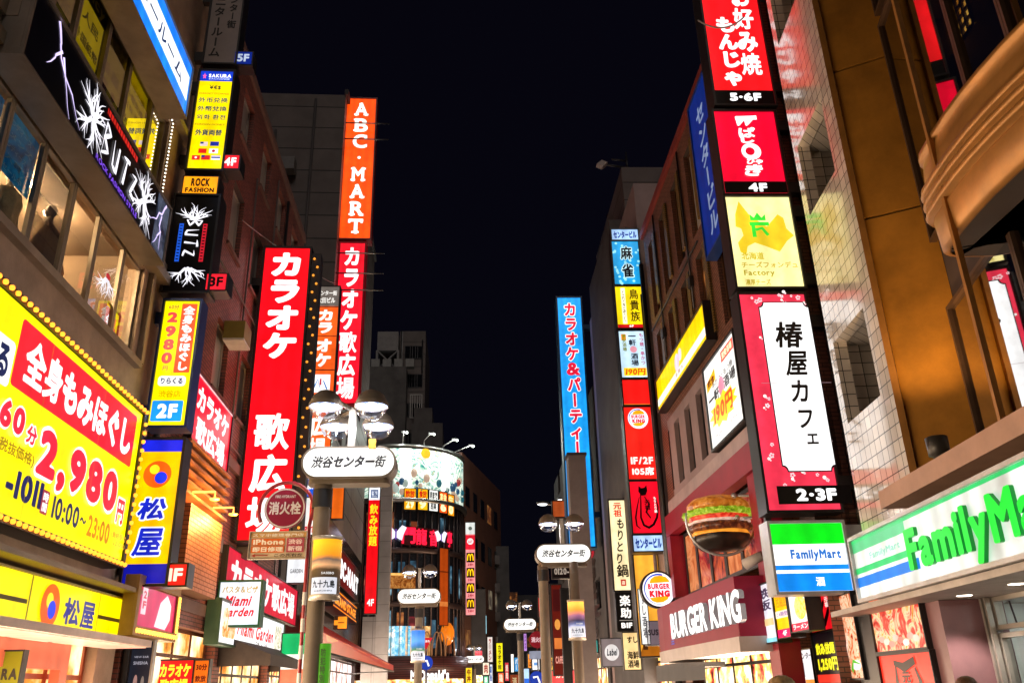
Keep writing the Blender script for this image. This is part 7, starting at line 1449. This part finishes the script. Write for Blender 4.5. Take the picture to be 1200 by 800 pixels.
far('black_vertical_sign', 'black vertical sign with white and pink letters right of the far lamp', 'shop sign', 50, [(633, 724), (642, 724), (643, 745), (634, 745)], [('v', 'バイト', .15, .05, .85, .95, '#f4e8f0*1.2', {'b': .06})], '#140c14', .4)
far('orange_far_sign', 'salmon red lit panel beside the far round road sign', 'shop sign', 50, [(636, 746), (643, 746), (644, 776), (637, 776)], [('v', 'ゲーム', .2, .1, .8, .9, '#ffd8c8', {'b': .05})], '#f05a48', .9)
far('blue_box_sign', 'glowing blue and white box at street level right of centre', 'shop sign', 52, [(613, 783), (620, 783), (620, 806), (613, 806)], [('r', 0, .5, 1, 1, '#2060d0')], '#a8d0ff')
far('white_panel_sign', 'white and blue lit panel beneath the far round road sign', 'shop sign', 50, [(624, 772), (632, 772), (632, 784), (624, 784)], [('r', .2, .3, .8, .6, '#6090d0')], '#eef4ff')
far('red_foot_sign', 'wide red lit shop strip at street level right of centre', 'shop sign', 44, [(641, 785), (676, 786), (676, 804), (641, 804)], [('t', 'カフェ', .3, .1, .8, .45, '#ffe8d8', {'b': .05})], '#e84a4a', .9)
far('dark_phone_sign', 'dark sign board with phone number behind the two headed lamp', 'shop sign', 40, [(648, 660), (671, 656), (671, 674), (648, 678)], [('t', 'Open', .1, .08, .4, .26, '#e8c080', {'b': .03}), ('t', '0120-3', .06, .4, .98, .82, '#d8c8b8', {'b': .05})], '#1a0c0a', .4)
far('orange_gable_sign', 'orange lit panel above the phone board', 'shop sign', 48, [(646, 588), (664, 586), (664, 604), (650, 606)], [], '#c85a28', .55)
far('red_interior_sign', 'glowing amber and red shop interior panel behind the right lamp pole', 'shop sign', 42, [(648, 685), (659, 685), (659, 790), (648, 790)], [('r', .1, .05, .9, .3, '#4a1010'), ('e', .5, .45, .3, .06, '#ffb050'), ('r', .1, .6, .9, .72, '#f08a40'), ('t', 'CAFE', .15, .8, .9, .88, '#ffb0a0', {'b': .05})], '#6a1a10', .6)
far('dark_slab_sign', 'tall black panel between the glowing interior and the sunset banner', 'panel', 40, [(660, 690), (667, 690), (668, 800), (661, 800)], [], '!0c0a0c')
far('teal_sign', 'turquoise lit shop signs low on the mauve wall', 'shop sign', 38, [(688, 752), (700, 748), (700, 762), (688, 765)], [('t', 'SALE', .1, .2, .9, .8, '#d8fff8', {'b': .05})], '#20b0a8', .8)
more = [(566, 776, 573, 790, '#f8e8d0', '肉', '#a02818', 58, 'small cream sign with one red character near street level'), (573.5, 778, 577, 800, '#e8f0ff', '薬局', '#2050a0', 62, 'slim white pharmacy sign at street level'), (546, 782, 553, 800, '#f0d020', '牛丼', '#803008', 56, 'yellow sign at the foot of the arches blade sign'),
        (584, 788, 590, 800, '#ff7040', '鶏', '#fff0d0', 68, 'orange sign low in the middle of the street'), (592, 776, 596, 797, '#e83848', '焼肉', '#fff4e0', 70, 'slim red grill sign low in the middle of the street'), (603, 770, 607, 786, '#40a0e0', 'バー', '#ffffff', 70, 'slim blue bar sign at the end of the street'), (609, 762, 613, 778, '#f8f8f0', '眼鏡', '#203050', 60, 'slim white optician sign at the end of the street'),
        (619, 766, 623, 782, '#ff9a30', 'そば', '#602008', 58, 'slim amber noodle sign beside the far hydrant post'), (572, 733, 576, 744, '#e8c8a0', '宿', '#503020', 78, 'faint beige sign above the white and red far sign'), (645, 770, 650, 784, '#ffd040', '丼', '#802010', 46, 'small yellow sign above the red lit shop strip'), (567, 792, 572, 800, '#60d0a0', '茶', '#ffffff', 52, 'tiny green tea sign at street level'), (614, 742, 617, 762, '#c890e8', 'スナック', '#401860', 66, 'slim violet snack bar sign at the end of the street')]
for x0_, y0_, x1_, y1_, bg, tx_, tc_, ss, lab in more: far('shop_blade_sign', lab, 'shop sign', ss, [(x0_, y0_), (x1_, y0_), (x1_, y1_), (x0_, y1_)], [('v', tx_, .15, .08, .85, .92, tc_, {'b': .05})], bg, .9)
for (s_, px, py, lab, kind) in ((30, 499.5, 753, 'small red triangle stop sign in front of the burger chain fascia', 'tri'), (30, 499.5, 776, 'round blue arrow road sign below the red triangle', 'blue'), (42, 629.5, 749, 'round maroon hydrant sign far right of centre', 'hyd'), (42, 629, 795, 'round blue road sign at the foot of the far hydrant post', 'blue2')):
    fr = face(-3.5, s_); x, z = fr.pix(px, py); r_ = {'tri': .21, 'blue': .22, 'hyd': .38, 'blue2': .34}[kind]
    t = Thing('road_sign', lab, 'road sign', fr, (x, 0, 0)); t.part('post', MB().tube([(x, .05, 0), (x, .05, z)], .035), STEEL)
    b = MB()
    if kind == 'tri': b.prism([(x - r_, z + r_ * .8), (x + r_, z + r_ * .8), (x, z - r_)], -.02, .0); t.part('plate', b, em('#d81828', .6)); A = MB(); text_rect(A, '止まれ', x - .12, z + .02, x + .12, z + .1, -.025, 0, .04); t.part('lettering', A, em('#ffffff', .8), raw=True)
    elif kind.startswith('blue'):
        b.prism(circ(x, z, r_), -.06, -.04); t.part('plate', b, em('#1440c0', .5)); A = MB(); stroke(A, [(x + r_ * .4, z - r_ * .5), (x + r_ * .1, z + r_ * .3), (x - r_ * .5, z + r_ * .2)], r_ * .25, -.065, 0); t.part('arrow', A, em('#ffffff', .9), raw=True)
    else:
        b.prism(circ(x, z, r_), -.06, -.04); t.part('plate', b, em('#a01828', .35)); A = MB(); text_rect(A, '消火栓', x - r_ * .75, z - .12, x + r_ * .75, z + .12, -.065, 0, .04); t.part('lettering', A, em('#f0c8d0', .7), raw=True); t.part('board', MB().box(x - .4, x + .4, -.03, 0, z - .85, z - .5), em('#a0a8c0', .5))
# sagging wires
def wire(a, c, sag, lab):
    pts = [a.lerp(c, i / 10) - Vector((0, 0, sag * 4 * (i / 10) * (1 - i / 10))) for i in range(11)]; solo('cable', lab, 'cable', MB().tube([p - a for p in pts], .018, 0, 5), paint((.35, .33, .33), .6), Frame((a.x, a.y), (1, 0)), raw=True).location = a
W_ = lambda fr, px, py: fr.w(*((lambda q_: (q_[0], 0, q_[1]))(fr.pix(px, py))))
wire(W_(L(.1), 284, 258), W_(face(AZL, 30.2), 372, 314), .15, 'thin pale cable slung from the brick wall to the orange sign stack')
wire(W_(face(AZL, 30.2), 369, 318), W_(face(AZL, 37), 394, 332), .1, 'short cable between the orange stack and the red karaoke sign')
wire(W_(face(AZR, 13.9), 818, 24) + Vector((0, 0, 0)), W_(face(AZR, 13.6), 872, 20), .25, 'loose thin wire drooping across the top red sign')

# ================================================================== people
def person(fr, x, y, top, lab, jacket, trousers, hair, turn=0.0, skin=(.52, .33, .24)):
    t = Thing('person', lab, 'person', fr, (x, y, 0)); s_ = top / 1.74
    def skinmesh(name, J, E, mat, parent=None, sub=2):
        me = bpy.data.meshes.new(name); me.from_pydata([((p[0]) * s_, (p[1]) * s_, p[2] * s_) for p, r in J], E, []); o = bpy.data.objects.new(name, me); COL.objects.link(o); o.parent = parent or t.o; o.rotation_euler = (0, 0, turn)
        md = o.modifiers.new('skin', 'SKIN'); 
        for i, (p, r) in enumerate(J): v = me.skin_vertices[0].data[i]; v.radius = (r[0] * s_, r[1] * s_) if isinstance(r, tuple) else (r * s_, r * s_); v.use_root = i == 0
        o.modifiers.new('sub', 'SUBSURF').levels = sub; o.modifiers['sub'].render_levels = sub; md.use_smooth_shade = True; me.materials.append(mat); return o
    sk = paint(skin, .5, 0, .12, 4)
    J = [((0, 0, .95), (.15, .11)), ((0, 0, 1.15), (.14, .10)), ((0, 0, 1.38), (.17, .11)), ((0, 0, 1.48), (.06, .06)), ((0, -.01, 1.56), (.062, .07)), ((0, -.015, 1.62), (.078, .098)), ((0, -.005, 1.69), (.058, .075)),
         ((.19, 0, 1.40), .06), ((.25, .03, 1.14), .045), ((.24, -.06, .92), .036), ((.235, -.09, .84), .035), ((-.19, 0, 1.40), .06), ((-.25, .0, 1.14), .045), ((-.25, -.1, .92), .036), ((-.245, -.13, .84), .035),
         ((.09, 0, .88), .09), ((.1, -.04, .5), .065), ((.1, .04, .1), .042), ((.1, -.08, .045), .04), ((-.09, 0, .88), .09), ((-.1, .05, .5), .065), ((-.1, .12, .1), .042), ((-.1, .0, .045), .04)]
    E = [(0, 1), (1, 2), (2, 3), (3, 4), (4, 5), (5, 6), (2, 7), (7, 8), (8, 9), (9, 10), (2, 11), (11, 12), (12, 13), (13, 14), (0, 15), (15, 16), (16, 17), (17, 18), (0, 19), (19, 20), (20, 21), (21, 22)]
    # five fingers on each hand
    for hx, hy in ((10, 1), (14, -1)):
        p = J[hx][0]
        for k in range(4):
            i = len(J); J.append(((p[0] + hy * .0, p[1] - .03 + k * .021, p[2] - .05), .0085)); J.append(((p[0] - hy * .012, p[1] - .035 + k * .021, p[2] - .10 + abs(k - 1.5) * .008), .007)); E += [(hx, i), (i, i + 1)]
        i = len(J); J.append(((p[0] - hy * .02, p[1] - .045, p[2] - .02), .009)); J.append(((p[0] - hy * .028, p[1] - .06, p[2] - .055), .008)); E += [(hx, i), (i, i + 1)]
    skinmesh('body', J, E, sk)
    Jj = [((0, 0, .92), (.175, .13)), ((0, 0, 1.15), (.165, .125)), ((0, 0, 1.37), (.185, .125)), ((0, 0, 1.455), (.085, .08)), ((.2, 0, 1.39), .078), ((.255, .03, 1.14), .06), ((.245, -.05, .93), .052), ((-.2, 0, 1.39), .078), ((-.255, 0, 1.14), .06), ((-.253, -.09, .93), .052)]
    skinmesh('jacket', Jj, [(0, 1), (1, 2), (2, 3), (2, 4), (4, 5), (5, 6), (2, 7), (7, 8), (8, 9)], paint(jacket, .75, 0, .3, 5, .3, 60))
    Jt = [((0, 0, .96), (.16, .12)), ((.09, 0, .86), .105), ((.1, -.04, .5), .08), ((.1, .04, .12), .062), ((-.09, 0, .86), .105), ((-.1, .05, .5), .08), ((-.1, .12, .12), .062)]
    skinmesh('trousers', Jt, [(0, 1), (1, 2), (2, 3), (0, 4), (4, 5), (5, 6)], paint(trousers, .8, 0, .3, 5))
    for sx, sy in ((.1, -.03), (-.1, .05)):
        b = MB(); b.ball((sx * s_, sy * s_, .05), .13 * s_, 0, 12, (.42, 1, .42)); o = link('shoe', b, paint((.04, .04, .04), .5)); o.parent = t.o; o.rotation_euler = (0, 0, turn)
    b = MB(); qh = random.Random(int(top * 1000)); c = Vector((0, .012, 1.655)) * s_
    b.lathe([(.02, c.z - .10 * s_), (.088 * s_, c.z - .09 * s_), (.098 * s_, c.z - .02 * s_), (.094 * s_, c.z + .03 * s_), (.072 * s_, c.z + .066 * s_), (.035 * s_, c.z + .084 * s_), (0, c.z + .088 * s_)], 0, c.y + .02 * s_, 0, 40, jitter=lambda a, z: .05 * math.sin(9 * a + z * 40) + .04 * math.sin(23 * a))
    for i in range(70):
        a = qh.uniform(0, 6.28); e_ = qh.uniform(.1, 1.4); p = Vector((math.cos(a) * math.cos(e_) * .096, math.sin(a) * math.cos(e_) * .1 + .03, math.sin(e_) * .088)) * s_ + Vector((0, 0, c.z)); b.tube([p, p + Vector((math.cos(a) * .012, math.sin(a) * .012, -.03)) * s_], [.008, .002], 0, 4)
    o = link('hair', b, paint(hair, .45, 0, .45, 20)); o.parent = t.o; o.rotation_euler = (0, 0, turn)
    b = MB()
    for sg in (-1, 1): b.ball((sg * .032 * s_, -.104 * s_, 1.625 * s_), .011 * s_, 0, 8); b.ball((sg * .083 * s_, -.01 * s_, 1.615 * s_), .024 * s_, 1, 8, (.4, .8, 1.2))
    b.ball((0, -.115 * s_, 1.598 * s_), .015 * s_, 1, 8, (.8, 1, 1.3)); b.ball((0, -.106 * s_, 1.563 * s_), .022 * s_, 2, 8, (1, .4, .3)); o = link('face', b, [paint((.03, .02, .02), .3), sk, paint((.35, .12, .1), .5)]); o.parent = t.o; o.rotation_euler = (0, 0, turn)
    return t
fr = face(AZR, 6.0); x, z = fr.pix(914, 793); person(fr, x, 0, z + .01, 'person with bleached hair passing under the convenience store lightbox', (.08, .08, .1), (.05, .06, .1), (.42, .27, .12), R(170))
fr = face(AZR, 8.2); x, z = fr.pix(1131, 793); person(fr, x, 0, z + .01, 'person with brown hair in front of the store windows', (.2, .16, .13), (.04, .04, .05), (.14, .06, .03), R(150))
bpy.data.objects.remove(_fo, do_unlink=True)
